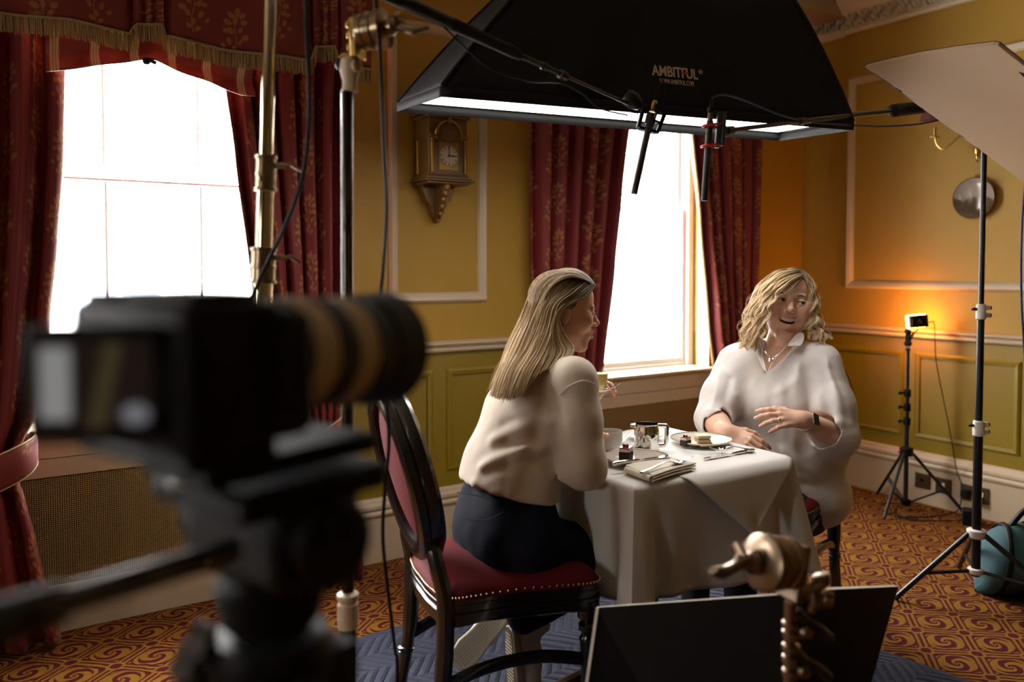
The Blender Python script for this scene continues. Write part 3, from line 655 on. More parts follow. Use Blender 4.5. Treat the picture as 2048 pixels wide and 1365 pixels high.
# chrome stand whose pole rises in front of the left window; carries the softbox boom
def chrome_stand():
    D = 1.62; a, b_ = vpole(541.5, 0, 529, 459, D)
    base = lerpz(a, b_, .02); ax = (a-b_).normalized()
    zc = [lerpz(a, b_, P(530, y, D).z) for y in (311, 383, 495, 568)]
    top = lerpz(a, b_, 2.95)
    r = thing('chrome_stand', 'tall polished chrome stand pole in front of the left window', 'stand', (base.x, base.y, 0))
    MB().cyl(zc[1], top, .0132, n=24).build('upper_pole', mChrome, r)
    MB().cyl(zc[3], zc[0], .0165, n=24).build('middle_pole', mChrome, r)
    MB().cyl(base, zc[2], .0195, n=24).build('lower_pole', mChrome, r)
    rt = RT
    for (p0, p1, rr) in ((zc[1], zc[0], .0195), (zc[3], zc[2], .0235)):
        b = MB(); h = (p1-p0).length; b.lathe([(rr*.8, 0), (rr*1.15, .001), (rr*1.15, .006), (rr, .008), (rr, h*.42), (rr*1.06, h*.44), (rr*1.06, h*.5), (rr, h*.52), (rr, h-.008), (rr*1.12, h-.006), (rr*1.12, h-.001), (rr*.8, h)], p0, ax, 24)
        c = b.build('collar', mSteel, r)
        b = MB(); pm = p0.lerp(p1, .72); b.cyl(pm, pm+rt*(rr+.012), .006, n=12); t_lever(b, pm+rt*(rr+.008), rt+Vector((0, 0, -.15)), .045, .0045); b.build('lever', mSteel, c)
        if rr < .02:
            b = MB(); pk = p0.lerp(p1, .32); b.box(pk-FW*.0, (.03, .03, .026)); b.cyl(pk-FW*.014, pk-FW*.024, .008, n=16); b.build('lock_plate', mSteel, c, bevel=.003)
    for k, a_ in enumerate((.5, 2.6, 4.7)):
        e = Vector((math.cos(a_), math.sin(a_), 0)); p = Vector((base.x, base.y, .12)); MB().tube([p+e*.03, p+e*.10+Vector((0, 0, .02)), Vector((base.x, base.y, .02))+e*.46], .0125, 10).build('leg', mChrome, r)
    # boom over to the softbox lamp head
    tip = SBc+SBn*(SBH+.12)
    q = thing('overhead_boom', 'black boom arm carrying the softbox from the chrome stand', 'boom', top)
    hp = top-ax*.03
    d = (tip-hp).normalized(); MB().tube([hp-d*.35, hp, tip], .014, 12).build('arm_tube', mBlackM, q)
    MB().sph(hp, .032, 14).build('boom_clamp', mBlackM, q)
chrome_stand()
# grip head built round a point: disc axis ax, plate direction dn
def grip_head(parent, c, ax, s, m1, m2):
    ax = ax.normalized(); dn = Vector((0, 0, -1)); dn = (dn-ax*dn.dot(ax)).normalized(); sd = ax.cross(dn)
    b = MB(); b.lathe([(0, -.026), (.034, -.026), (.038, -.022), (.038, -.010), (.035, -.008), (.035, -.004), (.039, -.002), (.040, .012), (.037, .016), (.037, .020), (.042, .022), (.042, .034), (.030, .040), (0, .04)], c, ax, 36); b2 = MB()
    b.v = [tuple(c+(Vector(v)-c)*s) for v in b.v]; h = b.build('clamp_disc', m1, parent)
    b = MB(); p = c-ax*.034*s; R3 = Matrix((sd, dn, ax)).transposed()
    b.box(p+dn*.012*s, (.045*s, .085*s, .016*s), R3)
    for k in (-.018, .004, .030): b.cyl(p-ax*.006*s+dn*k*s-sd*.012*s, p-ax*.018*s+dn*k*s-sd*.012*s, .008*s, n=10)
    b.build('jaw_plate', m2, parent, bevel=.003*s)
    b = MB(); p0 = c+ax*.04*s; b.lathe([(.018*s, 0), (.018*s, .012*s), (.012*s, .02*s), (.011*s, .038*s), (.006*s, .044*s), (0, .044*s)], p0, ax, 18)
    q = p0+ax*.032*s; b.tube([q-sd*.018*s-dn*.02*s, q-ax*.004*s, q+ax*.03*s+dn*.016*s, q+ax*.06*s+dn*.010*s+sd*.01*s], [.007*s, .010*s, .009*s, .005*s], 10, sq=1.7)
    b.build('wing_handle', m1, parent)
    b = MB(); p1 = c-ax*.05*s+dn*.045*s; b.lathe([(.006*s, 0), (.010*s, .01*s), (.013*s, .03*s), (.016*s, .036*s), (.012*s, .05*s), (0, .052*s)], p1, (sd*.6-ax*.8), 14); b.build('lock_knob', m2, parent)
    return h
def mic_stand():
    D = 1.60; a = P(694, 183, D); bt = P(694, 885, D); base = lerpz(a, bt, .02)
    r = thing('grip_stand', 'black pole stand with ivory top joint and metal grip head holding the microphone boom', 'stand', (base.x, base.y, 0))
    lo = P(696, 1222, D)
    MB().cyl(lo, a, .0118, n=22).build('upper_pole', M_('dark_chrome', (.09, .085, .08), .18, 1), r)
    MB().cyl(base, lo, .0165, n=22).build('lower_pole', mBlackM, r)
    c = MB(); c.lathe([(.0165, 0), (.0205, .003), (.0205, .05), (.018, .053), (.018, .058), (.0215, .061), (.0215, .07), (.0125, .074)], lo-Vector((0, 0, .036)), n=24); c.build('ivory_collar', mIvory, r)
    t = P(700, 150, D); c = MB(); c.lathe([(.012, -.034), (.0165, -.033), (.0165, -.027), (.0150, -.024), (.0150, -.010), (.0165, -.007), (.019, .004), (.0205, .016), (.019, .028), (.012, .034), (0, .035)], t, n=24)
    hd = (RT*.8-FW*.6).normalized(); c.lathe([(.0125, .010), (.0125, .023), (.008, .024), (.0075, .012)], t+Vector((0, 0, .014)), hd, 18); c.build('ivory_spigot', mIvory, r)
    MB().sph(P(680, 128, D), (.010, .012, .012), 10).build('knob', mBlack, r)
    c = P(742, 62, D-.02); hx = (RT*.93-FW*.33+Vector((0, 0, .05)))
    grip_head(r, c, hx, .92, mSteel, mBrass)
    MB().cyl(P(708, 105, D), P(701, 122, D), .011, n=14).build('spigot_pin', mSteel, r)
    for k, a_ in enumerate((1.2, 3.3, 5.4)):
        e = Vector((math.cos(a_), math.sin(a_), 0)); MB().tube([Vector((base.x, base.y, .10))+e*.02, Vector((base.x, base.y, .09))+e*.1, Vector((base.x, base.y, .015))+e*.34], .011, 10).build('leg', mBlackM, r)
mic_stand()
mFoam = M_('foam_grip', (.013, .012, .012), .9, bump=(120, .3))
def boom_mic():
    def at(x, y): return P(x, y, 1/(.60+(x-800)*(-.16/462)))
    r = thing('boom_pole', 'black microphone boom pole crossing in front of the softbox from upper left', 'boom pole', at(742, -27))
    MB().tube([at(640, -74), at(742, -27), at(800, 0), at(900, 46)], .0155, 18).build('pole_end', mBlackM, r)
    MB().tube([at(752, -22), at(800, 0), at(1028, 105), at(1040, 111)], [.0155, .0155, .0135, .0115], 18).build('foam_grip', mFoam, r)
    MB().tube([at(1036, 109), at(1128, 151)], .0072, 14).build('middle_tube', mBlackM, r)
    b = MB(); d = (at(1140, 157)-at(1110, 143)).normalized(); b.lathe([(.007, 0), (.012, .003), (.012, .028), (.009, .032), (.006, .034)], at(1118, 147), d, 18); b.build('twist_lock', mBlackM, r); b = MB(); b.lathe([(.007, -.04), (.010, -.037), (.010, -.022), (.007, -.02)], at(1104, 140), d, 16); b.build('twist_lock', mBlackM, r)
    MB().tube([at(1126, 150), at(1262, 210)], .0052, 12).build('tip_tube', M_('grey_tube', (.10, .10, .105), .25, .8), r)
    cb = thing('cable', 'black cable hanging along the microphone boom pole', 'cable', at(930, 80))
    pts = [at(700, -49)-UP*.02, at(830, 12)+UP*.004, at(880, 45)-UP*.002, at(930, 78)-UP*.02, at(985, 118)-UP*.025, at(1060, 145)-UP*.022, at(1118, 158)-UP*.010, at(1160, 176)-UP*.012, at(1200, 202)-UP*.02, at(1255, 222)-UP*.012]
    MB().tube(catmull(pts, 8), .0022, 8).build('cord', mBlack, cb)
    # shock mount and the microphone in it
    d = 2.27; m = thing('shock_mount', 'black shock mount at the end of the boom pole', 'microphone mount', P(1290, 230, d))
    b = MB(); ax = (P(1275, 205, d)-P(1248, 196, d)).normalized(); b.lathe([(0, 0), (.020, .001), (.024, .01), (.024, .03), (.018, .045), (.012, .055), (0, .056)], P(1250, 190, d), (RT*.75-UP*.55).normalized(), 22); b.build('swivel', mBlackM, m)
    b = MB(); mc = P(1297, 238, d); up = (P(1308, 205, d)-P(1290, 270, d)).normalized(); sd = (RT-up*RT.dot(up)).normalized(); fz = sd.cross(up); R3 = Matrix((sd, up, fz)).transposed()
    b.box(mc-sd*.022, (.010, .066, .034), R3)
    fr = [(-.016, -.034), (.030, -.034), (.040, -.026), (.042, .020), (.034, .030), (-.016, .034)]
    ring = [(x, y) for x, y in fr]
    for (p0, p1, w) in (((-.018, -.032), (.032, -.032), .009), ((.034, -.034), (.040, .024), .010), ((.038, .026), (.006, .042), .010), ((.016, -.002), (.038, -.004), .006), ((.014, -.032), (.018, .030), .005)):
        A = mc+sd*p0[0]+up*p0[1]; B = mc+sd*p1[0]+up*p1[1]; v = B-A; L = v.length; v.normalize(); b.box((A+B)/2, (L, w, .026), Matrix((v, fz.cross(v), fz)).transposed())
    b.build('frame', mBlack, m, bevel=.002)
    b = MB(); b.box(mc+fz*.002, (.018, .03, .024), R3); b.build('cradle', M_('bronze_clip', (.10, .07, .04), .4, .5), m, bevel=.003)
    k = thing('microphone', 'black shotgun microphone in the shock mount, in front of the bright window', 'microphone', P(1285, 310, d))
    MB().cyl(P(1303, 228, d-.01), P(1268, 388, d-.03), .0096, n=20).build('barrel', M_('mic_black', (.03, .03, .034), .45, .3), k)
    MB().lathe([(.0085, 0), (.0095, .002), (.0095, .028), (.007, .032)], P(1304, 224, d), (P(1311, 198, d)-P(1304, 224, d)), 16).build('gold_connector', mBrass, k)
    MB().tube([P(1310, 201, d), P(1313, 188, d), P(1318, 172, d)], [.006, .004, .0025], 10).build('cable_boot', mBlack, k)
    cb = thing('cable', 'thin black microphone lead looping at the shock mount', 'cable', P(1316, 200, d)); MB().tube(catmull([P(1318, 172, d), P(1326, 160, d+.05), P(1330, 190, d+.04), P(1316, 222, d+.02), P(1298, 220, d+.01), P(1275, 226, d), P(1256, 222, d)], 8), .002, 8).build('cord', mBlack, cb)
boom_mic()
def boom2():
    def at(x, y): return P(x, y, 1/(.431+(x-1450)*(-.1412/528)))
    r = thing('boom_pole', 'black boom pole from the right-hand stand, carrying the second microphone', 'boom pole', at(1800, 221))
    MB().tube([at(1448, 262), at(1620, 241)], .0066, 14).build('tip_tube', mBlackM, r)
    MB().tube([at(1600, 243), at(1790, 221)], .0098, 14).build('middle_tube', mBlackM, r)
    MB().tube([at(1783, 222), at(1786, 221.6), at(1992, 197.5), at(2000, 196)], [.012, .0235, .0235, .02], 18).build('foam_grip', mFoam, r)
    b = MB(); d = (at(1700, 231)-at(1480, 258)).normalized(); b.lathe([(.006, 0), (.0125, .004), (.0125, .03), (.008, .036)], at(1452, 262), d, 16); b.build('twist_lock', mBlackM, r); b = MB(); b.lathe([(.008, 0), (.013, .004), (.013, .03), (.009, .034)], at(1596, 243), d, 16); b.build('twist_lock', mBlackM, r)
    D = 2.30; m = thing('shock_mount', 'black bar mount with red rings on the second boom', 'microphone mount', P(1440, 262, D))
    up = (P(1423, 220, D)-P(1408, 402, D)).normalized(); sd = (RT-up*RT.dot(up)).normalized(); fz = sd.cross(up); R3 = Matrix((sd, up, fz)).transposed()
    b = MB(); b.box(P(1437, 260, D), (.014, .104, .020), R3); b.box(P(1446, 258, D), (.010, .098, .026), R3); b.cyl(P(1446, 262, D), P(1454, 262, D), .014, n=14); b.build('bar', M_('grey_black_bar', (.035, .036, .04), .4), m, bevel=.0025)
    for y in (251, 292):
        b = MB(); cc = P(1421 if y < 260 else 1418, y, D); 
        b.tube([cc+sd*(.006+.028*math.cos(t))+fz*(.022*math.sin(t))+up*(.004*math.cos(t)) for t in np.linspace(.25, 2*PI-.25, 30)], .0032, 8)
        b.tube([cc+sd*(.016*math.cos(t)-.002)+fz*(.015*math.sin(t))+up*(-.003) for t in np.linspace(.6, 2*PI-.6, 24)], .0034, 8); b.tube([cc+sd*.034+up*.005, cc+sd*.014-up*.002], .003, 6)
        b.build('red_ring', mRedP, m)
    k = thing('microphone', 'black shotgun microphone held in red rings, in front of the red curtain', 'microphone', P(1415, 310, D))
    MB().cyl(P(1420, 243, D), P(1408, 402, D), .0098, n=20).build('barrel', M_('mic_black2', (.022, .022, .022), .5, .2, bump=(400, .4)), k)
    MB().lathe([(.0075, 0), (.0080, .002), (.0080, .022), (.006, .024)], P(1420, 243, D), up, 16).build('connector', M_('bronze', (.2, .13, .07), .35, .8), k)
    MB().lathe([(.008, 0), (.0095, .004), (.0095, .016), (.005, .022), (.004, .04), (0, .041)], P(1421, 226, D), up, 14).build('plug', mBlack, k)
    cb = thing('cable', 'dark blue microphone cable arching from the second microphone to the right', 'cable', P(1480, 195, 2.35))
    pts = [P(1423, 205, 2.30), P(1426, 196, 2.30), P(1440, 190, 2.31), P(1462, 192, 2.33), P(1500, 205, 2.38), P(1550, 226, 2.45), P(1600, 241, 2.55), P(1680, 249, 2.7), P(1760, 253, 2.85), P(1830, 249, 2.95), P(1880, 240, 3.0), P(1980, 215, 3.1)]
    MB().tube(catmull(pts, 8), .0032, 8).build('cord', M_('blue_cable', (.012, .02, .12), .5), cb)
boom2()
def tall_stand():
    D = 3.2; c0 = CW((1963-1024)/1604*D, D, 0); X, Y = c0.x, c0.y
    zz = lambda y: P(1963, y, D).z
    r = thing('light_stand', 'tall black stand with grey clamps on the right, holding the reflector board', 'stand', (X, Y, 0))
    V = lambda z: Vector((X, Y, z)); z1, z2, z3, z4 = zz(622), zz(857), zz(1072), zz(1150)
    MB().cyl(V(z1), V(2.13), .0108, n=18).build('upper_pole', mBlackM, r); MB().cyl(V(z2), V(z1), .0138, n=18).build('middle_pole', mBlackM, r); MB().cyl(V(z4-.02), V(z2), .0172, n=18).build('lower_pole', mBlackM, r)
    for z, rr in ((z1, .0185), (z2, .0215)):
        b = MB(); b.lathe([(rr*.7, -.036), (rr, -.034), (rr, .004), (rr*.93, .008), (rr*.93, .024), (rr*.7, .027)], V(z), n=20); b.box(V(z+.012)+RT*rr, (.03, .022, .018), Euler((0, 0, -YAW)).to_matrix()); b.box(V(z-.018)+RT*rr, (.03, .022, .018), Euler((0, 0, -YAW)).to_matrix()); c = b.build('clamp', mGreyP, r, bevel=.002)
        b = MB(); b.cyl(V(z+.012)+RT*(rr+.014), V(z+.012)+RT*(rr+.021), .008, n=10); b.cyl(V(z-.018)+RT*(rr+.014), V(z-.018)+RT*(rr+.021), .008, n=10); t_lever(b, V(z+.006)-RT*rr*.8, -RT, .022, .005); b.build('clamp_bolt', mBlack, c)
    b = MB(); b.lathe([(.018, -.02), (.036, -.018), (.036, .012), (.018, .016)], V(z3), n=12)
    for a_ in (0, 1, 2): pass
    b.build('leg_spider', mGreyP, r, bevel=.002); MB().lathe([(.018, -.012), (.03, -.01), (.03, .01), (.018, .012)], V(z4), n=12).build('brace_spider', mGreyP, r, bevel=.002)
    tips = [Vector((3.055, 1.852, .012)), Vector((3.617, 1.899, .012)), Vector((3.40, 1.28, .012))]
    for i, t in enumerate(tips):
        e = Vector((t.x-X, t.y-Y, 0)).normalized(); p0 = V(z3-.004)+e*.03
        lg = MB().tube([p0, t], .0105, 12).build('leg', mBlackM if i != 1 else M_('brown_leg', (.06, .028, .010), .4, .4), r)
        m = p0.lerp(t, .62); MB().tube([V(z4)+e*.025, m], .0075, 8).build('brace', mBlackM, lg)
        MB().sph(t-Vector((0, 0, -.001)), (.013, .013, .012), 10).build('foot', mRubber, lg)
    # grip head at its top holding the boom
    grip_head(r, V(2.06)-FW*.05, (RT*.6-FW*.7), .8, mSteel, mSteel)
    return X, Y
TSX, TSY = tall_stand()
def board():
    A = P(1731, 133, 2.60); B = P(1993, 88, 2.10); Dd = P(2240, 503, 2.97); A2, e1, e2 = A, B-A, Dd-A
    n = e1.cross(e2).normalized()
    r = thing('reflector_board', 'large off-white foam reflector board with chipped edge at the upper right', 'reflector', A+e1*.5+e2*.5)
    L1, L2 = e1.length, e2.length; x = e1/L1; y = (e2-x*e2.dot(x)).normalized()
    if n.dot(CAMP-A) < 0: n = -n
    rr = random.Random(4); poly = []
    cr = .012
    poly += [(cr*.3, .004), (0, cr)]
    for i in range(1, 40): t = i/40; poly.append(((.0022 if rr.random() < .6 else .006)*rr.random()*(1 if t < .6 else .4), cr+(L2-cr)*t))
    poly += [(0, L2)]
    poly += [(L1, L2+.0), (L1, .006), (L1-.012, -.002), (L1*.75, -.010), (L1*.5, -.013), (L1*.25, -.008), (.02, -.001)]
    b = MB(); b.prism(poly, A, x, y, n, .0008); b.build('white_face', M_('offwhite_board', (.72, .54, .36), .6, bump=(80, .15)), r, smooth=False)
    poly2 = [(p[0]*0-.004-.003*rr.random() if p[0] < .01 else p[0], p[1]) for p in poly]
    b = MB(); b.prism(poly2, A-n*.0005, x, y, -n, .0075); b.build('foam_core', bpy.data.materials['offwhite_board'], r, smooth=False)
    b = MB(); b.prism([(p[0]-.004 if p[0] < .01 else p[0], p[1]) for p in poly2], A-n*.0085, x, y, -n, .002); b.build('black_back', mBlack, r, smooth=False)
    b = MB()
    for t0, t1, w in ((.03, .17, .007), (.20, .205, .004), (.33, .36, .005), (.40, .42, .003), (.10, .13, .012)):
        pl = []
        for i in range(9): pl.append((-.001, L2*(t0+(t1-t0)*i/8)))
        for i in range(8, -1, -1): pl.append((w*(.4+.6*rr.random())*math.sin(PI*(i+.5)/9), L2*(t0+(t1-t0)*i/8)))
        b.prism(pl, A+n*.0006, x, y, n, .0006)
    b.prism([(L1-.035, L2*.10), (L1-.006, L2*.12), (L1-.004, L2*.155), (L1-.02, L2*.15), (L1-.04, L2*.125)], A+n*.0006, x, y, n, .0006)
    b.build('chipped_edge', mBlack, r, smooth=False)
    # arm from the stand to the board
    q = thing('clamp_arm', 'black arm behind the reflector board joining it to the stand', 'clamp', Vector((TSX, TSY, 1.9)))
    c = A+x*L1*.45+y*L2*.5-n*.012
    MB().tube([Vector((TSX, TSY, 1.95)), (Vector((TSX, TSY, 1.95))+c)/2+Vector((0, 0, -.03)), c], .009, 10).build('arm', mBlackM, q)
    MB().box(c-n*.006, (.06, .06, .02), None).build('pad', mBlackM, q)
board()
cb = thing('cable', 'dark blue cable hanging down at the right edge of the picture', 'cable', P(2043, 700, 2.5))
MB().tube(catmull([P(2058, 300, 2.52), P(2050, 370, 2.5), P(2044, 450, 2.48), P(2042, 560, 2.46), P(2046, 660, 2.45), P(2060, 800, 2.45), P(2110, 1000, 2.5), P(2160, 1330, 2.62)], 8), .0034, 8).build('cord', bpy.data.materials['blue_cable'], cb)
# ------------------------------------------------------------------ little LED lamp on its stand
mLED = M_('amber_led', (.9, .8, .6), .5, emit=(1.0, .33, .04, 130.0))
def led():
    X, Y = 4.255, 2.535; V = lambda z: Vector((X, Y, z)); D = V(0).dot(Vector((_sy, _cy, 0)))
    zz = lambda y: P(1820, y, D).z
    r = thing('lamp_stand', 'short black folding light stand by the right wall under the small lamp', 'stand', (X, Y, 0))
    z1, z2, z3 = zz(905), zz(845), zz(795)
    MB().cyl(V(.03), V(z2), .0125, n=16).build('lower_pole', mBlackM, r); MB().cyl(V(z2), V(z3+.03), .0105, n=16).build('middle_pole', mBlackM, r); MB().cyl(V(z3), V(zz(700)), .0085, n=16).build('upper_pole', mBlackM, r)
    for z in (z2, (z2+z3)/2+.01, z3+.02):
        b = MB(); b.lathe([(.010, -.022), (.0185, -.02), (.0185, .018), (.012, .022)], V(z), n=16); c = b.build('collar', mBlack, r)
        b = MB(); b.cyl(V(z)-RT*.015, V(z)-RT*.042, .006, n=10); b.sph(V(z)-RT*.042, (.009, .009, .011), 10); b.build('knob', mBlack, c)
    b = MB(); b.lathe([(.012, -.03), (.034, -.026), (.036, .018), (.014, .024)], V(z1), n=14); b.build('leg_hub', mBlack, r, bevel=.003)
    MB().sph(V(z1)-RT*.04-Vector((0, 0, .004)), .010, 10).build('red_release', mRedP, r)
    MB().lathe([(.013, -.02), (.027, -.018), (.027, .014), (.013, .016)], V(.045), n=14).build('brace_hub', mBlack, r)
    for t in ((3.988, 2.495), (4.405, 2.80), (4.415, 2.285)):
        t = Vector((t[0], t[1], .008)); e = Vector((t.x-X, t.y-Y, 0)).normalized(); p0 = V(z1-.01)+e*.03
        lg = MB().tube([p0, t], .0085, 10).build('leg', mBlackM, r); m = p0.lerp(t, .6); s = e.cross(Vector((0, 0, 1)))*.007
        b = MB(); b.tube([V(.045)+e*.02+s, m+s], .004, 6); b.tube([V(.045)+e*.02-s, m-s], .004, 6); b.build('brace', mBlackM, lg)
    b = MB()
    for y, w in ((700, .016), (688, .024), (675, .018), (664, .022)): b.sph(V(zz(y))+RT*(.004 if y % 2 else -.002), (w*.6, w, w*.8), 10)
    b.box(V(zz(680)), (.02, .03, .06), Euler((0, .2, .5))); b.cyl(V(zz(690))-RT*.01, V(zz(668))+RT*.028, .007, n=10); b.build('tilt_bracket', mBlack, r, bevel=.002)
    # the lamp
    c = P(1836, 643, D-.01); fy = (Vector((.50, .85, -.05))).normalized(); sx = fy.cross(Vector((0, 0, 1))).normalized(); uz = sx.cross(fy)
    rl = Matrix.Rotation(-.08, 3, fy); sx = rl @ sx; uz = rl @ uz; R3 = Matrix((sx, fy, uz)).transposed()
    l = thing('led_lamp', 'small square lamp glowing amber at the wall on top of its stand', 'lamp', c)
    b = MB(); b.box(c-fy*.004, (.108, .018, .070), R3); b.build('body', M_('lamp_body_edge', (.5, .42, .33), .5), l, bevel=.006)
    b = MB(); b.box(c-fy*.0142, (.100, .004, .062), R3); bk = b.build('back_panel', mBlack, l, bevel=.003)
    b = MB(); f = c-fy*.0165
    for (x0, z0, x1, z1_) in ((-.011, -.012, 0, .013), (0, .013, .011, -.012), (.002, -.002, .008, -.008)): A, B = f+sx*x0+uz*z0, f+sx*x1+uz*z1_; b.tube([A, B], .0016, 6)
    b.build('emblem', M_('emblem_bronze', (.45, .30, .16), .4, .5), bk)
    b = MB()
    for s in (-1, 1): b.tube([f+sx*s*(.046-.006*math.cos(t))+uz*.022*math.sin(t) for t in np.linspace(-1.3, 1.3, 9)], .0012, 6)
    b.build('trim_lines', bpy.data.materials['emblem_bronze'], bk)
    b = MB(); b.box(c+fy*.016, (.112, .024, .074), R3); b.build('diffuser', mLED, l, bevel=.010, seg=3)
    b = MB(); b.cyl(c-uz*.036, V(zz(668))+RT*.024, .006, n=10); b.build('mount_stud', mSteel, l)
    cb = thing('cable', 'black power cable falling from the lamp to the wall socket and floor', 'cable', c)
    q = c+sx*.056
    pts = [q-uz*.012, q+sx*.018-uz*.010, q+sx*.034-uz*.028, P(1872, 720, D-.02), P(1885, 790, D-.05), P(1903, 880, D-.08), P(1913, 940, D-.05), Vector((XW-.07, 2.295, .16)), Vector((XW-.075, 2.295, .125))]
    MB().tube(catmull(pts, 8), .0028, 8).build('cord', mBlack, cb)
    cb = thing('cable', 'black cable lying on the carpet round the foot of the lamp stand', 'cable', (4.2, 2.45, .01))
    pts = [(XW-.075, 2.297, .10), (XW-.10, 2.31, .03), (4.31, 2.36, .006), (4.18, 2.40, .006), (4.10, 2.48, .006), (4.20, 2.56, .006), (4.30, 2.60, .008), (4.22, 2.66, .006), (4.12, 2.58, .007), (4.08, 2.44, .006), (4.16, 2.34, .006), (4.27, 2.22, .02)]
    MB().tube(catmull(pts, 8), .003, 8).build('cord', mBlack, cb)
    a = thing('power_adaptor', 'black power adaptor on the carpet behind the tall stand', 'adaptor', (4.29, 2.20, 0)); MB().box((4.29, 2.20, .042), (.07, .075, .082), (0, 0, .5)).build('adaptor_body', mBlack, a, bevel=.008)
led()
# ------------------------------------------------------------------ sandbag behind the tall stand
mTeal = M_('teal_canvas', (.032, .085, .098), .85, bump=(150, .3), var=.15)
def sandbag():
    c = Vector((3.60, 1.56, .0)); r = thing('sandbag', 'teal sandbag with black straps on the carpet under the right stand', 'sandbag', c)
    ax = Vector((.75, -.66, 0)).normalized(); sd = Vector((-ax.y, ax.x, 0))
    def fn(u, v, k=1.0):
        g = 2*PI*u; t = v*2-1; e = (1-abs(t)**3.2)**.5 if abs(t) < 1 else 0
        h = .30*e; w = .14*e; zz = math.sin(g); z = h*(.5+.5*zz)*(1-.08*math.sin(3*t+g)); y = w*math.cos(g)*(1.1-.35*(z/.3))
        p = c+ax*(t*.25)+sd*y*k+Vector((0, 0, .004+z*k+.006*math.sin(g*3+t*9))); return p
    MB().grid(fn, 40, 30, wrap=True).build('bag', mTeal, r, ang=180)
    for i, (t0, sk) in enumerate(((.14, .06), (.34, .08), (.54, .08), (.74, .05))):
        b = MB(); n = 40
        def st(u, v, t0=t0, sk=sk): vv = t0+.035*v+sk*math.sin(2*PI*u); return fn(u, min(max(vv, .02), .98), 1.035)
        b.grid(st, n, 3, wrap=True); b.build('strap', mBlack, r, solid=.004, ang=180)
    b = MB(); b.tube(catmull([c+ax*-.12+Vector((0, 0, .28)), c+ax*-.05+Vector((0, 0, .36)), c+ax*.06+Vector((0, 0, .36)), c+ax*.13+Vector((0, 0, .28))], 8), .012, 8); b.build('handle', mBlack, r)
sandbag()
def hitY(px, py, Y): v = P(px, py, 1)-CAMP; return CAMP+v*(Y/v.y)
def hitZ(px, py, z): v = P(px, py, 1)-CAMP; return CAMP+v*((z-CH)/v.z)
# ------------------------------------------------------------------ quilted blanket on the floor
mQuilt = M_('blue_quilt', (.035, .042, .095), .9)
def quilt(m):
    g = NT(m); p = g.tc('Object'); X, Y, Z = g.sep(p)
    zig = g.math('PINGPONG', g.math('MULTIPLY', Y, 1), .11); t = g.math('FRACT', g.math('DIVIDE', g.math('ADD', g.math('ADD', X, g.math('MULTIPLY', zig, .8)), 10), .042))
    rid = g.math('ABSOLUTE', g.math('SUBTRACT', t, .5)); n = g.noise(p, 60, 4); n2 = g.noise(p, 7, 3)
    h = g.math('ADD', g.math('POWER', g.math('SUBTRACT', 1, g.math('MULTIPLY', rid, 2)), .5), g.math('MULTIPLY', n, .6))
    c = g.mix(n2, (.014, .017, .036), (.028, .034, .070)); line = g.smooth(rid, .455, .485); c2 = g.mix(g.math('MULTIPLY', line, .5), c, (.085, .095, .15)); g.nt.links.new(c2, g.b.inputs['Base Color']); g.bump(h, .9, .012)
quilt(mQuilt)
r = thing('moving_blanket', 'blue quilted moving blanket spread on the carpet under the table and chair', 'blanket', (1.8, 1.7, 0))
def fb(u, v):
    x = .62+2.0*u; y = .75+1.97*v; e = min(u, 1-u, v, 1-v); w = .016*(1-math.exp(-e*40))
    wr = .008*math.sin(x*9+y*4)*math.sin(y*7-x*3)+.006*math.sin(x*23+y*17)
    if u > .97: x += .03*math.sin(y*6)
    return (x+.02*math.sin(y*3), y+.015*math.sin(x*5), .006+w+max(0, wr)*min(1, e*15))
MB().grid(fb, 70, 70).build('quilt', mQuilt, r, solid=.006, ang=180)
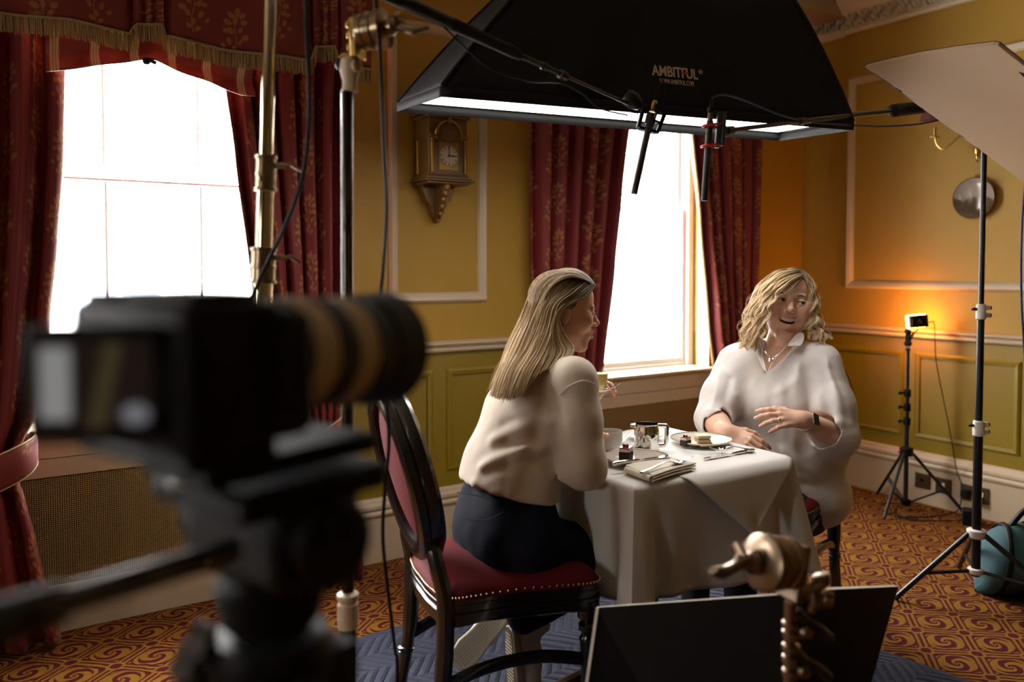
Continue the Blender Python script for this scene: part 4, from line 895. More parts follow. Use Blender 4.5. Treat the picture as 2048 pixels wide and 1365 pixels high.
# ------------------------------------------------------------------ dining chairs
mEbony = M_('black_lacquer', (.010, .008, .007), .22, coat=.5); mVelvet = M_('red_velvet', (.115, .005, .009), .75, spec=.2, bump=(120, .2), var=.2)
mNail = M_('nail_brass', (.7, .55, .32), .25, 1)
def make_chair(label, loc, rz):
    r = thing('dining_chair', label, 'chair', loc, None, True, rz)
    def seat_out(u, k=1.0, bow=1.0):    # seat outline: rounded trapezium with bowed sides
        pts = [(.235, 0), (.235, .13), (.215, .215), (.10, .222), (-.10, .200), (-.20, .175), (-.225, .09), (-.228, 0)]
        full = pts+[(x, -y) for x, y in reversed(pts[1:-1])]
        n = len(full); q = u*n; i = int(q) % n; t = q-int(q); p = [full[(i+j-1) % n] for j in range(4)]
        f = lambda a, b, c, d: .5*(2*b+(c-a)*t+(2*a-5*b+4*c-d)*t*t+(3*b-a-3*c+d)*t**3)
        return f(*[w[0] for w in p])*k, f(*[w[1] for w in p])*k
    def zser(x): return .012*math.cos(x*13)     # serpentine rail
    N = 72
    b = MB()
    for z0, z1, k in ((.415, .437, .97), (.437, .445, 1.0), (.445, .462, .975), (.462, .468, .995), (.468, .480, .985)):
        vs = []; fs = []
        for i in range(N):
            x, y = seat_out(i/N, k); vs += [(x, y, z0+zser(x)*(1 if z0 < .43 else .4)), (x, y, z1+zser(x)*.4)]
        for i in range(N): j = (i+1) % N; fs.append((2*i, 2*j, 2*j+1, 2*i+1))
        fs.append(tuple(2*i for i in reversed(range(N)))); fs.append(tuple(2*i+1 for i in range(N))); b.add(vs, fs)
    b.build('seat_rail', mEbony, r)
    def cu(u, v):
        x, y = seat_out(u, math.sin(PI/2*min(1, v*1.0))**.55*.985 if v > 0 else 0); return (x, y, .482+.055*math.cos(PI/2*v)**.8-.004+zser(x)*.4)
    MB().grid(lambda u, v: cu(u, 1-v), 48, 12, wrap=True).build('seat_cushion', mVelvet, r, ang=180)
    b = MB()
    for i in range(132):
        x, y = seat_out(i/132, .992); b.sph((x, y, .4885+zser(x)*.4), .0038, 6)
    o = b.build('nail_trim', mNail, r); o['kind'] = 'stuff'
    # oval back, tilted
    tl = math.radians(14); cz, cx = .785, -.268; dirz = Vector((-math.sin(tl), 0, math.cos(tl))); nf = Vector((math.cos(tl), 0, math.sin(tl))); cc = Vector((cx, 0, cz)); ay, az = .185, .222
    def ov(a, k=1.0, dk=0, o=0): return cc+Vector((0, 1, 0))*((ay*k+dk)*math.cos(a))+dirz*((az*k+dk)*math.sin(a))+nf*o
    prof = [(x*1.25, y*1.5) for x, y in [(-.021, -.018), (-.010, -.024), (.010, -.024), (.019, -.020), (.022, -.008), (.016, -.003), (.022, .006), (.022, .016), (.010, .024), (-.010, .024), (-.021, .018)]]
    b = MB(); n = 72; vs = []; fs = []; m = len(prof)
    for i in range(n):
        for d, o in prof: vs.append(ov(2*PI*i/n, 1, d, o))
    for i in range(n):
        for k in range(m): fs.append((i*m+k, ((i+1) % n)*m+k, ((i+1) % n)*m+(k+1) % m, i*m+(k+1) % m))
    b.add(vs, fs).build('back_frame', mEbony, r)
    for s, nm in ((1, 'back_cushion'), (-1, 'rear_padding')):
        b = MB(); b.grid(lambda u, v, s=s: ov(2*PI*u, max(1-v, 1e-3)*.90, 0, s*(.010+.020*math.sin(PI/2*min(1, v*1.2))**.7)), 48, 8, wrap=True); b.build(nm, mVelvet, r, ang=180)
    for s in (-1, 1):
        q = ov(-PI/2+s*.62, 1, .0); b = MB(); b.tube(catmull([q+dirz*.02, Vector((-.222, s*.158, .56)), Vector((-.205, s*.168, .45)), Vector((-.215, s*.165, .25)), Vector((-.265, s*.162, 0))], 8), [.020]*8+[.021]*8+[.0235]*8+[.019]*8+[.0165], 10, sq=1.15); l = b.build('leg', mEbony, r)
        b = MB(); b.lathe([(.0215, 0), (.0245, .002), (.0245, .006), (.0215, .008), (.0215, .012), (.0245, .014), (.0245, .018), (.0215, .020)], Vector((-.222, s*.165, .20)), (-.15, 0, 1), 16); b.build('ring_turning', mEbony, l)
        b = MB(); b.lathe([(.012, 0), (.014, .01), (.0135, .03), (.023, .30), (.026, .32), (.020, .33), (.020, .337), (.027, .345), (.027, .36), (.020, .368), (.030, .38), (.030, .43)], (.195, s*.192, 0), n=18); b.build('leg', mEbony, r)
        b = MB(); b.tube(catmull([(-.218, s*.165, .245), (-.10, s*.176, .285), (.05, s*.186, .292), (.19, s*.192, .262)], 8), .0125, 8, sq=1.5); b.build('stretcher', mEbony, r)
    return r
_c = CW(-.044, 2.265, 0)
make_chair('black oval-back dining chair with red velvet, under the woman in cream', (_c.x, _c.y, .018), math.radians(22)-YAW)
make_chair('black oval-back dining chair under the woman in white', (2.53, 2.05, .001), math.radians(196))
# ------------------------------------------------------------------ table, cloth, overlay
TX0, TX1, TY0, TY1, TZ = 1.42, 2.075, 1.60, 2.195, .765
TC = Vector(((TX0+TX1)/2, (TY0+TY1)/2, 0))
mWood = M_('dark_wood', (.05, .022, .010), .35, var=.3)
r = thing('table', 'small square pedestal table hidden under the white tablecloth', 'table', TC)
MB().b2((TX0+.006, TY0+.006, TZ-.03), (TX1-.006, TY1-.006, TZ-.004)).build('tabletop', mWood, r, bevel=.006)
MB().lathe([(.05, .10), (.055, .12), (.035, .16), (.03, .4), (.04, .62), (.09, .72), (.12, .735)], TC, n=20).build('pedestal', mWood, r)
for k in range(4):
    a = PI/4+k*PI/2+.5; e = Vector((math.cos(a), math.sin(a), 0)); b = MB(); b.tube([TC+e*.03+Vector((0, 0, .13)), TC+e*.12+Vector((0, 0, .10)), TC+e*.27+Vector((0, 0, .05)), TC+e*.31+Vector((0, 0, .045))], [.03, .03, .024, .018], 10); l = b.build('leg', mWood, r)
    MB().box(TC+e*.315+Vector((0, 0, .043)), (.012, .03, .022), (0, 0, a)).build('metal_cap', mSteel, l, bevel=.002)
mLinen = M_('white_linen', (.74, .71, .67), .8, bump=(420, .12), sheen=.1)
def cloth():
    r = thing('tablecloth', 'white linen tablecloth hanging to the knee over the small table', 'tablecloth', (TC.x, TC.y, TZ))
    hw, hd = (TX1-TX0)/2+.004, (TY1-TY0)/2+.004; R = .018
    def per(s):   # rounded rectangle, s 0..1 from the near-left corner going right; returns point, outward normal, corner weight
        L = [2*hw, 2*hd, 2*hw, 2*hd]; T = sum(L); q = (s % 1)*T; k = 0
        while q > L[k]: q -= L[k]; k += 1
        t = q/L[k]; C = [(-hw, -hd), (hw, -hd), (hw, hd), (-hw, hd)]; a = Vector((*C[k], 0)); c = Vector((*C[(k+1) % 4], 0)); p = a.lerp(c, t)
        nn = [Vector((0, -1, 0)), Vector((1, 0, 0)), Vector((0, 1, 0)), Vector((-1, 0, 0))]; n = nn[k]; d0 = q; d1 = L[k]-q
        if d0 < .07: w = 1-d0/.07; n = n.lerp(nn[k-1], .5*w*w); cw = w; 
        elif d1 < .07: w = 1-d1/.07; n = n.lerp(nn[(k+1) % 4], .5*w*w); cw = w
        else: cw = 0
        # round the corner
        if cw > 0: p -= n.normalized()*.006*cw**2
        return p, n.normalized(), cw, min(d0, d1), k, d0
    vs = []
    def fn(u, v):
        p, n, cw, dm, k, d0 = per(u); base = TC+p
        if v < .12:     # rounded edge
            a = v/.12*PI/2; return base+n*(-R+R*math.sin(a))+Vector((0, 0, TZ-R+R*math.cos(a)))
        t = (v-.12)/.88
        hem = .435-.055*cw**1.5+.012*math.sin(u*31)
        drop = (TZ-R-hem)*t
        fold = math.exp(-((dm-.085)/.035)**2)
        out = .012*t+.022*t*math.sin(u*2*PI*7+1.3)*(1-cw)*.6+.085*t*cw**1.6-.040*t*fold
        if k == 0: out += .018*t*math.sin(d0*13+.5)
        return base+n*out+Vector((0, 0, TZ-R-drop))
    N = 160; b = MB(); b.grid(fn, N, 26, wrap=True)
    top = [b.v[i] for i in range(N)]; cen = len(b.v); b.v.append((TC.x, TC.y, TZ)); 
    for i in range(N): b.f.append((cen, i, (i+1) % N)); b.m.append(0)
    b.build('cloth', mLinen, r, solid=.0015, ang=60)
    # smaller overlay cloth whose corner hangs over the near side
    q = thing('overlay_cloth', 'white top cloth laid over the tablecloth, its corner hanging as a triangle', 'tablecloth', (TC.x+.1, TY0, TZ))
    Yf = TY0-.024; ap = hitY(1506, 1072, Yf-.028); xl, xr = 1.60, 2.06; bb = MB(); vsx = []
    def ov(u, v):
        if v < .5:
            t = v/.5; y = TY1-.05+(TY0+.012-(TY1-.05))*t; return (xl+(xr-xl)*u, y, TZ+.0025)
        t = (v-.5)/.5; x0 = xl+(ap.x-xl)*t; x1 = xr+(ap.x-xr)*t; x = x0+(x1-x0)*u
        if t < .10: a = t/.1*PI/2; return (x, TY0+.012-.034*math.sin(a), TZ+.0025-.02*(1-math.cos(a)))
        s = (t-.1)/.9; return (x, Yf-.004-.026*s-.006*math.sin(u*PI*2)*s, TZ-.0175+(ap.z-TZ+.0175)*s)
    bb.grid(ov, 30, 44); bb.build('cloth', mLinen, q, solid=.0015, ang=180)
cloth()
TT = TZ+.005
mCreamCh = M_('cream_china', (.70, .66, .56), .15, coat=.4)
def plate(c, R, label, mat, speck=0):
    r = thing('plate', label, 'plate', (c[0], c[1], TT))
    MB().lathe([(0, .004), (R*.55, .004), (R*.66, .007), (R*.97, .016), (R, .0175), (R*.985, .014), (R*.7, .003), (R*.55, 0), (0, 0)], (c[0], c[1], TT), n=56).build('dish', mat, r)
    MB().tube([(c[0]+R*.985*math.cos(t), c[1]+R*.985*math.sin(t), TT+.0172) for t in np.linspace(0, 2*PI, 57)], .0012, 5).build('rim_line', mCreamCh if mat is mChina else mSteel, r)
    return r
plate((1.955, 1.875), .100, 'cream dinner plate with cake and sandwich in front of the woman in white', mCreamCh)
plate((1.605, 1.80), .100, 'grey-white plate with chocolate cake beside the elbow of the woman in cream', M_('greige_china', (.56, .50, .43), .15, coat=.5))
plate((1.842, 2.035), .070, 'white side plate on the far side of the table behind the jug', mChina)
def saucer(c, R, label):
    r = thing('saucer', label, 'saucer', (c[0], c[1], TT)); MB().lathe([(0, .003), (R*.45, .003), (R*.5, .006), (R*.97, .013), (R, .0145), (R*.6, .002), (0, 0)], (c[0], c[1], TT), n=40).build('dish', mChina, r)
saucer((1.645, 1.957), .073, 'white saucer under the coffee cup')
r = thing('coffee_cup', 'white straight-sided coffee cup on its saucer beside the steel jug', 'cup', (1.64, 1.96, TT+.004))
MB().lathe([(.030, 0), (.034, .004), (.037, .012), (.0385, .058), (.0375, .060), (.036, .058), (.0345, .014), (.028, .006), (0, .006)], (1.64, 1.96, TT+.0035), n=40).build('bowl', mChina, r)
MB().lathe([(0, 0), (.0355, 0)], (1.64, 1.96, TT+.048), n=32).build('coffee', M_('milky_coffee', (.25, .13, .06), .2), r)
d = (Vector((1.64, 1.96, 0))-Vector((1.0, 1.6, 0))).normalized(); MB().tube(catmull([Vector((1.64, 1.96, TT+.05))+d*.036, Vector((1.64, 1.96, TT+.052))+d*.055, Vector((1.64, 1.96, TT+.035))+d*.062, Vector((1.64, 1.96, TT+.018))+d*.038], 6), .004, 8).build('handle', mChina, r)
r = thing('jug', 'polished steel jug with angular handle in the middle of the table', 'jug', (1.725, 1.885, TT))
J = Vector((1.725, 1.885, TT)); MB().lathe([(0, 0), (.0385, 0), (.0395, .003), (.0395, .060), (.038, .078), (.036, .086), (.037, .089), (.0355, .0885), (.035, .084), (.037, .07), (.0375, .01), (0, .008)], J, n=48).build('body', mSilver, r)
MB().tube(catmull([J+RT*.035+Vector((0, 0, .082)), J+RT*.062+Vector((0, 0, .081))], 2)+[J+RT*.064+Vector((0, 0, .079)), J+RT*.061+Vector((0, 0, .024)), J+RT*.058+Vector((0, 0, .020)), J+RT*.036+Vector((0, 0, .018))], .0045, 10, sq=1.6).build('handle', mSilver, r)
sp = (-RT).normalized(); MB().prism([(-.014, 0), (.014, 0), (0, .016)], J-RT*.036+Vector((0, 0, .0865)), FW.cross(Vector((0, 0, 1))).cross(Vector((0, 0, 1))).normalized(), sp, (0, 0, -1), .010).build('spout', mSilver, r)
mChoc = M_('chocolate_cake', (.035, .013, .008), .8, bump=(150, .8)); mCrm = M_('cream_filling', (.72, .60, .48), .6); mBerry = M_('berry_glaze', (.20, .008, .020), .15, coat=.6); mBread = M_('white_bread', (.78, .68, .44), .85, bump=(200, .5)); mFill = M_('orange_filling', (.55, .22, .05), .6)
def cake(c, s, label, rz):
    c = Vector(c); r = thing('cake_square', label, 'cake', c); E3 = Euler((0, 0, rz)).to_matrix()
    MB().box(c+Vector((0, 0, s*.34)), (s, s*.9, s*.68), E3).build('sponge', mChoc, r, bevel=s*.08)
    MB().box(c+Vector((0, 0, s*.82)), (s*.95, s*.86, s*.28), E3).build('cream', mCrm, r, bevel=s*.08)
    b = MB(); b.box(c+Vector((0, 0, s*1.0)), (s*.93, s*.84, s*.09), E3); b.build('glaze', mBerry, r, bevel=s*.03)
    for k in range(3): MB().sph(c+Vector((math.cos(k*2.1+.4)*s*.18, math.sin(k*2.1+.4)*s*.16, s*1.13)), s*(.14 if k else .16), 10).build('berry' if k else 'cream_dot', mBerry if k else mCrm, r)
_p = hitZ(1252, 921, TT+.004)
cake((_p.x, _p.y, TT+.005), .038, 'chocolate cake square on the plate by the elbow of the woman in cream', .5)
_p = hitZ(1371, 893, TT+.004)
cake((_p.x, _p.y, TT+.005), .029, 'chocolate cake square on the dinner plate beside the sandwich', .2)
_p = hitZ(1407, 894, TT+.004)
r = thing('finger_sandwich', 'small white bread sandwich with orange filling on the dinner plate', 'sandwich', (_p.x, _p.y, TT+.005))
E3 = Euler((0, 0, -.45)).to_matrix()
for z, nm, m, h in ((.0065, 'bread', mBread, .011), (.0135, 'filling', mFill, .004), (.0205, 'bread', mBread, .010), (.027, 'filling', mFill, .003), (.0335, 'bread', mBread, .010)):
    off = Vector((.006 if z < .016 else -.004, 0, 0)); MB().box(Vector((_p.x, _p.y, TT+.005+z))+off-RT*(.003 if nm == 'filling' else 0), (.043, .036, h), E3).build(nm, m, r, bevel=.002)
mCut = mSilver
def knife(a, c, label, z):
    a = Vector((a[0], a[1], z)); c = Vector((c[0], c[1], z)); d = (c-a); L = d.length; d.normalize(); s = Vector((-d.y, d.x, 0))
    r = thing('table_knife', label, 'knife', (a+c)/2)
    MB().tube([a, a+d*.01, a+d*L*.30, a+d*L*.44], [.004, .0055, .0045, .003], 10, sq=1.3).build('handle', mCut, r)
    b = MB(); pl = [(L*.43, -.003), (L*.5, -.007), (L*.85, -.009), (L*.96, -.007), (L, .002), (L*.9, .006), (L*.5, .006), (L*.43, .003)]; b.prism(pl, a-Vector((0, 0, .0008)), d, s, (0, 0, 1), .0016); b.build('blade', mCut, r, smooth=False)
def fork(a, c, label, z, up=.0):
    a = Vector((a[0], a[1], z)); c = Vector((c[0], c[1], z+up)); d = (c-a); L = d.length; d.normalize(); s = Vector((-d.y, d.x, 0)).normalized(); k = Vector((0, 0, 1))
    r = thing('table_fork', label, 'fork', (a+c)/2)
    MB().tube(catmull([a, a+d*L*.2+k*.003, a+d*L*.45+k*.010, a+d*L*.60+k*.007], 6), [.0062, .006, .0058, .0055, .005, .0048, .0045, .0042, .004, .0038, .0035, .0033, .003, .003, .003, .003, .003, .003, .003], 8, sq=.5).build('handle', mCut, r)
    b = MB()
    def hd(u, v): w = .0035+.0085*math.sin(min(1, v*1.6)*PI/2); return a+d*L*(.59+.18*v)+s*((u-.5)*2*w)+k*(.006-.009*math.sin(v*PI*.8)+.004*(2*u-1)**2)
    b.grid(hd, 8, 8); b.build('neck', mCut, r, solid=.0014, ang=180)
    for j in range(4):
        o = (j-1.5)*.0055; MB().tube([a+d*L*.765+s*o+k*-.0015, a+d*L*.88+s*o+k*.001, a+d*L+s*o+k*.007], [.0014, .0012, .0006], 6).build('tine', mCut, r)
a, c = hitZ(1226, 931, TT+.02), hitZ(1341, 914, TT+.02); knife(a, c, 'steel knife lying across the plate with the larger chocolate cake', TT+.0235)
# napkin
_r = thing('napkin', 'folded cream linen napkin at the near table edge under a fork', 'napkin', (1.57, 1.67, TT))
nl, nf_, nr, nb = [hitZ(x, y, TT) for x, y in ((1249, 946), (1306, 967), (1392, 941), (1332, 925))]
mNap = M_('cream_linen', (.70, .62, .50), .8, bump=(300, .15))
for k, (z, sh) in enumerate(((0, 0), (.006, .012), (.0125, .024))):
    def fn(u, v, z=z, sh=sh):
        p = nl.lerp(nf_, u).lerp(nb.lerp(nr, u), v); cc = (nl+nr)/2; p = p+(nb-nf_).normalized()*(sh*.5)
        return (p.x, p.y, TT+.003+z+.003*math.sin(v*PI)+.0015*math.sin(u*7+k))
    MB().grid(fn, 16, 16).build('fold', mNap, _r, solid=.0045, ang=60, bevel=.0018)
b = MB(); b.tube([Vector((nl.lerp(nf_, t).x, nl.lerp(nf_, t).y, TT+.010)) for t in np.linspace(.05, .95, 9)], .0085, 10); b.build('folded_edge', mNap, _r)
a, c = hitZ(1283, 947, TT+.022), hitZ(1382, 916, TT+.03); fork(a, c, 'steel fork resting on the folded napkin, tines up', TT+.0235, .004)
a, c = hitZ(1508, 903, TT), hitZ(1406, 921, TT); knife(a, c, 'steel knife on the right of the table crossing a fork', TT+.004)
a, c = hitZ(1507, 906, TT), hitZ(1419, 906, TT); fork(a, c, 'steel fork crossing the knife on the right of the table', TT+.010)
a, c = hitZ(1262, 880, TT), hitZ(1238, 896, TT+.006)
r = thing('teaspoon', 'teaspoon on the saucer beside the coffee cup', 'spoon', (a.x, a.y, TT)); b = MB(); b.tube([Vector((a.x, a.y, TT+.02)), Vector((c.x, c.y, TT+.014))], [.003, .002], 8, sq=.6); b.build('handle', mCut, r); MB().sph((c.x, c.y, TT+.014), (.011, .015, .004), 12).build('bowl', mCut, r)
# ------------------------------------------------------------------ hinged black flag boards standing in front
mBoardE = M_('board_white_edge', (.62, .55, .45), .7, bump=(90, .3))
def flags():
    def pane(r, nm, TL, TR, BL, BR, t=.011):
        n = (TR-TL).cross(BL-TL).normalized()
        if n.dot(CAMP-TL) < 0: n = -n
        b = MB(); b.add([TL, TR, BR, BL, TL-n*t, TR-n*t, BR-n*t, BL-n*t], [(0, 3, 2, 1), (4, 5, 6, 7)]); o = b.build(nm, mBlack, r, smooth=False)
        b = MB(); b.add([TL, TR, BR, BL, TL-n*t, TR-n*t, BR-n*t, BL-n*t], [(0, 1, 5, 4), (1, 2, 6, 5), (2, 3, 7, 6), (3, 0, 4, 7)]); dd = (TR-TL).normalized(); dn = (BL-TL).normalized(); L_ = (BL-TL).length; b.prism([(0, 0), (.007, 0), (.006, L_), (0, L_)], TL+n*.0004, dd, dn, n, .0006); b.build('board_edge', mBoardE, o, smooth=False)
    r = thing('flag_board', 'black polyboard with pale edge standing in front of the table, left of the clamp', 'flag', P(1380, 1210, 1.65))
    TL, TR = P(1192, 1216, 1.72), P(1572, 1189, 1.56); BL = P(1166, 1400, 1.70); BL = TL+(BL-TL)*((TL.z-.024)/(TL.z-BL.z)); BR = Vector((TR.x, TR.y, .024))+(BL-TL).cross(Vector((0, 0, 1)))*0
    pane(r, 'panel', TL, TR, BL, BR)
    r = thing('flag_board', 'black polyboard standing at the lower right beside the bare carpet', 'flag', P(1700, 1180, 1.7))
    TL, TR = P(1580, 1183, 1.60), P(1797, 1174, 1.82); BR = P(1705, 1500, 1.80); BR = TR+(BR-TR)*((TR.z-.012)/(TR.z-BR.z)); pane(r, 'panel', TL, TR, Vector((TL.x, TL.y, .024)), BR)
flags()
# ------------------------------------------------------------------ clamp stand in front, lower right
mBronze = M_('warm_steel', (.26, .19, .13), .33, 1)
def front_stand():
    D = 1.34; r = thing('grip_stand', 'steel clamp stand with grip head at the bottom right foreground', 'stand', (P(1585, 1300, D).x, P(1585, 1300, D).y, 0))
    c = P(1556, 1126, D); grip_head(r, c, (-RT*.86-FW*.42+Vector((0, 0, .16))), 1.12, mBronze, mBronze)
    top = P(1580, 1205, D); bot = Vector((P(1583, 1300, D).x, P(1583, 1300, D).y, .0))
    MB().cyl(bot+Vector((0, 0, .05)), top, .0095, n=18).build('pole', mBronze, r)
    for y in (1250, 1268, 1295, 1318, 1345): MB().lathe([(.0095, -.006), (.0145, -.005), (.0145, .004), (.0095, .006)], P(1582, y, D), n=18).build('collar', mBronze, r)
    for y, dx in ((1222, 0), (1300, -4)):
        b = MB(); p = P(1590+dx, y, D); b.tube(catmull([p, P(1610+dx, y+20, D), P(1640+dx, y+38, D), P(1664+dx, y+60, D)], 6), [.010]*6+[.008]*6+[.009]*6+[.005], 10); b.build('lever', M_('dark_lever', (.05, .035, .025), .3, .7), r)
        b = MB(); b.lathe([(.006, 0), (.011, .004), (.011, .016), (.006, .02)], P(1606+dx, y+38, D), -FW, 14); b.build('lock_nut', mBronze, r)
    b = MB(); p = P(1604, 1165, D); b.tube(catmull([P(1600, 1178, D), P(1622, 1180, D), P(1642, 1165, D), P(1640, 1148, D)], 6), [.009]*6+[.008]*6+[.010]*6+[.006], 10, sq=1.5); b.build('wing_handle', mBronze, r)
    MB().tube([P(1630, 1182, D), P(1632, 1205, D), P(1622, 1226, D)], [.009, .010, .006], 10, sq=1.4).build('wing_handle', mBronze, r)
    for k in range(3): a = .6+k*2.1; e = Vector((math.cos(a), math.sin(a), 0)); MB().tube([bot+Vector((0, 0, .12)), bot+e*.08+Vector((0, 0, .11)), bot+e*.30+Vector((0, 0, .034))], .009, 8).build('leg', mBronze, r)
front_stand()
# ------------------------------------------------------------------ film camera on its tripod, close to us on the left
mCamB = M_('camera_black', (.005, .0046, .0042), .65, spec=.15, bump=(200, .15)); mLensW = M_('lens_white', (.50, .385, .25), .5); mLensB = M_('lens_rubber', (.006, .006, .006), .55, spec=.3)
def film_camera():
    ph = math.radians(36); ad = (RT*math.sin(ph)+Vector((_sy, _cy, 0))*math.cos(ph)).normalized(); sd = ad.cross(Vector((0, 0, 1))).normalized(); k = Vector((0, 0, 1)); R3 = Matrix((sd, ad, k)).transposed()
    bc = P(352, 738, .53)
    r = thing('film_camera', 'black film camera with white-banded long lens, blurred in the left foreground', 'camera', bc)
    b = MB(); b.box(bc, (.142, .072, .092), R3); b.build('body', mCamB, r, bevel=.010, seg=3)
    b = MB(); b.box(bc+k*.048+sd*.022, (.075, .05, .010), R3); b.build('top_hump', mCamB, r, bevel=.004)
    b = MB(); b.box(bc-sd*.052+k*.047-ad*.002, (.030, .05, .008), R3); b.build('top_dial_block', mCamB, r, bevel=.003)
    b = MB(); b.box(bc+sd*.058+ad*.035+k*-.002, (.036, .045, .085), R3); b.build('hand_grip', mCamB, r, bevel=.012, seg=3)
    b = MB(); b.box(bc-k*.051, (.13, .065, .012), R3); b.build('base_plate', mCamB, r, bevel=.003)
    # fold-out monitor facing back towards us
    mc = P(196, 768, .47); mn = (CAMP-mc); mn.z = 0; mn = (mn.normalized()*.6-ad*.4).normalized(); ms = k.cross(mn).normalized(); RM = Matrix((ms, mn, k)).transposed()
    b = MB(); b.box(mc, (.080, .011, .070), RM); m = b.build('monitor', mBlack, r, bevel=.004)
    ms_ = bpy.data.materials.new('monitor_picture'); ms_.use_nodes = True; g = NT(ms_); U, V, _ = g.sep(g.tc('UV'))
    a = g.math('MULTIPLY', g.smooth(U, .02, .07), g.smooth(U, .34, .27)); hh = g.math('MULTIPLY', g.smooth(V, .06, .14), g.smooth(V, .98, .9))
    c1_ = g.mix(g.math('MULTIPLY', a, hh), (.010, .006, .005), (.25, .25, .24)); d_ = g.math('ABSOLUTE', g.math('SUBTRACT', U, g.math('ADD', .52, g.math('MULTIPLY', V, .16)))); c2_ = g.mix(g.smooth(d_, .12, .03), c1_, (.045, .035, .015))
    du = g.math('SUBTRACT', U, .86); dv = g.math('SUBTRACT', V, .16); rr = g.math('ADD', g.math('MULTIPLY', du, du), g.math('MULTIPLY', dv, dv)); c3_ = g.mix(g.smooth(rr, .025, .003), c2_, (.17, .17, .19))
    g.nt.links.new(c3_, g.b.inputs['Emission Color']); g.b.inputs['Emission Strength'].default_value = .7; g.b.inputs['Base Color'].default_value = (.004, .004, .004, 1); g.b.inputs['Roughness'].default_value = .25
    uv = []
    def sc(u, v): uv.append((u, v)); return mc+mn*.0062+ms*((u-.5)*.066)+k*((v-.5)*.050)
    b = MB(); b.grid(sc, 1, 1); b.uv = uv; b.build('screen', ms_, m, smooth=False)
    MB().box(mc+ms*.043, (.012, .014, .03), RM).build('hinge', mCamB, m, bevel=.002)
    # lens
    f0 = bc+ad*.036-sd*.004+k*.004; tip = P(762, 697, .745); la = (tip-f0).normalized(); L = (tip-f0).length
    segs = [('lens_mount', mLensB, 0, .10, .036, .040), ('lens_barrel', mLensB, .10, .26, .040, .043), ('white_ring', mLensW, .26, .40, .0435, .0445), ('zoom_ring', mLensB, .40, .52, .0455, .0455), ('white_ring', mLensW, .52, .66, .0450, .0460), ('focus_ring', mLensB, .66, .80, .0475, .0475), ('lens_hood', mLensB, .80, 1.0, .049, .0525)]
    for nm, m_, a, c, r0, r1 in segs: MB().lathe([(r0*.9, L*a), (r0, L*a+.001), (r1, L*c-.001), (r1*.96, L*c)], f0, la, 48).build(nm, m_, r)
    MB().lathe([(0, 0), (.038, 0)], f0+la*(L*.93), la, 32).build('front_glass', M_('front_glass', (.01, .01, .02), .05, coat=1), r)
    MB().box(f0+la*(L*.30)-k*.052, (.03, .05, .012), Matrix((sd, la, k)).transposed()).build('tripod_foot', mLensW, r, bevel=.003)
    # support rods and tripod
    t = thing('camera_tripod', 'black fluid-head tripod carrying the film camera at the left', 'tripod', Vector((P(560, 1200, .66).x, P(560, 1200, .66).y, 0)))
    hd = P(540, 1040, .66)
    MB().box(P(535, 905, .63), (.085, .16, .016), R3).build('quick_plate', mCamB, t, bevel=.004)
    MB().box(P(545, 960, .65), (.125, .14, .022), R3).build('head_platform', mCamB, t, bevel=.006)
    MB().box(P(392, 957, .61), (.042, .026, .007), Matrix.Rotation(-.25, 3, FW) @ R3).build('bubble_plate', M_('pale_metal', (.45, .46, .5), .35, .6), t, bevel=.002)
    MB().box(P(545, 1045, .66), (.135, .085, .085), R3).build('head_body', mBlack, t, bevel=.018, seg=3)
    b = MB(); p = P(545, 1050, .66); b.cyl(p-sd*.085, p+sd*.082, .034, n=28); b.build('tilt_drum', mBlack, t, bevel=.004)
    b = MB(); b.cyl(P(640, 1060, .62), P(690, 1050, .60), .012, n=14); b.build('tension_knob', mCamB, t)
    b = MB(); q0, q1 = P(470, 1100, .60), P(-60, 1262, .46); b.cyl(q0, q1, .0095, n=16); b.build('pan_handle', M_('grey_tube2', (.10, .10, .105), .5, .3), t)
    MB().cyl(P(120, 1207, .505), P(-60, 1262, .46), .0135, n=16).build('handle_sleeve', mRubber, t)
    V = lambda z: Vector((hd.x, hd.y, z))
    zb = P(560, 1150, .66).z
    MB().lathe([(.030, 0), (.040, .01), (.045, .04), (.03, .055)], V(zb-.045), n=24).build('bowl', mCamB, t)
    MB().lathe([(.048, -.03), (.052, -.01), (.046, .008)], V(zb-.055), n=24).build('leg_crown', mBlack, t)
    MB().cyl(V(zb-.5), V(zb-.05), .030, n=20).build('centre_column', mBlack, t)
    for i, a in enumerate((.35, 2.45, 4.55)):
        e = Vector((math.cos(a), math.sin(a), 0)); p0 = V(zb-.07)+e*.045; p1 = V(0.02)+e*.42; m1 = p0.lerp(p1, .42); s = e.cross(k)*.018
        b = MB(); b.tube([p0+s, m1+s], .011, 10); b.tube([p0-s, m1-s], .011, 10); b.box(p0.lerp(p1, .03), (.03, .05, .05), (0, 0, a)); b.box(m1, (.03, .055, .05), (0, 0, a)); lg = b.build('leg', mBlack, t)
        MB().tube([m1, p1], .011, 10).build('lower_leg', mCamB, lg); MB().sph(p1, (.018, .018, .018), 10).build('foot', mRubber, lg)
        bk = MB(); bk.cyl(m1+e.cross(k)*.028, m1+e.cross(k)*.045, .014, n=14); bk.build('lock_knob', M_('grey_knob', (.2, .21, .22), .4), lg)
    for k_, (x, y, w) in enumerate(((425, 1288, .022), (400, 1328, .024))):
        p = P(x, y, .64); MB().lathe([(0, 0), (w*.6, .002), (w*.6, .018), (0, .02)], p, (-RT*.9+k*.3), 16).build('lock_lever', bpy.data.materials['grey_knob'], t)
film_camera()
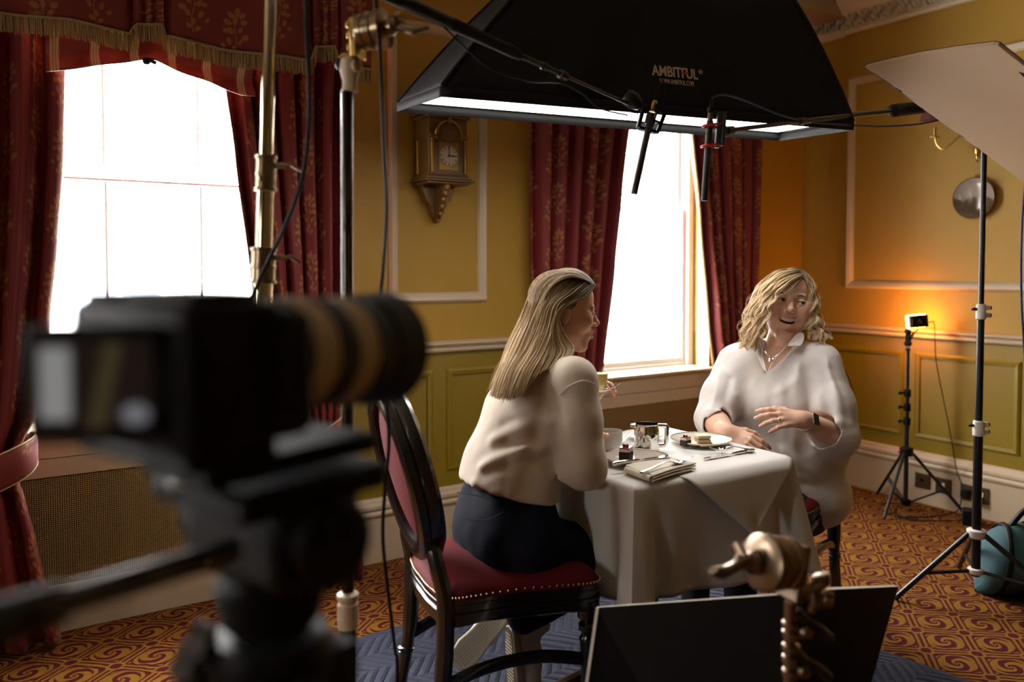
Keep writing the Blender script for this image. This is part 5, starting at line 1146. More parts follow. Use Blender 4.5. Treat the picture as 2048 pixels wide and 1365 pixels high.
# power and signal cables that hang near the stands
cb = thing('cable', 'black cable hanging in front of the left curtain beside the chrome stand', 'cable', P(610, 200, 1.5))
MB().tube(catmull([P(612, -30, 1.55), P(612, 40, 1.5), P(618, 150, 1.48), P(618, 250, 1.48), P(606, 350, 1.48), P(580, 430, 1.50), P(548, 500, 1.53), P(515, 570, 1.54), P(490, 640, 1.5), P(470, 760, 1.3), P(520, 900, 1.0)], 8), .0040, 8).build('cord', mBlack, cb)
cb = thing('cable', 'black cable hanging from the boom pole past the wall clock to the floor', 'cable', P(768, 300, 1.55))
pts = [P(752, -10, 1.58), P(757, 60, 1.54), P(762, 150, 1.54), P(768, 300, 1.54), P(773, 420, 1.54), P(766, 540, 1.53), P(758, 640, 1.53), P(770, 780, 1.55), P(778, 880, 1.58), P(770, 980, 1.6), P(766, 1080, 1.62), P(778, 1200, 1.64), P(790, 1300, 1.66)]
q = P(795, 1360, 1.68); pts += [q, Vector((q.x, q.y, .04)), Vector((q.x-.05, q.y-.05, .026)), Vector((q.x-.25, q.y-.3, .03))]
MB().tube(catmull(pts, 8), .0036, 8).build('cord', mBlack, cb)
# ------------------------------------------------------------------ soft-body modelling: smooth-blended volumes meshed with surface nets
class Vol:
    def __init__(s): s.p = []
    def cap(s, a, b, ra, rb=None, k=.02, op='u', fr=None, w=None): s.p.append(('c', a, b, ra, ra if rb is None else rb, k, op, fr)); return s
    def chain(s, pts, rs, k=.02, op='u', fr=None):
        for i in range(len(pts)-1): s.cap(pts[i], pts[i+1], rs[i], rs[i+1], k, op, fr)
        return s
    def fold(s, pts, A, w): s.p.append(('f', pts, None, w, A, 0, 'u', None)); return s
    def ell(s, c, r, k=.02, op='u', fr=None, ax=None): s.p.append(('e', c, r, ax, None, k, op, fr)); return s
    def mesh(s, res, fine=(), disp=None, smooth=1):
        def wp(p, fr):
            p = Vector(p); return p if fr is None else fr[0]+fr[1]@(p*fr[2])
        bx = []
        for q in s.p:
            sc = q[7][2] if q[7] else 1
            if q[0] == 'f':
                pa = np.array([tuple(p) for p in q[1]]); bx.append((pa.min(0)-q[3]*2.6, pa.max(0)+q[3]*2.6)); continue
            if q[0] == 'c': a, b, r = wp(q[1], q[7]), wp(q[2], q[7]), max(q[3], q[4])*sc
            else: a = b = wp(q[1], q[7]); r = max(q[2])*sc
            m = r+q[5]*sc+res*2.5
            bx.append((np.array([min(a[i], b[i])-m for i in range(3)]), np.array([max(a[i], b[i])+m for i in range(3)])))
        U = [b for b, q in zip(bx, s.p) if q[6] == 'u' and q[0] != 'f']
        lo = np.min([b[0] for b in U], 0); hi = np.max([b[1] for b in U], 0); ax = []
        for i in range(3):
            ev = sorted({lo[i], hi[i], *[v for f in fine for v in (f[0][i], f[1][i]) if lo[i] < v < hi[i]]}); pts = []
            for a, b in zip(ev, ev[1:]):
                m = (a+b)/2; h = min([res]+[f[2] for f in fine if f[0][i] <= m <= f[1][i]]); n = max(1, int(math.ceil((b-a)/h))); pts += list(np.linspace(a, b, n, endpoint=False))
            pts.append(ev[-1]); ax.append(np.array(pts, dtype=np.float32))
        F = np.full((len(ax[0]), len(ax[1]), len(ax[2])), 1.0, dtype=np.float32)
        for q, b in zip(s.p, bx):
            sl = tuple(slice(max(0, np.searchsorted(ax[i], b[0][i])-1), np.searchsorted(ax[i], b[1][i])+1) for i in range(3))
            X, Y, Z = ax[0][sl[0]][:, None, None], ax[1][sl[1]][None, :, None], ax[2][sl[2]][None, None, :]
            if 0 in (X.size, Y.size, Z.size): continue
            if q[0] == 'f':
                D = None
                for a, b in zip(q[1], q[1][1:]):
                    d = b-a; t = np.clip(((X-a.x)*d.x+(Y-a.y)*d.y+(Z-a.z)*d.z)/(d.dot(d)+1e-9), 0, 1); e = (X-a.x-d.x*t)**2+(Y-a.y-d.y*t)**2+(Z-a.z-d.z*t)**2; D = e if D is None else np.minimum(D, e)
                F[sl] -= q[4]*np.exp(-D/(q[3]**2)); continue
            fr = q[7]; sc = 1
            if fr is not None:
                o, A, sc = fr; X, Y, Z = X-o.x, Y-o.y, Z-o.z
                X, Y, Z = [(A[0][j]*X+A[1][j]*Y+A[2][j]*Z)/sc for j in range(3)]
            if q[0] == 'c':
                a = np.array(q[1], dtype=np.float32); d = np.array(q[2], dtype=np.float32)-a; L = float(d@d)+1e-12
                t = np.clip(((X-a[0])*d[0]+(Y-a[1])*d[1]+(Z-a[2])*d[2])/L, 0, 1)
                D = np.sqrt((X-a[0]-d[0]*t)**2+(Y-a[1]-d[1]*t)**2+(Z-a[2]-d[2]*t)**2)-(q[3]+(q[4]-q[3])*t)
            else:
                c, r = q[1], q[2]; X, Y, Z = X-c[0], Y-c[1], Z-c[2]
                if q[3] is not None: B = q[3]; X, Y, Z = [B[0][j]*X+B[1][j]*Y+B[2][j]*Z for j in range(3)]
                k0 = np.sqrt((X/r[0])**2+(Y/r[1])**2+(Z/r[2])**2); k1 = np.sqrt((X/r[0]**2)**2+(Y/r[1]**2)**2+(Z/r[2]**2)**2)+1e-6; D = k0*(k0-1)/k1
            D = D*sc; k = q[5]*sc; G = F[sl]
            if q[6] == 'u': h = np.clip(.5+.5*(G-D)/k, 0, 1); F[sl] = G+(D-G)*h-k*h*(1-h)
            else: D = -D; h = np.clip(.5-.5*(G-D)/k, 0, 1); F[sl] = G+(D-G)*h+k*h*(1-h)
        if disp is not None: F += disp(ax[0][:, None, None], ax[1][None, :, None], ax[2][None, None, :]).astype(np.float32)
        return nets(F, ax, smooth)
def nets(F, ax, smooth):
    S = F < 0; n = [d-1 for d in F.shape]; cnt = np.zeros(n, dtype=np.int8); off = [(i, j, k) for i in (0, 1) for j in (0, 1) for k in (0, 1)]
    for o in off: cnt += S[o[0]:o[0]+n[0], o[1]:o[1]+n[1], o[2]:o[2]+n[2]]
    I = np.nonzero((cnt > 0) & (cnt < 8)); V = [F[I[0]+o[0], I[1]+o[1], I[2]+o[2]] for o in off]
    P_ = np.zeros((len(I[0]), 3)); C = np.zeros(len(I[0]))
    for a in range(8):
        for b in range(a+1, 8):
            df = np.array(off[b])-np.array(off[a])
            if np.abs(df).sum() != 1: continue
            m = (V[a] < 0) != (V[b] < 0); t = np.where(m, V[a]/np.where(m, V[a]-V[b], 1), 0)
            P_ += m[:, None]*(np.array(off[a])[None]+df[None]*t[:, None]); C += m
    P_ /= C[:, None]
    W_ = np.stack([ax[i][I[i]]+(ax[i][I[i]+1]-ax[i][I[i]])*P_[:, i] for i in range(3)], 1)
    vid = np.full(n, -1, dtype=np.int32); vid[I] = np.arange(len(I[0])); Q = []
    for d in range(3):
        e1, e2 = (d+1) % 3, (d+2) % 3
        A = [slice(0, n[i]) for i in range(3)]; B = [slice(0, n[i]) for i in range(3)]
        A[d] = slice(0, n[d]); B[d] = slice(1, n[d]+1)
        for e in (e1, e2): A[e] = slice(1, n[e]); B[e] = slice(1, n[e])
        a, b = S[tuple(A)], S[tuple(B)]; J = list(np.nonzero(a != b)); fl = a[tuple(J)]
        for e in (e1, e2): J[e] = J[e]+1
        def at(d1, d2): K = [j.copy() for j in J]; K[e1] -= d1; K[e2] -= d2; return vid[tuple(K)]
        q = np.stack([at(1, 1), at(0, 1), at(0, 0), at(1, 0)], 1); q[~fl] = q[~fl][:, ::-1]; Q.append(q)
    Q = np.concatenate(Q); Q = Q[(Q >= 0).all(1)]
    for _ in range(smooth):
        acc = np.zeros_like(W_); c = np.zeros(len(W_))
        for i in range(4):
            a, b = Q[:, i], Q[:, (i+1) % 4]
            for ax_ in range(3): acc[:, ax_] += np.bincount(a, W_[b, ax_], len(W_))+np.bincount(b, W_[a, ax_], len(W_))
            c += np.bincount(a, minlength=len(W_))+np.bincount(b, minlength=len(W_))
        W_ = W_*.45+.55*acc/np.maximum(c, 1)[:, None]
    return W_, Q
def npmesh(name, V, Q, mats, parent=None, mi=None, col=None):
    me = bpy.data.meshes.new(name); k = Q.shape[1]
    me.vertices.add(len(V)); me.vertices.foreach_set('co', V.astype(np.float32).ravel()); me.loops.add(Q.size); me.loops.foreach_set('vertex_index', Q.astype(np.int32).ravel())
    me.polygons.add(len(Q)); me.polygons.foreach_set('loop_start', np.arange(0, Q.size, k, dtype=np.int32))
    for m in (mats if isinstance(mats, (list, tuple)) else [mats]): me.materials.append(m)
    if mi is not None: me.polygons.foreach_set('material_index', mi.astype(np.int32))
    me.update(calc_edges=True); me.validate(); me.polygons.foreach_set('use_smooth', [True]*len(me.polygons))
    if col is not None:
        ca = me.color_attributes.new('pigment', 'FLOAT_COLOR', 'POINT'); ca.data.foreach_set('color', np.concatenate([col, np.ones((len(col), 1))], 1).astype(np.float32).ravel())
    o = bpy.data.objects.new(name, me); COL.objects.link(o)
    if parent is not None: put(o, parent)
    return o
def pig(m, rough_noise=True):
    a = m.node_tree.nodes.new('ShaderNodeVertexColor'); a.layer_name = 'pigment'; m.node_tree.links.new(a.outputs[0], m.node_tree.nodes['Principled BSDF'].inputs['Base Color']); return m
mSkin = pig(M_('skin', (.6, .35, .25), .42, spec=.4, sub=.12, bump=(260, .06)))
mHair = pig(M_('hair', (.4, .3, .15), .45, spec=.35))
mEyeW = M_('eye_white', (.72, .68, .64), .12); mIris = M_('iris', (.05, .035, .02), .1); mTeeth = M_('teeth', (.80, .74, .62), .2); mMouth = M_('mouth_inside', (.06, .012, .012), .5); mLash = M_('lashes', (.012, .008, .006), .6); mBrow = M_('brow_hair', (.09, .055, .03), .7)
def strands(name, paths, r, cols, parent, ns=5, taper=.35):
    # paths (n,m,3), r (n), cols (n,m,3)
    n, m, _ = paths.shape; T = np.gradient(paths, axis=1); T /= np.linalg.norm(T, axis=2, keepdims=True)+1e-9
    ref = np.tile(np.array([.31, -.77, .55]), (n, m, 1)); A = np.cross(T, ref); A /= np.linalg.norm(A, axis=2, keepdims=True)+1e-9; B = np.cross(T, A)
    tt = np.linspace(0, 1, m); rad = r[:, None]*(1-(1-taper)*np.clip((tt-.75)/.25, 0, 1))[None]*np.clip(.4+tt*8, 0, 1)[None]
    g = 2*np.pi*np.arange(ns)/ns
    V = paths[:, :, None, :]+rad[:, :, None, None]*(np.cos(g)[None, None, :, None]*A[:, :, None, :]+np.sin(g)[None, None, :, None]*B[:, :, None, :])
    idx = np.arange(n*m*ns).reshape(n, m, ns); q = np.stack([idx[:, :-1], np.roll(idx, -1, 2)[:, :-1], np.roll(idx, -1, 2)[:, 1:], idx[:, 1:]], -1).reshape(-1, 4)
    C = np.repeat(cols[:, :, None, :], ns, 2).reshape(-1, 3)
    return npmesh(name, V.reshape(-1, 3), q, mHair, parent, col=C)
def spl(ctrl, m):             # ctrl (n,c,3) -> (n,m,3) Catmull-Rom
    n, c, _ = ctrl.shape; u = np.linspace(0, c-1-1e-6, m); i = u.astype(int); t = (u-i)[None, :, None]
    g = lambda k: ctrl[:, np.clip(i+k, 0, c-1)]
    a, b, d, e = g(-1), g(0), g(1), g(2); return .5*(2*b+(d-a)*t+(2*a-5*b+4*d-e)*t*t+(3*b-a-3*d+e)*t**3)
def frame(o, fwd, up, sc=1.0):
    y = Vector(fwd).normalized(); z = Vector(up); z = (z-y*z.dot(y)).normalized(); x = y.cross(z); return (Vector(o), Matrix((x, y, z)).transposed(), sc)
def scalp(p, fr, rs):         # keep hair strands on or above the scalp
    o, A, sc = np.array(fr[0]), np.array(fr[1]), fr[2]; L = (p-o) @ A/sc; c = np.array((0, -.018, .040)); r = np.array((.0790, .0945, .0820)); q = (L-c)/r; n = np.linalg.norm(q, axis=2, keepdims=True)
    k = np.maximum(n, 1+rs.uniform(0, .045, (p.shape[0], 1, 1)))/np.maximum(n, 1e-6); return o+((q*k*r+c)*sc) @ A.T
def toW(fr, p): return fr[0]+fr[1]@(Vector(p)*fr[2])
def add_head(v, fr, smile=.5, open_=False, neck=True):
    E = lambda c, r, k=.02, op='u': v.ell(c, r, k, op, fr)
    Cp = lambda a, b, ra, rb=None, k=.02, op='u': v.cap(a, b, ra, rb, k, op, fr)
    E((0, -.012, .038), (.073, .092, .078)); E((0, .022, -.018), (.062, .064, .082)); E((0, .036, .046), (.058, .046, .048))
    w = .004*smile; jz = -.021 if open_ else 0
    for s in (-1, 1):
        Cp((s*.048, -.004, -.055), (s*.012, .058, -.094+jz), .021, .018)
        E((s*(.038+w), .056+w, -.022+w), (.025, .024, .026+w), .02)
        Cp((s*.036, .074, .021), (s*.010, .084, .019), .0075, .0075, .012)
        E((s*.075, -.012, -.010), (.008, .015, .026), .008)
    E((0, .067, -.101+jz), (.021, .018, .018), .018)
    E((0, .073, -.060), (.030, .021, .026), .016)
    for s in (-1, 1): E((s*.032, .099, .003), (.017, .015, .0105), .010, 's')
    Cp((0, .081, .015), (0, .104, -.022), .0068, .0098, .012); E((0, .1065, -.026), (.0100, .0100, .0088), .006)
    for s in (-1, 1):
        E((s*.0115, .095, -.030), (.0070, .0088, .0066), .005); E((s*.0065, .1005, -.0365), (.0034, .0045, .003), .003, 's')
        E((s*.0315, .0755, .002), (.0140, .0140, .0140), .003)
    for s in (-1, 1): E((s*.0322, .0905, .0012), (.0128, .0125, .0040), .0018, 's')
    cz = -.0585+.006*smile; cx = .0215+.0075*smile; cy = .0855-.004*smile
    up = (0, .0965, -.0560); lw = (0, .0945, -.0690)
    if open_: up = (0, .0955, -.0525); lw = (0, .0905, -.0800); cx = .0320; cz = -.0470; cy = .0775
    lk = .72 if open_ else 1
    for s in (-1, 1):
        Cp((s*cx, cy, cz), (s*.010, up[1]-.001, up[2]+.0012), .0032*lk, .0046*lk, .004); Cp((s*.010, up[1]-.001, up[2]+.0012), (0, up[1], up[2]), .0046*lk, .0046*lk, .003)
        Cp((s*cx, cy, cz-.001), (s*.009, lw[1]-.001, lw[2]), .0032*lk, .0056*lk, .004); Cp((s*.009, lw[1]-.001, lw[2]), lw, .0056*lk, .006*lk, .003)
    if open_:
        for s in (-1, 1): Cp((s*(cx-.002), cy+.004, cz-.002), (s*.018, .0905, -.0605), .0040, .0086, .002, 's'); Cp((s*.018, .0905, -.0605), (0, .0960, -.0650), .0086, .0098, .002, 's')
        E((0, .086, -.0650), (.0265, .024, .0092), .002, 's')
    else:
        for s in (-1, 1): Cp((s*cx, cy+.004, cz), (0, .1025, -.0618), .0010, .0022, .003, 's')
    if open_:
        for s in (-1, 1): E((s*.040, .050, -.048), (.022, .022, .026), .02)
    if smile > .3:
        for s in (-1, 1): Cp((s*.022, .094, -.034), (s*(cx+.010), cy+.004, cz-.006), .0022, .0030, .010, 's')
def head_cols(V, fr, skin, lip, blush):
    o, A, sc = fr; L = (V-np.array(o)) @ np.array(A)/sc; c = np.tile(np.array(skin), (len(V), 1))
    def bl(c, m, col): return c*(1-m[:, None])+np.array(col)[None]*m[:, None]
    for s in (-1, 1):
        d = np.sqrt(((L[:, 0]-s*.042)/.028)**2+((L[:, 1]-.06)/.04)**2+((L[:, 2]+.028)/.024)**2); c = bl(c, np.clip(1.2-d, 0, 1)*.55, blush)
    zc = -.062-(.004 if c is None else 0)+.006*np.clip(np.abs(L[:, 0])/.03, 0, 1)**2
    d = np.sqrt((L[:, 0]/.029)**2+((L[:, 2]-zc)/.0145)**2); m = np.clip((1.08-d)*5, 0, 1)*np.clip((L[:, 1]-.080)*200, 0, 1); return bl(c, m*.8, lip)
def face_parts(root, fr, gaze, open_=False, lid=0):
    for s in (-1, 1):
        c = toW(fr, (s*.0315, .0755, .002)); g = Vector(gaze(c)).normalized()
        b = MB(); b.sph(c, .0124*fr[2], 20); e = b.build('eye', mEyeW, root)
        q = MB(); q.lathe([(.0058*fr[2], .0110*fr[2]), (.0050*fr[2], .0119*fr[2]), (0, .0127*fr[2])], c, g, 20); q.build('iris', mIris, e)
        q = MB(); q.lathe([(.0027*fr[2], .0124*fr[2]), (0, .0129*fr[2])], c, g, 14); q.build('pupil', mLash, e)
        q = MB(); pts = [toW(fr, (s*(.0322+.0128*math.cos(t)), .0755+.0138*math.cos((math.cos(t))*.85)+.0005, .0014+.0046*math.sin(t))) for t in np.linspace(-.15, PI+.1, 14)]; q.tube(pts, [.0009*fr[2]]*2+[.0014*fr[2]]*10+[.0007*fr[2]]*2, 6); q.build('upper_lashes', mLash, root)
        q = MB(); pts = [toW(fr, (s*(.013+.034*t), .0885-.016*t*t+.001, .0205+.0060*math.sin(min(t*1.25, 1.15)*PI*.62)-.002*t)) for t in np.linspace(0, 1, 12)]; q.tube(pts, [.0014, .0021, .0024, .0024, .0024, .0023, .0022, .002, .0018, .0015, .0012, .0007], 6); q.build('eyebrow', mBrow, root)
    if open_:
        b = MB(); b.grid(lambda u, v: toW(fr, ((.0270*math.sin((u-.5)*2.3)/math.sin(1.15)), .0885-.013*(2*u-1)**2-.002*v, -.0550+.0065*(2*u-1)**2-.0115*v*(1-.35*(2*u-1)**2))), 24, 4); b.build('upper_teeth', mTeeth, root, solid=.002)
        b = MB(); b.sph(toW(fr, (0, .069, -.0675)), (.027*fr[2], .012*fr[2], .0140*fr[2]), 16, rot=fr[1]); b.build('mouth_inside', mMouth, root)
def add_hand(v, wr, d, back, thumb_side, curls, spread, size=1.0, tcurl=.5):
    # wr wrist point, d pointing direction, back = normal of the back of the hand, thumb_side = direction from little finger to thumb
    d = Vector(d).normalized(); b = Vector(back); b = (b-d*b.dot(d)).normalized(); t = Vector(thumb_side); t = (t-d*t.dot(d)-b*t.dot(b)).normalized(); s = size
    kn = []
    for i, (o, f) in enumerate(((.030, .086), (.010, .092), (-.011, .087), (-.031, .078))):
        k = wr+(d*f+t*o+b*(.004-.004*abs(i-1.4)))*s; kn.append(k); v.cap(wr+(d*.012+t*o*.55)*s, k, .0135*s, .0105*s, .012)
    v.cap(wr-d*.03*s, wr+d*.02*s, .024*s, .023*s, .02); v.cap(wr+(d*.03-b*.008)*s, wr+(d*.065-b*.008)*s, .018*s, .016*s, .015)
    Ls = ((.038, .024, .020), (.042, .027, .022), (.039, .025, .021), (.030, .019, .018)); tips = []
    for i in range(4):
        a = 0; p = kn[i]; sp = spread[i]
        for j in range(3):
            a += curls[i]*(.75, 1.0, .7)[j]; dr = (d*math.cos(a)-b*math.sin(a)+t*sp*math.cos(a)).normalized(); q = p+dr*Ls[i][j]*s
            r0 = (.0102, .0092, .0082)[j]*s*(1 if i < 3 else .88); r1 = (.0092, .0082, .0068)[j]*s*(1 if i < 3 else .88); v.cap(p, q, r0, r1, .004); p = q
        tips.append(p)
    p0 = wr+(d*.018+t*.022-b*.006)*s; p1 = wr+(d*.050+t*.046-b*.014)*s; dr = (d*.85+t*.35-b*tcurl).normalized(); p2 = p1+dr*.032*s; dr2 = (d*.95+t*.02-b*(tcurl+.25)).normalized(); p3 = p2+dr2*.027*s
    v.cap(p0, p1, .0150*s, .0115*s, .012); v.cap(p1, p2, .0105*s, .0092*s, .005); v.cap(p2, p3, .0092*s, .0068*s, .004)
    return kn, tips
def bbx(p, m, h): p = np.array(p); return (p-m, p+m, h)
Fh = Vector((_sy, _cy, 0)); Zu = Vector((0, 0, 1))
def sm_noise(X, Y, Z, f, s=0): return np.sin(X*f+Y*f*.7+s)*np.sin(Y*f*1.1-Z*f*.5+s*2)+.6*np.sin(Z*f*1.3+X*f*.4+s*3)*np.sin(Y*f*1.7+s)
SKIN1, LIP1, BL1 = (.66, .37, .25), (.55, .20, .17), (.68, .29, .20)
SKIN2, LIP2, BL2 = (.76, .47, .34), (.64, .24, .21), (.78, .37, .27)
# ------------------------------------------------------------------ the woman in cream (seen from behind, in profile)
def woman_cream():
    root = thing('person', 'woman with long straight blonde hair, cream sweatshirt and dark jeans, seen from behind', 'person', (_c.x, _c.y, .5))
    a = math.radians(27); l = (-RT*math.sin(a)+Fh*math.cos(a)); f = (RT*math.cos(a)+Fh*math.sin(a))
    c0, c1, c2, c3 = P(1008, 1010, 2.33), P(1024, 925, 2.35), P(1062, 838, 2.38), P(1092, 762, 2.40)
    SR, SL = P(1147, 762, 2.25), P(1046, 752, 2.55); ER, EL = P(1166, 928, 2.21), P(1140, 900, 2.66)
    WR, HR = P(1178, 888, 2.42), P(1184, 876, 2.47); WL = P(1170, 818, 2.63)
    hc = P(1128, 623, 2.42); fr = frame(hc, RT*math.cos(.16)+Fh*math.sin(.16)-Zu*.12, Zu+RT*.06, .985)
    v = Vol(); add_head(v, fr, .7)
    v.cap(toW(fr, (0, -.018, -.06)), c3+Zu*.045, .050, .056, .03)
    v.cap(SR, SL, .05, .05, .05); v.chain([c3, c2, c1, c0], [.085, .095, .09, .10], .05)
    v.chain([SR, ER, WR], [.042, .036, .026], .02); v.chain([SL, EL, WL], [.042, .036, .026], .02)
    add_hand(v, WR, Fh*.75+RT*.05+Zu*.30, Zu*.3-RT*.2-Fh*.8, Zu*.6+RT*.3, (.75, .8, .85, .9), (.03, 0, 0, -.03), .92, .7)
    dl = (RT*.42+Zu*.72-Fh*.2); add_hand(v, WL, dl, Fh*.6-RT*.5+Zu*.2, -Fh*.6-RT*.3, (.65, .7, .75, .8), (.0, 0, 0, 0), .92, .6)
    V, Q = v.mesh(.006, [bbx(toW(fr, (0, .02, -.01)), .14, .0021), bbx(WR+Fh*.05, .12, .003), bbx(WL+RT*.05, .12, .003)])
    npmesh('body', V, Q, mSkin, root, col=head_cols(V, fr, SKIN1, LIP1, BL1))
    face_parts(root, fr, lambda c: RT*.95+Fh*.35-Zu*.02)
    b = MB(); b.grid(lambda u, w: toW(fr, (.014*(2*u-1), .0965-.006*(2*u-1)**2, -.0612+.002*(2*u-1)**2-.0035*w)), 12, 2); b.build('teeth', mTeeth, root, solid=.001)
    # sweatshirt
    s = Vol()
    for c, r, w, k in ((c3-Zu*.01, .088, .085, .06), (c2, .112, .075, .06), (c1, .108, .062, .06), (c0+Zu*.03+RT*.008, .116, .062, .06)): s.cap(c-l*w, c+l*w, r, r, k)
    s.chain([c3, c2, c1, c0], [.09, .112, .108, .112], .06); s.cap(SR-Zu*.006, SL, .060, .060, .05); s.cap(c3+Zu*.02, c3+Zu*.052, .074, .060, .03)
    s.chain([SR, SR.lerp(ER, .5)-f*.004, ER, WR], [.066, .066, .060, .043], .03); s.cap(ER-Zu*.02, ER+f*.02-Zu*.03, .046, .042, .03)
    s.chain([SL, EL, WL], [.062, .056, .042], .03)
    s.cap(WR-Fh*.01, WR+Fh*.012, .042, .040, .008); s.cap(c3+Zu*.06, c3+Zu*.13, .052, .06, .006, 's')
    # folds across the back, at the elbow and under the arm (heights along lines on the cloth)
    def fd(p, A, w=.020): s.fold([P(*q) for q in p], A, w)
    B = 2.215
    fd([(915, 950, B+.02), (975, 925, B), (1045, 900, B-.02), (1105, 890, B-.01)], .010, .020); fd([(915, 925, B+.03), (985, 898, B), (1060, 880, B-.01)], -.008, .018)
    fd([(935, 972, B+.02), (1000, 950, B-.01), (1070, 945, B-.02), (1115, 960, B-.02)], .010, .020); fd([(960, 960, B), (1030, 932, B-.02), (1100, 920, B-.02)], -.008, .017)
    fd([(985, 880, B+.03), (1040, 862, B+.01), (1095, 850, B+.01)], .007, .018); fd([(1010, 850, B+.04), (1060, 835, B+.02), (1105, 815, B+.02)], -.005, .016)
    fd([(1108, 945, 2.18), (1118, 890, 2.17), (1116, 835, 2.18), (1100, 795, 2.20)], -.016, .020); fd([(1082, 905, 2.19), (1096, 850, 2.20), (1090, 800, 2.23)], .008, .018)
    fd([(1130, 900, 2.13), (1150, 870, 2.12), (1190, 862, 2.13)], .006, .014); fd([(1126, 922, 2.13), (1155, 900, 2.12), (1200, 898, 2.13)], -.006, .013); fd([(1130, 945, 2.14), (1160, 925, 2.12), (1200, 925, 2.13)], .006, .013)
    fd([(1130, 800, 2.17), (1160, 835, 2.13), (1196, 850, 2.14)], -.004, .014); fd([(1128, 830, 2.16), (1150, 850, 2.13), (1190, 835, 2.13)], .004, .014)
    for q in (-.20, -.14, -.08, -.02, .04, .10, .16, .22): s.cap(c0+l*q-f*.22+Zu*.022, c0+l*q+f*.22-Zu*.078, .075, .075, .010, 's')
    for q in (-.20, -.14, -.08, -.02, .04, .10, .16, .22): s.cap(c0+l*q-f*.22-Zu*.095, c0+l*q+f*.22-Zu*.20, .10, .10, .010, 's')
    V, Q = s.mesh(.005, disp=lambda X, Y, Z: .0012*sm_noise(X, Y, Z, 24)+.0006*sm_noise(X, Y, Z, 60, 1), smooth=2)
    mSw = M_('cream_jersey', (.68, .58, .47), .85, bump=(350, .15), sheen=.15); npmesh('sweatshirt', V, Q, mSw, root)
    b = MB(); b.tube(catmull([P(1120, 790, 2.185), P(1140, 772, 2.172), P(1168, 762, 2.168), P(1192, 770, 2.178)], 8), .0016, 6); b.build('shoulder_seam', mSw, root)
    # jeans
    j = Vol(); hp = P(1004, 1068, 2.31); kR, kL = P(1238, 1118, 2.44), P(1225, 1098, 2.66); aR, aL = P(1046, 1238, 2.30), P(1010, 1215, 2.46)
    j.cap(hp-l*.080+RT*.012, hp+l*.080+RT*.012, .124, .124, .05); j.cap(c0+Zu*.02-l*.06+RT*.008, c0+Zu*.02+l*.06+RT*.008, .104, .104, .05)
    hR, hL = hp-l*.08+f*.05-Zu*.03, hp+l*.085+f*.05-Zu*.03
    j.chain([hR, hR.lerp(kR, .5), kR], [.105, .086, .066], .03); j.chain([hL, hL.lerp(kL, .5), kL], [.105, .086, .066], .03)
    j.chain([kR, kR.lerp(aR, .4), aR], [.064, .060, .045], .02); j.chain([kL, kL.lerp(aL, .4), aL], [.064, .060, .045], .02)
    V, Q = j.mesh(.007, disp=lambda X, Y, Z: .0018*sm_noise(X, Y, Z, 40, 2)+0*X, smooth=2); V[:, 2] = np.where(np.hypot(V[:, 0]-_c.x, V[:, 1]-_c.y) < .24, np.maximum(V[:, 2], .505), V[:, 2]) if False else V[:, 2]
    mJ = M_('dark_denim', (.006, .008, .019), .85, spec=.15, bump=(320, .3), var=.25); npmesh('jeans', V, Q, mJ, root)
    b = MB()
    def onb(px, py, d): return P(px, py, d)
    b.tube(catmull([onb(915, 985, 2.235), onb(945, 990, 2.195), onb(990, 1000, 2.182), onb(1050, 1016, 2.175), onb(1090, 1026, 2.19)], 8), .0014, 5); b.build('waistband_seam', M_('denim_seam', (.03, .04, .075), .8), root)
    b = MB(); b.tube(catmull([onb(935, 1040, 2.185), onb(975, 1040, 2.165), onb(1010, 1028, 2.162), onb(1014, 1075, 2.160), onb(1018, 1100, 2.170)], 8), .0012, 5); b.build('pocket_seam', bpy.data.materials['denim_seam'], root)
    # canvas shoes, toes tucked down under the chair
    mCan = M_('white_canvas', (.55, .50, .42), .8, bump=(300, .2)); mSole = M_('rubber_sole', (.50, .44, .34), .6); mSoleD = M_('sole_edge', (.10, .07, .045), .6)
    def shoe(heel, toe, sole_n, nm):
        d = (toe-heel); L = d.length; d.normalize(); n = Vector(sole_n); n = (n-d*n.dot(d)).normalized(); w = d.cross(n)
        q = Vol(); q.chain([heel-n*.035, heel+d*L*.35-n*.038, heel+d*L*.65-n*.028, heel+d*L*.9-n*.018], [.034, .037, .036, .026], .02); q.cap(heel-n*.05, heel-n*.085-d*.01, .036, .034, .02)
        q.cap(heel-n*.08-d*.01, heel-n*.14-d*.02, .026, .028, .008, 's')
        V, Q = q.mesh(.005, smooth=2); o = npmesh('shoe', V, Q, mCan, root)
        out = [(0, -.030), (-.012, -.022), (-.018, 0), (-.012, .022), (0, .030), (L*.35, .034), (L*.7, .044), (L*.9, .036), (L*1.0, .016), (L*1.02, 0), (L*1.0, -.018), (L*.9, -.036), (L*.7, -.044), (L*.35, -.034)]
        MB().prism(out, heel-n*.004, d, w, n, .024).build('sole', mSole, o, bevel=.005)
        MB().prism([(x*.97+.003, y*.86) for x, y in out], heel+n*.018, d, w, n, .0035).build('tread', M_('tread', (.62, .58, .48), .7) if nm else mSoleD, o, smooth=False)
        g = MB()
        for k in range(22): x = L*.02+L*.95*k/22; g.box(heel+d*x+n*.0222, (.0022, .05 if .1 < k/22 < .95 else .03, .0014), Matrix((d, w, n)).transposed())
        go = g.build('tread_ribs', mSole, o, smooth=False); go['kind'] = 'stuff'
        for k in range(4): MB().tube([heel+d*(L*(.36+.09*k))-n*(.072-.009*k)-w*.022, heel+d*(L*(.36+.09*k)+.004)-n*(.078-.009*k), heel+d*(L*(.36+.09*k))-n*(.072-.009*k)+w*.022], .003, 6).build('lace', mCan, o)
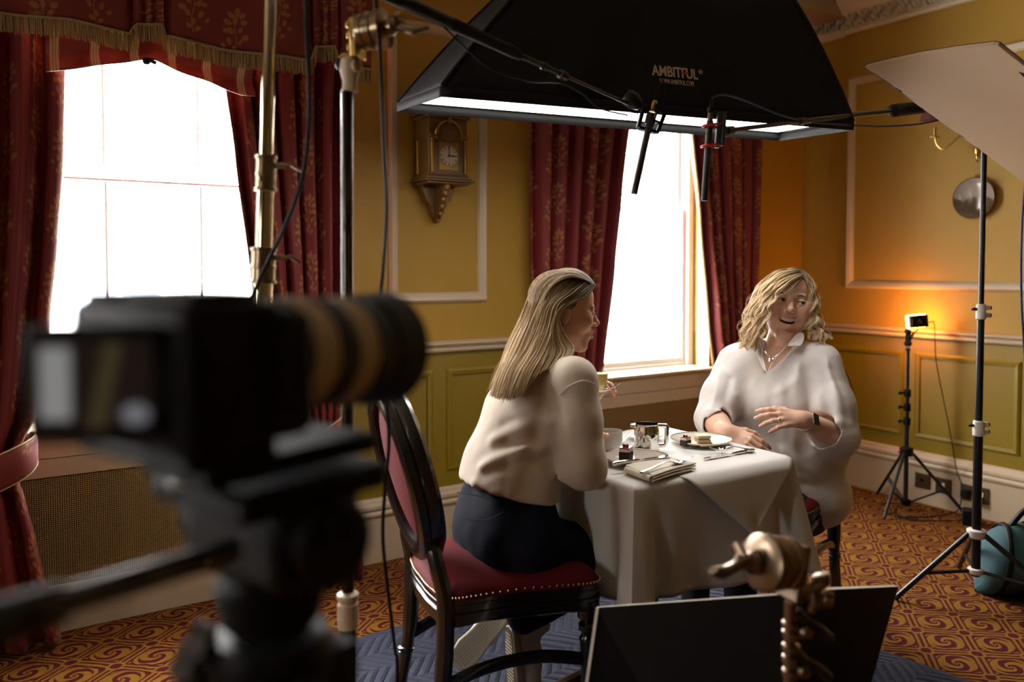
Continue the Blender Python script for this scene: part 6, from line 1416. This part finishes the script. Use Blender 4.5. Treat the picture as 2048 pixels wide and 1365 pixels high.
    h1 = P(1030, 1262, 2.30); t1 = P(1040, 1440, 2.30); t1 = Vector((t1.x, t1.y, .075)); shoe(h1, t1, -RT*.85-Fh*.35, 0)
    h2 = P(1000, 1232, 2.44); t2 = P(912, 1330, 2.42); shoe(h2, t2, -RT*.35-Fh*.75-Zu*.1, 1)
    # hair: volume first, then strands
    hv = Vol(); E = lambda c, r, k=.02, op='u': hv.ell(c, r, k, op, fr)
    E((0, -.018, .040), (.0765, .0915, .079), .02); hv.cap((0, -.045, -.02), (0, -.065, -.10), .052, .040, .03, 'u', fr)
    ctr = [P(1066, 640, 2.40), P(1052, 690, 2.36), P(1030, 735, 2.30), P(1014, 778, 2.245)]; hv.chain(ctr, [.030, .024, .018, .010], .03)
    hv.chain([P(1090, 660, 2.36), P(1085, 705, 2.32), P(1052, 745, 2.27)], [.034, .026, .016], .03)
    hv.chain([P(1128, 690, 2.50), P(1100, 730, 2.52)], [.04, .03], .03)
    E((0, .068, -.03), (.056, .055, .072), .014, 's'); E((.05, .075, -.02), (.045, .055, .055), .012, 's'); E((-.05, .075, -.02), (.045, .055, .055), .012, 's')
    V, Q = hv.mesh(.0045, smooth=2); rs = np.random.RandomState(3)
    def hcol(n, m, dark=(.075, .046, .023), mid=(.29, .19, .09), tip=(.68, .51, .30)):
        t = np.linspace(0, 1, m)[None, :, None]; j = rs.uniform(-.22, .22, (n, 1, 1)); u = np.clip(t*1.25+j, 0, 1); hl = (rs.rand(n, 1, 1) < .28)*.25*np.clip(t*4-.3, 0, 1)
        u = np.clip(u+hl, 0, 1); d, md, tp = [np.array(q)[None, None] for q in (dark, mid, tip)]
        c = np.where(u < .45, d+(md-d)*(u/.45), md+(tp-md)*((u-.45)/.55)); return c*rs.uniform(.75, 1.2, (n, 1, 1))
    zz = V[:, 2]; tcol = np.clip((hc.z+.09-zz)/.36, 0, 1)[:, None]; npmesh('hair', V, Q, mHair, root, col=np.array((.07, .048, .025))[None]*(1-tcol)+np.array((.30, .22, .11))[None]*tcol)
    def fam(A, B, n, jit, m=32, wob=.0, name='hair_strands', dj=.012, cf=hcol, r=(.0010, .0017), bend=None):
        A = np.array([P(*q) for q in A]); B = np.array([P(*q) for q in B]); t = rs.rand(n)**1.0
        ctrl = A[None]*(1-t[:, None, None])+B[None]*t[:, None, None]
        if bend is not None: ctrl += bend(t)
        tt = np.linspace(0, 1, ctrl.shape[1])[None, :, None]
        ctrl = ctrl+rs.normal(0, 1, (n, 1, 3))*jit*(.25+tt)+rs.normal(0, 1, (n, ctrl.shape[1], 3))*jit*.25
        ctrl = ctrl-np.array(FW)[None, None]*(rs.uniform(-.2, 1, (n, 1, 1))*dj)
        ctrl[:, -1] += (ctrl[:, -1]-ctrl[:, -2])*rs.uniform(-.25, .12, (n, 1))
        p = scalp(spl(ctrl, m), fr, rs)
        if wob: ph = rs.rand(n, 1)*6.3; s_ = np.linspace(0, 1, m)[None]; p += (np.sin(s_*14+ph)*wob*s_)[:, :, None]*np.array(RT)[None, None]+(np.cos(s_*11+ph)*wob*s_)[:, :, None]*np.array(FW)[None, None]
        return p, rs.uniform(r[0], r[1], n), cf(n, m)
    Lc = [(1152, 544, 2.43), (1101, 555, 2.42), (1063, 596, 2.415), (1042, 643, 2.39), (1024, 697, 2.34), (1000, 742, 2.27), (984, 786, 2.225)]
    Mc = [(1158, 553, 2.40), (1122, 575, 2.36), (1092, 612, 2.335), (1078, 655, 2.325), (1056, 703, 2.29), (1028, 748, 2.235), (1012, 796, 2.195)]
    Rc = [(1176, 562, 2.385), (1148, 586, 2.345), (1116, 612, 2.327), (1106, 655, 2.315), (1090, 700, 2.285), (1064, 745, 2.235), (1044, 786, 2.205)]
    Fc = [(1188, 573, 2.39), (1173, 592, 2.355), (1144, 607, 2.330), (1118, 634, 2.318), (1128, 672, 2.310), (1146, 700, 2.290), (1128, 730, 2.235)]
    F2 = [(1187, 573, 2.39), (1162, 594, 2.350), (1122, 616, 2.325), (1104, 645, 2.315), (1100, 690, 2.295), (1090, 715, 2.27), (1072, 745, 2.235)]
    fr_ = [(1150, 548, 2.45), (1105, 556, 2.50), (1075, 600, 2.50), (1056, 650, 2.47), (1030, 700, 2.43), (1008, 745, 2.36), (992, 786, 2.29)]
    Tc = [(1189, 570, 2.395), (1168, 551, 2.405), (1142, 541, 2.42), (1104, 548, 2.425), (1064, 588, 2.42), (1042, 638, 2.40), (1017, 692, 2.345), (1001, 740, 2.272), (985, 785, 2.226)]
    Td = [(1187, 571, 2.385), (1164, 559, 2.365), (1138, 555, 2.350), (1104, 572, 2.340), (1082, 610, 2.345), (1062, 655, 2.335), (1040, 705, 2.29), (1016, 748, 2.235), (1000, 792, 2.20)]
    Te = [(1188, 568, 2.43), (1168, 548, 2.45), (1140, 539, 2.47), (1104, 547, 2.48), (1066, 588, 2.47), (1043, 638, 2.44), (1020, 693, 2.39), (1003, 740, 2.31), (988, 785, 2.25)]
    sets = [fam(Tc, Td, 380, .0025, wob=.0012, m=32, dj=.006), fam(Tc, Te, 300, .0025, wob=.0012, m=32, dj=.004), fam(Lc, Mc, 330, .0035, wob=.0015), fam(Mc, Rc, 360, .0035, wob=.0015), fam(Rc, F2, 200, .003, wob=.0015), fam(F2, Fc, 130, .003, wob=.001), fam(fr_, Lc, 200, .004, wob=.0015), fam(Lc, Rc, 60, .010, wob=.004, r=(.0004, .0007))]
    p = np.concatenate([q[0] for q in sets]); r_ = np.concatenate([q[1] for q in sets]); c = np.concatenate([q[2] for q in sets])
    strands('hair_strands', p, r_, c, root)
    # glass and saucer in her raised left hand; biscuit in the other
    gl = P(1199, 762, 2.555); g = thing('juice_glass', 'small glass of yellow juice held up beside the sleeve of the woman in cream', 'glass', gl)
    gz = gl-Zu*.032
    mGl = mGlass; MB().lathe([(0, 0), (.021, 0), (.024, .01), (.029, .064), (.030, .066), (.0285, .066), (.0225, .010), (0, .005)], gz, n=36).build('tumbler', mGl, g)
    MB().lathe([(0, .0055), (.0215, .0055), (.0225, .011), (.0275, .056), (0, .056)], gz, n=36).build('juice', M_('yellow_juice', (.72, .55, .10), .35), g)
    sp = P(1205, 780, 2.55); g = thing('saucer', 'small white saucer with spoon held below the juice glass', 'saucer', sp)
    MB().lathe([(0, .003), (.022, .003), (.028, .006), (.046, .012), (.048, .0135), (.028, .002), (0, 0)], gz-Zu*.0042, n=36).build('dish', mChina, g)
    sp2 = gz+RT*.028-FW*.012+Zu*.009; t = thing('teaspoon', 'teaspoon lying on the saucer under the juice glass', 'spoon', sp2); MB().tube([sp2, sp2+RT*.018+Zu*.006, sp2+RT*.036+Zu*.018], [.003, .0018, .0024], 8).build('handle', mSilver, t); MB().sph(sp2-RT*.006, (.009, .007, .003), 10).build('bowl', mSilver, t)
    bq = P(1204, 859, 2.54); t = thing('biscuit', 'small pale wafer held in fingers behind the coffee cup', 'biscuit', bq); MB().box(bq, (.032, .024, .009), (.2, .3, .4)).build('wafer', mBread, t, bevel=.002)
woman_cream()
# ------------------------------------------------------------------ the woman in white (facing us, laughing)
def woman_white():
    root = thing('person', 'laughing woman with curly blonde hair in a loose white blouse, seated at the table', 'person', (2.53, 2.05, .5))
    a = .43; f = -Fh*math.cos(a)-RT*math.sin(a); l = RT*math.cos(a)-Fh*math.sin(a)
    c0, c1, c2, c3 = P(1588, 985, 3.07), P(1578, 890, 3.05), P(1564, 805, 3.03), P(1557, 728, 3.04)
    SL, SR = P(1642, 728, 2.97), P(1472, 728, 3.09); EL, ER = P(1668, 874, 2.89), P(1428, 842, 2.98); WL, WR = P(1604, 840, 2.75), P(1454, 865, 2.80)
    hc = P(1577, 605, 3.03); fr = frame(hc, (CAMP-hc).normalized()+RT*.10+Zu*.02, Zu+RT*.16, 1.11)
    v = Vol(); add_head(v, fr, 1.0, True)
    v.cap(toW(fr, (0, -.012, -.06)), c3+Zu*.02, .048, .060, .03); v.cap(toW(fr, (0, .020, -.105)), toW(fr, (0, -.01, -.13)), .026, .036, .03)
    v.cap(SR.lerp(c3, .25), SL.lerp(c3, .25), .055, .055, .05)
    for c, r, w in ((c3-Zu*.01, .076, .06), (c3-Zu*.045+f*.022, .080, .06), (c2+f*.02, .098, .07), (c1, .105, .07), (c0, .12, .08)): v.cap(c-l*w, c+l*w, r, r, .05)
    v.chain([SL, EL, WL], [.048, .044, .030], .02); v.chain([SR, ER, WR], [.048, .044, .031], .02); v.cap(EL.lerp(WL, .35), EL.lerp(WL, .5), .040, .036, .02); v.cap(ER.lerp(WR, .3), ER.lerp(WR, .5), .042, .036, .02)
    dL = (P(1500, 828, 2.70)-WL).normalized(); dR = (P(1486, 888, 2.74)-WR).normalized()
    add_hand(v, WL, dL, -FW*.72+UP*.62, UP*.65+FW*.70, (.30, .36, .42, .50), (.14, .03, -.08, -.20), .93, .35)
    add_hand(v, WR, dR*.8+RT*.3, UP*.55-RT*.15-FW*.8, UP*.7+RT*.5, (.40, .45, .5, .55), (.08, .02, -.03, -.1), .93, .4)
    V, Q = v.mesh(.006, [bbx(toW(fr, (0, .02, -.01)), .15, .0021), bbx(WL-RT*.09, .11, .0026), bbx(WR+RT*.04, .11, .003)])
    npmesh('body', V, Q, mSkin, root, col=head_cols(V, fr, SKIN2, LIP2, BL2))
    face_parts(root, fr, lambda c: (CAMP-c).normalized()+RT*.62, True)
    # blouse
    s = Vol()
    for c, r, w, k in ((c3-Zu*.012, .088, .085, .05), (c2+f*.018, .118, .085, .06), (c1, .128, .09, .06), (c0, .124, .085, .06)): s.cap(c-l*w, c+l*w, r, r, k)
    s.chain([c3, c2+f*.015, c1, c0], [.09, .12, .128, .126], .06); s.cap(SR.lerp(c3, .1), SL.lerp(c3, .1), .066, .066, .05)
    s.cap(P(1612, 985, 3.0), P(1630, 1015, 3.02), .075, .055, .04); s.cap(P(1632, 955, 3.08), P(1640, 1012, 3.08), .075, .045, .04); s.cap(P(1590, 960, 2.98), P(1600, 985, 2.98), .07, .06, .04)
    s.cap(SL, SL.lerp(EL, .6), .074, .088, .03); s.cap(SL.lerp(EL, .6), EL+Zu*.005+RT*.006, .088, .080, .03); s.cap(EL+RT*.005, EL.lerp(WL, .22), .080, .070, .02)
    s.cap(SR, SR.lerp(ER, .6), .072, .078, .03); s.cap(SR.lerp(ER, .6), ER+Zu*.012, .078, .070, .03); s.cap(ER, ER.lerp(WR, .18), .068, .062, .02)
    s.cap(c3+Zu*.03, c3+Zu*.062, .078, .068, .03); s.cap(c3+Zu*.05+f*.004, c3+Zu*.16, .056, .070, .006, 's')
    # open cuffs
    s.cap(EL.lerp(WL, .16), EL.lerp(WL, .9), .060, .060, .006, 's'); s.cap(ER.lerp(WR, .12), ER.lerp(WR, .9), .053, .053, .006, 's')
    # neckline
    for x, y, r in ((1556, 684, .052), (1551, 700, .043), (1545, 714, .033), (1540, 726, .022), (1536, 736, .012), (1533, 744, .006)): s.cap(P(x, y, 2.70), P(x, y, 2.965), r, r, .004, 's')
    def fd(p, A, w=.018): s.fold([P(*q) for q in p], A, w)
    D = 2.89
    fd([(1533, 746, D), (1540, 800, D), (1545, 880, D), (1550, 950, D)], -.006, .010); fd([(1522, 746, D), (1530, 800, D), (1537, 880, D)], .005, .010)
    fd([(1600, 720, 2.90), (1590, 790, D), (1585, 880, D), (1590, 960, 2.91)], .010, .020); fd([(1622, 740, 2.88), (1618, 820, 2.87), (1612, 900, 2.88)], -.012, .018)
    fd([(1560, 760, D), (1566, 850, D), (1570, 940, 2.9)], .007, .018); fd([(1482, 740, 2.95), (1492, 800, 2.93), (1505, 870, 2.92), (1515, 930, 2.93)], -.012, .018); fd([(1510, 770, 2.91), (1515, 840, 2.90), (1520, 900, 2.90)], .007, .018)
    fd([(1525, 785, D), (1495, 800, 2.91), (1470, 790, 2.95)], .006, .012); fd([(1530, 790, D), (1560, 785, D), (1590, 765, D)], .004, .012)
    fd([(1655, 720, 2.88), (1672, 780, 2.84), (1680, 840, 2.82)], .010, .016); fd([(1640, 740, 2.87), (1655, 800, 2.83), (1660, 850, 2.81)], -.010, .014); fd([(1630, 850, 2.81), (1660, 845, 2.80), (1695, 850, 2.83)], .008, .012); fd([(1632, 868, 2.80), (1662, 866, 2.79), (1692, 872, 2.83)], -.008, .011)
    fd([(1440, 740, 3.0), (1428, 790, 2.94), (1420, 830, 2.91)], .008, .015); fd([(1460, 760, 2.98), (1450, 800, 2.93), (1455, 840, 2.91)], -.009, .014); fd([(1408, 815, 2.92), (1430, 822, 2.90), (1465, 818, 2.91)], .006, .011)
    fd([(1560, 900, 2.9), (1600, 930, 2.9), (1640, 950, 2.92)], .008, .018); fd([(1545, 930, 2.91), (1590, 960, 2.91), (1630, 975, 2.93)], -.008, .016)
    V, Q = s.mesh(.0048, disp=lambda X, Y, Z: .0011*sm_noise(X, Y, Z, 34)+.0009*sm_noise(X, Y, Z, 80, 1), smooth=2)
    mB = M_('white_cotton', (.74, .70, .68), .8, bump=(300, .12), sheen=.1); npmesh('blouse', V, Q, mB, root)
    # collar flaps and neckline edge
    def flap(nm, pts, t=.0028):
        pts = [P(*q) for q in pts]; n = (pts[1]-pts[0]).cross(pts[-1]-pts[0]).normalized(); b = MB(); k = len(pts); c = sum(pts, Vector())/k+n*.004
        b.v = [tuple(p) for p in pts]+[tuple(c)]; b.f = [(i, (i+1) % k, k) for i in range(k)]; b.m = [0]*k; b.build(nm, mB, root, solid=t, sub=1)
    flap('collar', [(1568, 697, 2.922), (1583, 681, 2.928), (1597, 660, 2.955), (1611, 666, 2.958), (1609, 682, 2.93), (1602, 697, 2.905), (1589, 690, 2.912)])
    flap('collar', [(1521, 684, 2.955), (1513, 690, 2.94), (1514, 712, 2.922), (1526, 742, 2.897), (1534, 748, 2.888), (1529, 722, 2.908), (1523, 700, 2.93)])
    b = MB(); b.tube(catmull([P(1522, 688, 2.95), P(1523, 704, 2.93), P(1528, 724, 2.908), P(1534, 746, 2.886), P(1545, 727, 2.905), P(1558, 710, 2.918), P(1572, 694, 2.926)], 8), .0022, 6); b.build('neck_binding', mB, root)
    # dark trousers on the chair, mostly under the cloth
    j = Vol(); j.cap(c0-l*.08-Zu*.04-RT*.03, c0+l*.05-Zu*.04-RT*.03, .105, .105, .05)
    for sg in (-1, 1):
        h0 = c0+l*(.07*sg)-Zu*.06-RT*.035; k0 = Vector((2.06, 1.90+(-.09 if sg > 0 else .12), .53)); an = k0+Vector((.03, .0, -.42)); j.chain([h0, k0], [.10, .07], .03); j.chain([k0, an], [.066, .048], .02)
    V, Q = j.mesh(.010, smooth=2); npmesh('trousers', V, Q, M_('black_trousers', (.010, .010, .012), .8), root)
    for sg in (-1, 1):
        an = Vector((2.09, 1.90+(-.09 if sg > 0 else .12), .08)); q = Vol(); q.chain([an+Vector((.02, 0, -.01)), an+Vector((-.07, 0, -.025)), an+Vector((-.16, 0, -.032))], [.038, .036, .026], .02); V, Q = q.mesh(.008, smooth=2); npmesh('shoe', V, Q, M_('black_shoe', (.012, .011, .010), .4), root)
    # watch, ring, necklace
    wc = WL.lerp(EL, .10); ax = (EL-WL).normalized(); bk = (-FW*.72+UP*.62); bk = (bk-ax*bk.dot(ax)).normalized(); sdv = ax.cross(bk)
    b = MB(); b.lathe([(.0335, -.010), (.0352, -.009), (.0352, .009), (.0335, .010)], wc, ax, 32); w = b.build('watch_strap', M_('pale_pink_strap', (.62, .46, .42), .5), root)
    cf = (-FW*.75+RT*.55+UP*.35); cf = (cf-ax*cf.dot(ax)).normalized(); R3 = Matrix((ax, cf, ax.cross(cf))).transposed(); b = MB(); b.box(wc+cf*.037, (.036, .009, .040), R3); q = b.build('watch_case', M_('rose_case', (.55, .38, .33), .25, .8), w, bevel=.004)
    MB().box(wc+cf*.0415, (.033, .0025, .037), R3).build('watch_screen', mBlack, q, bevel=.001)
    rk = WL+(dL*.105-UP*.012*0)*.93; t2 = (UP*.65+FW*.70); b2 = (-FW*.72+UP*.62); b2 = (b2-dL*b2.dot(dL)).normalized(); t2 = (t2-dL*t2.dot(dL)-b2*t2.dot(b2)).normalized()
    b = MB(); rc = WL+(dL*.103-t2*.013-b2*.003)*.93; aa = (dL-b2*.25).normalized(); o1 = aa.orthogonal().normalized(); o2 = aa.cross(o1); b.tube([rc+o1*.0092*math.cos(t)+o2*.0092*math.sin(t) for t in np.linspace(0, 2*PI, 25)], .0012, 6); b.sph(rc+b2*.0105, .0026, 8); b.build('ring', mSilver, root)
    b = MB(); b.tube(catmull([P(1524, 686, 2.945), P(1527, 698, 2.928), P(1535, 710, 2.910), P(1543, 717, 2.902), P(1556, 710, 2.910), P(1568, 701, 2.918), P(1576, 690, 2.93)], 8), .0010, 6); n_ = b.build('necklace', mSilver, root)
    for dx in (0, 7): 
        b = MB(); b.box(P(1539+dx, 720, 2.898), (.0022, .002, .011), Euler((0, .2, 0)).to_matrix()); b.box(P(1541+dx, 724, 2.898), (.006, .002, .0018)); b.build('pendant', mSilver, n_)
    b = MB(); b.sph(toW(fr, (.079, .002, -.045))-FW*.004, .0042, 10); b.build('earring', mSilver, root)
    # curls
    rs = np.random.RandomState(8); hv = Vol(); E = lambda c, r, k=.02, op='u': hv.ell(c, r, k, op, fr)
    E((0, -.018, .040), (.077, .091, .079), .02); E((0, -.045, -.045), (.078, .05, .075), .03)
    hv.chain([P(1520, 590, 3.03), P(1505, 635, 3.02), P(1500, 680, 3.01)], [.028, .032, .018], .03); hv.chain([P(1617, 600, 3.04), P(1625, 640, 3.04), P(1640, 672, 3.02)], [.016, .022, .012], .03)
    E((0, .075, -.025), (.062, .060, .080), .012, 's'); V, Q = hv.mesh(.005, smooth=2)
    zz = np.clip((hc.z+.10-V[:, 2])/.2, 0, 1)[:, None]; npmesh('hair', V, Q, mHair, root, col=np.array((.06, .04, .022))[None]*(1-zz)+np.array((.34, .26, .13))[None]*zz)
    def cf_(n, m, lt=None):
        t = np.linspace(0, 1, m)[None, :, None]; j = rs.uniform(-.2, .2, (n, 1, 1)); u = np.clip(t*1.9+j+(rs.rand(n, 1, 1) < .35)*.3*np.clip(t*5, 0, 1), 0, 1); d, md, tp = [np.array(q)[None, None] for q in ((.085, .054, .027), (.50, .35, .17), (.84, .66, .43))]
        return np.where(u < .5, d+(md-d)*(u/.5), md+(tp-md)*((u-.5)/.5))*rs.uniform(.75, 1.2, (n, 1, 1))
    def curls(A, B, nl, per, amp, waves, m=44, jit=.006, dj=.02, r=(.0009, .0015)):
        A = np.array([P(*q) for q in A]); B = np.array([P(*q) for q in B]); t = np.repeat(np.clip((np.arange(nl)+rs.rand(nl))/nl, 0, 1), per); n = len(t); ph = np.repeat(rs.rand(nl)*6.3, per)+rs.normal(0, .35, n); wv = np.repeat(rs.uniform(.85, 1.15, nl), per)*waves; dep = np.repeat(rs.uniform(-.3, 1, nl), per)*dj; L = np.repeat(rs.uniform(-.25, .10, nl), per)
        ctrl = A[None]*(1-t[:, None, None])+B[None]*t[:, None, None]; tt = np.linspace(0, 1, ctrl.shape[1])[None, :, None]
        off = np.repeat(rs.normal(0, 1, (nl, 1, 3)), per, 0)*jit; ctrl = ctrl+off*(.2+tt)+rs.normal(0, .0022, (n, 1, 3))-np.array(FW)[None, None]*dep[:, None, None]; ctrl[:, -1] += (ctrl[:, -1]-ctrl[:, -2])*L[:, None]
        p = scalp(spl(ctrl, m), fr, rs); s_ = np.linspace(0, 1, m)[None]; w = np.clip(s_*2.2-.25, 0, 1)*amp
        p += (np.sin(s_*waves*0+s_*wv[:, None]*6.283+ph[:, None])*w)[:, :, None]*np.array(RT)[None, None]+(np.cos(s_*wv[:, None]*6.283+ph[:, None])*w*.8)[:, :, None]*np.array(FW)[None, None]
        return p, rs.uniform(r[0], r[1], n), cf_(n, m)
    LA = [(1592, 541, 3.02), (1550, 546, 3.0), (1516, 578, 2.99), (1498, 620, 2.98), (1488, 658, 2.97), (1482, 694, 2.955)]
    LM = [(1598, 545, 2.975), (1560, 556, 2.935), (1528, 588, 2.92), (1514, 622, 2.92), (1506, 660, 2.925), (1500, 700, 2.925)]
    LB = [(1602, 552, 2.955), (1572, 568, 2.925), (1549, 592, 2.912), (1536, 620, 2.910), (1526, 652, 2.915), (1519, 684, 2.92)]
    RA = [(1598, 548, 2.965), (1611, 566, 2.945), (1618, 594, 2.945), (1615, 624, 2.95), (1615, 652, 2.955), (1622, 676, 2.95)]
    RB = [(1596, 541, 3.01), (1619, 556, 3.0), (1629, 590, 2.99), (1629, 626, 2.985), (1640, 654, 2.975), (1652, 678, 2.965)]
    sets = [curls(LA, LM, 16, 16, .009, 4.2), curls(LM, LB, 16, 16, .009, 4.0), curls(RA, RB, 15, 16, .009, 4.5), curls(LA, LB, 14, 3, .016, 4.0, jit=.012, r=(.0004, .0006)), curls(RA, RB, 10, 3, .014, 4.0, jit=.010, r=(.0004, .0006))]
    sets.append(curls([(1604, 549, 2.955), (1594, 560, 2.928), (1578, 578, 2.915), (1566, 588, 2.912), (1556, 592, 2.91)], [(1606, 551, 2.955), (1600, 565, 2.928), (1588, 580, 2.912), (1572, 592, 2.908), (1558, 598, 2.906)], 2, 7, .002, 1.0, jit=.001, dj=.002))
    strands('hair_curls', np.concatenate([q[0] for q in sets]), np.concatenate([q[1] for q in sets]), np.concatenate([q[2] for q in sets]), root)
woman_white()
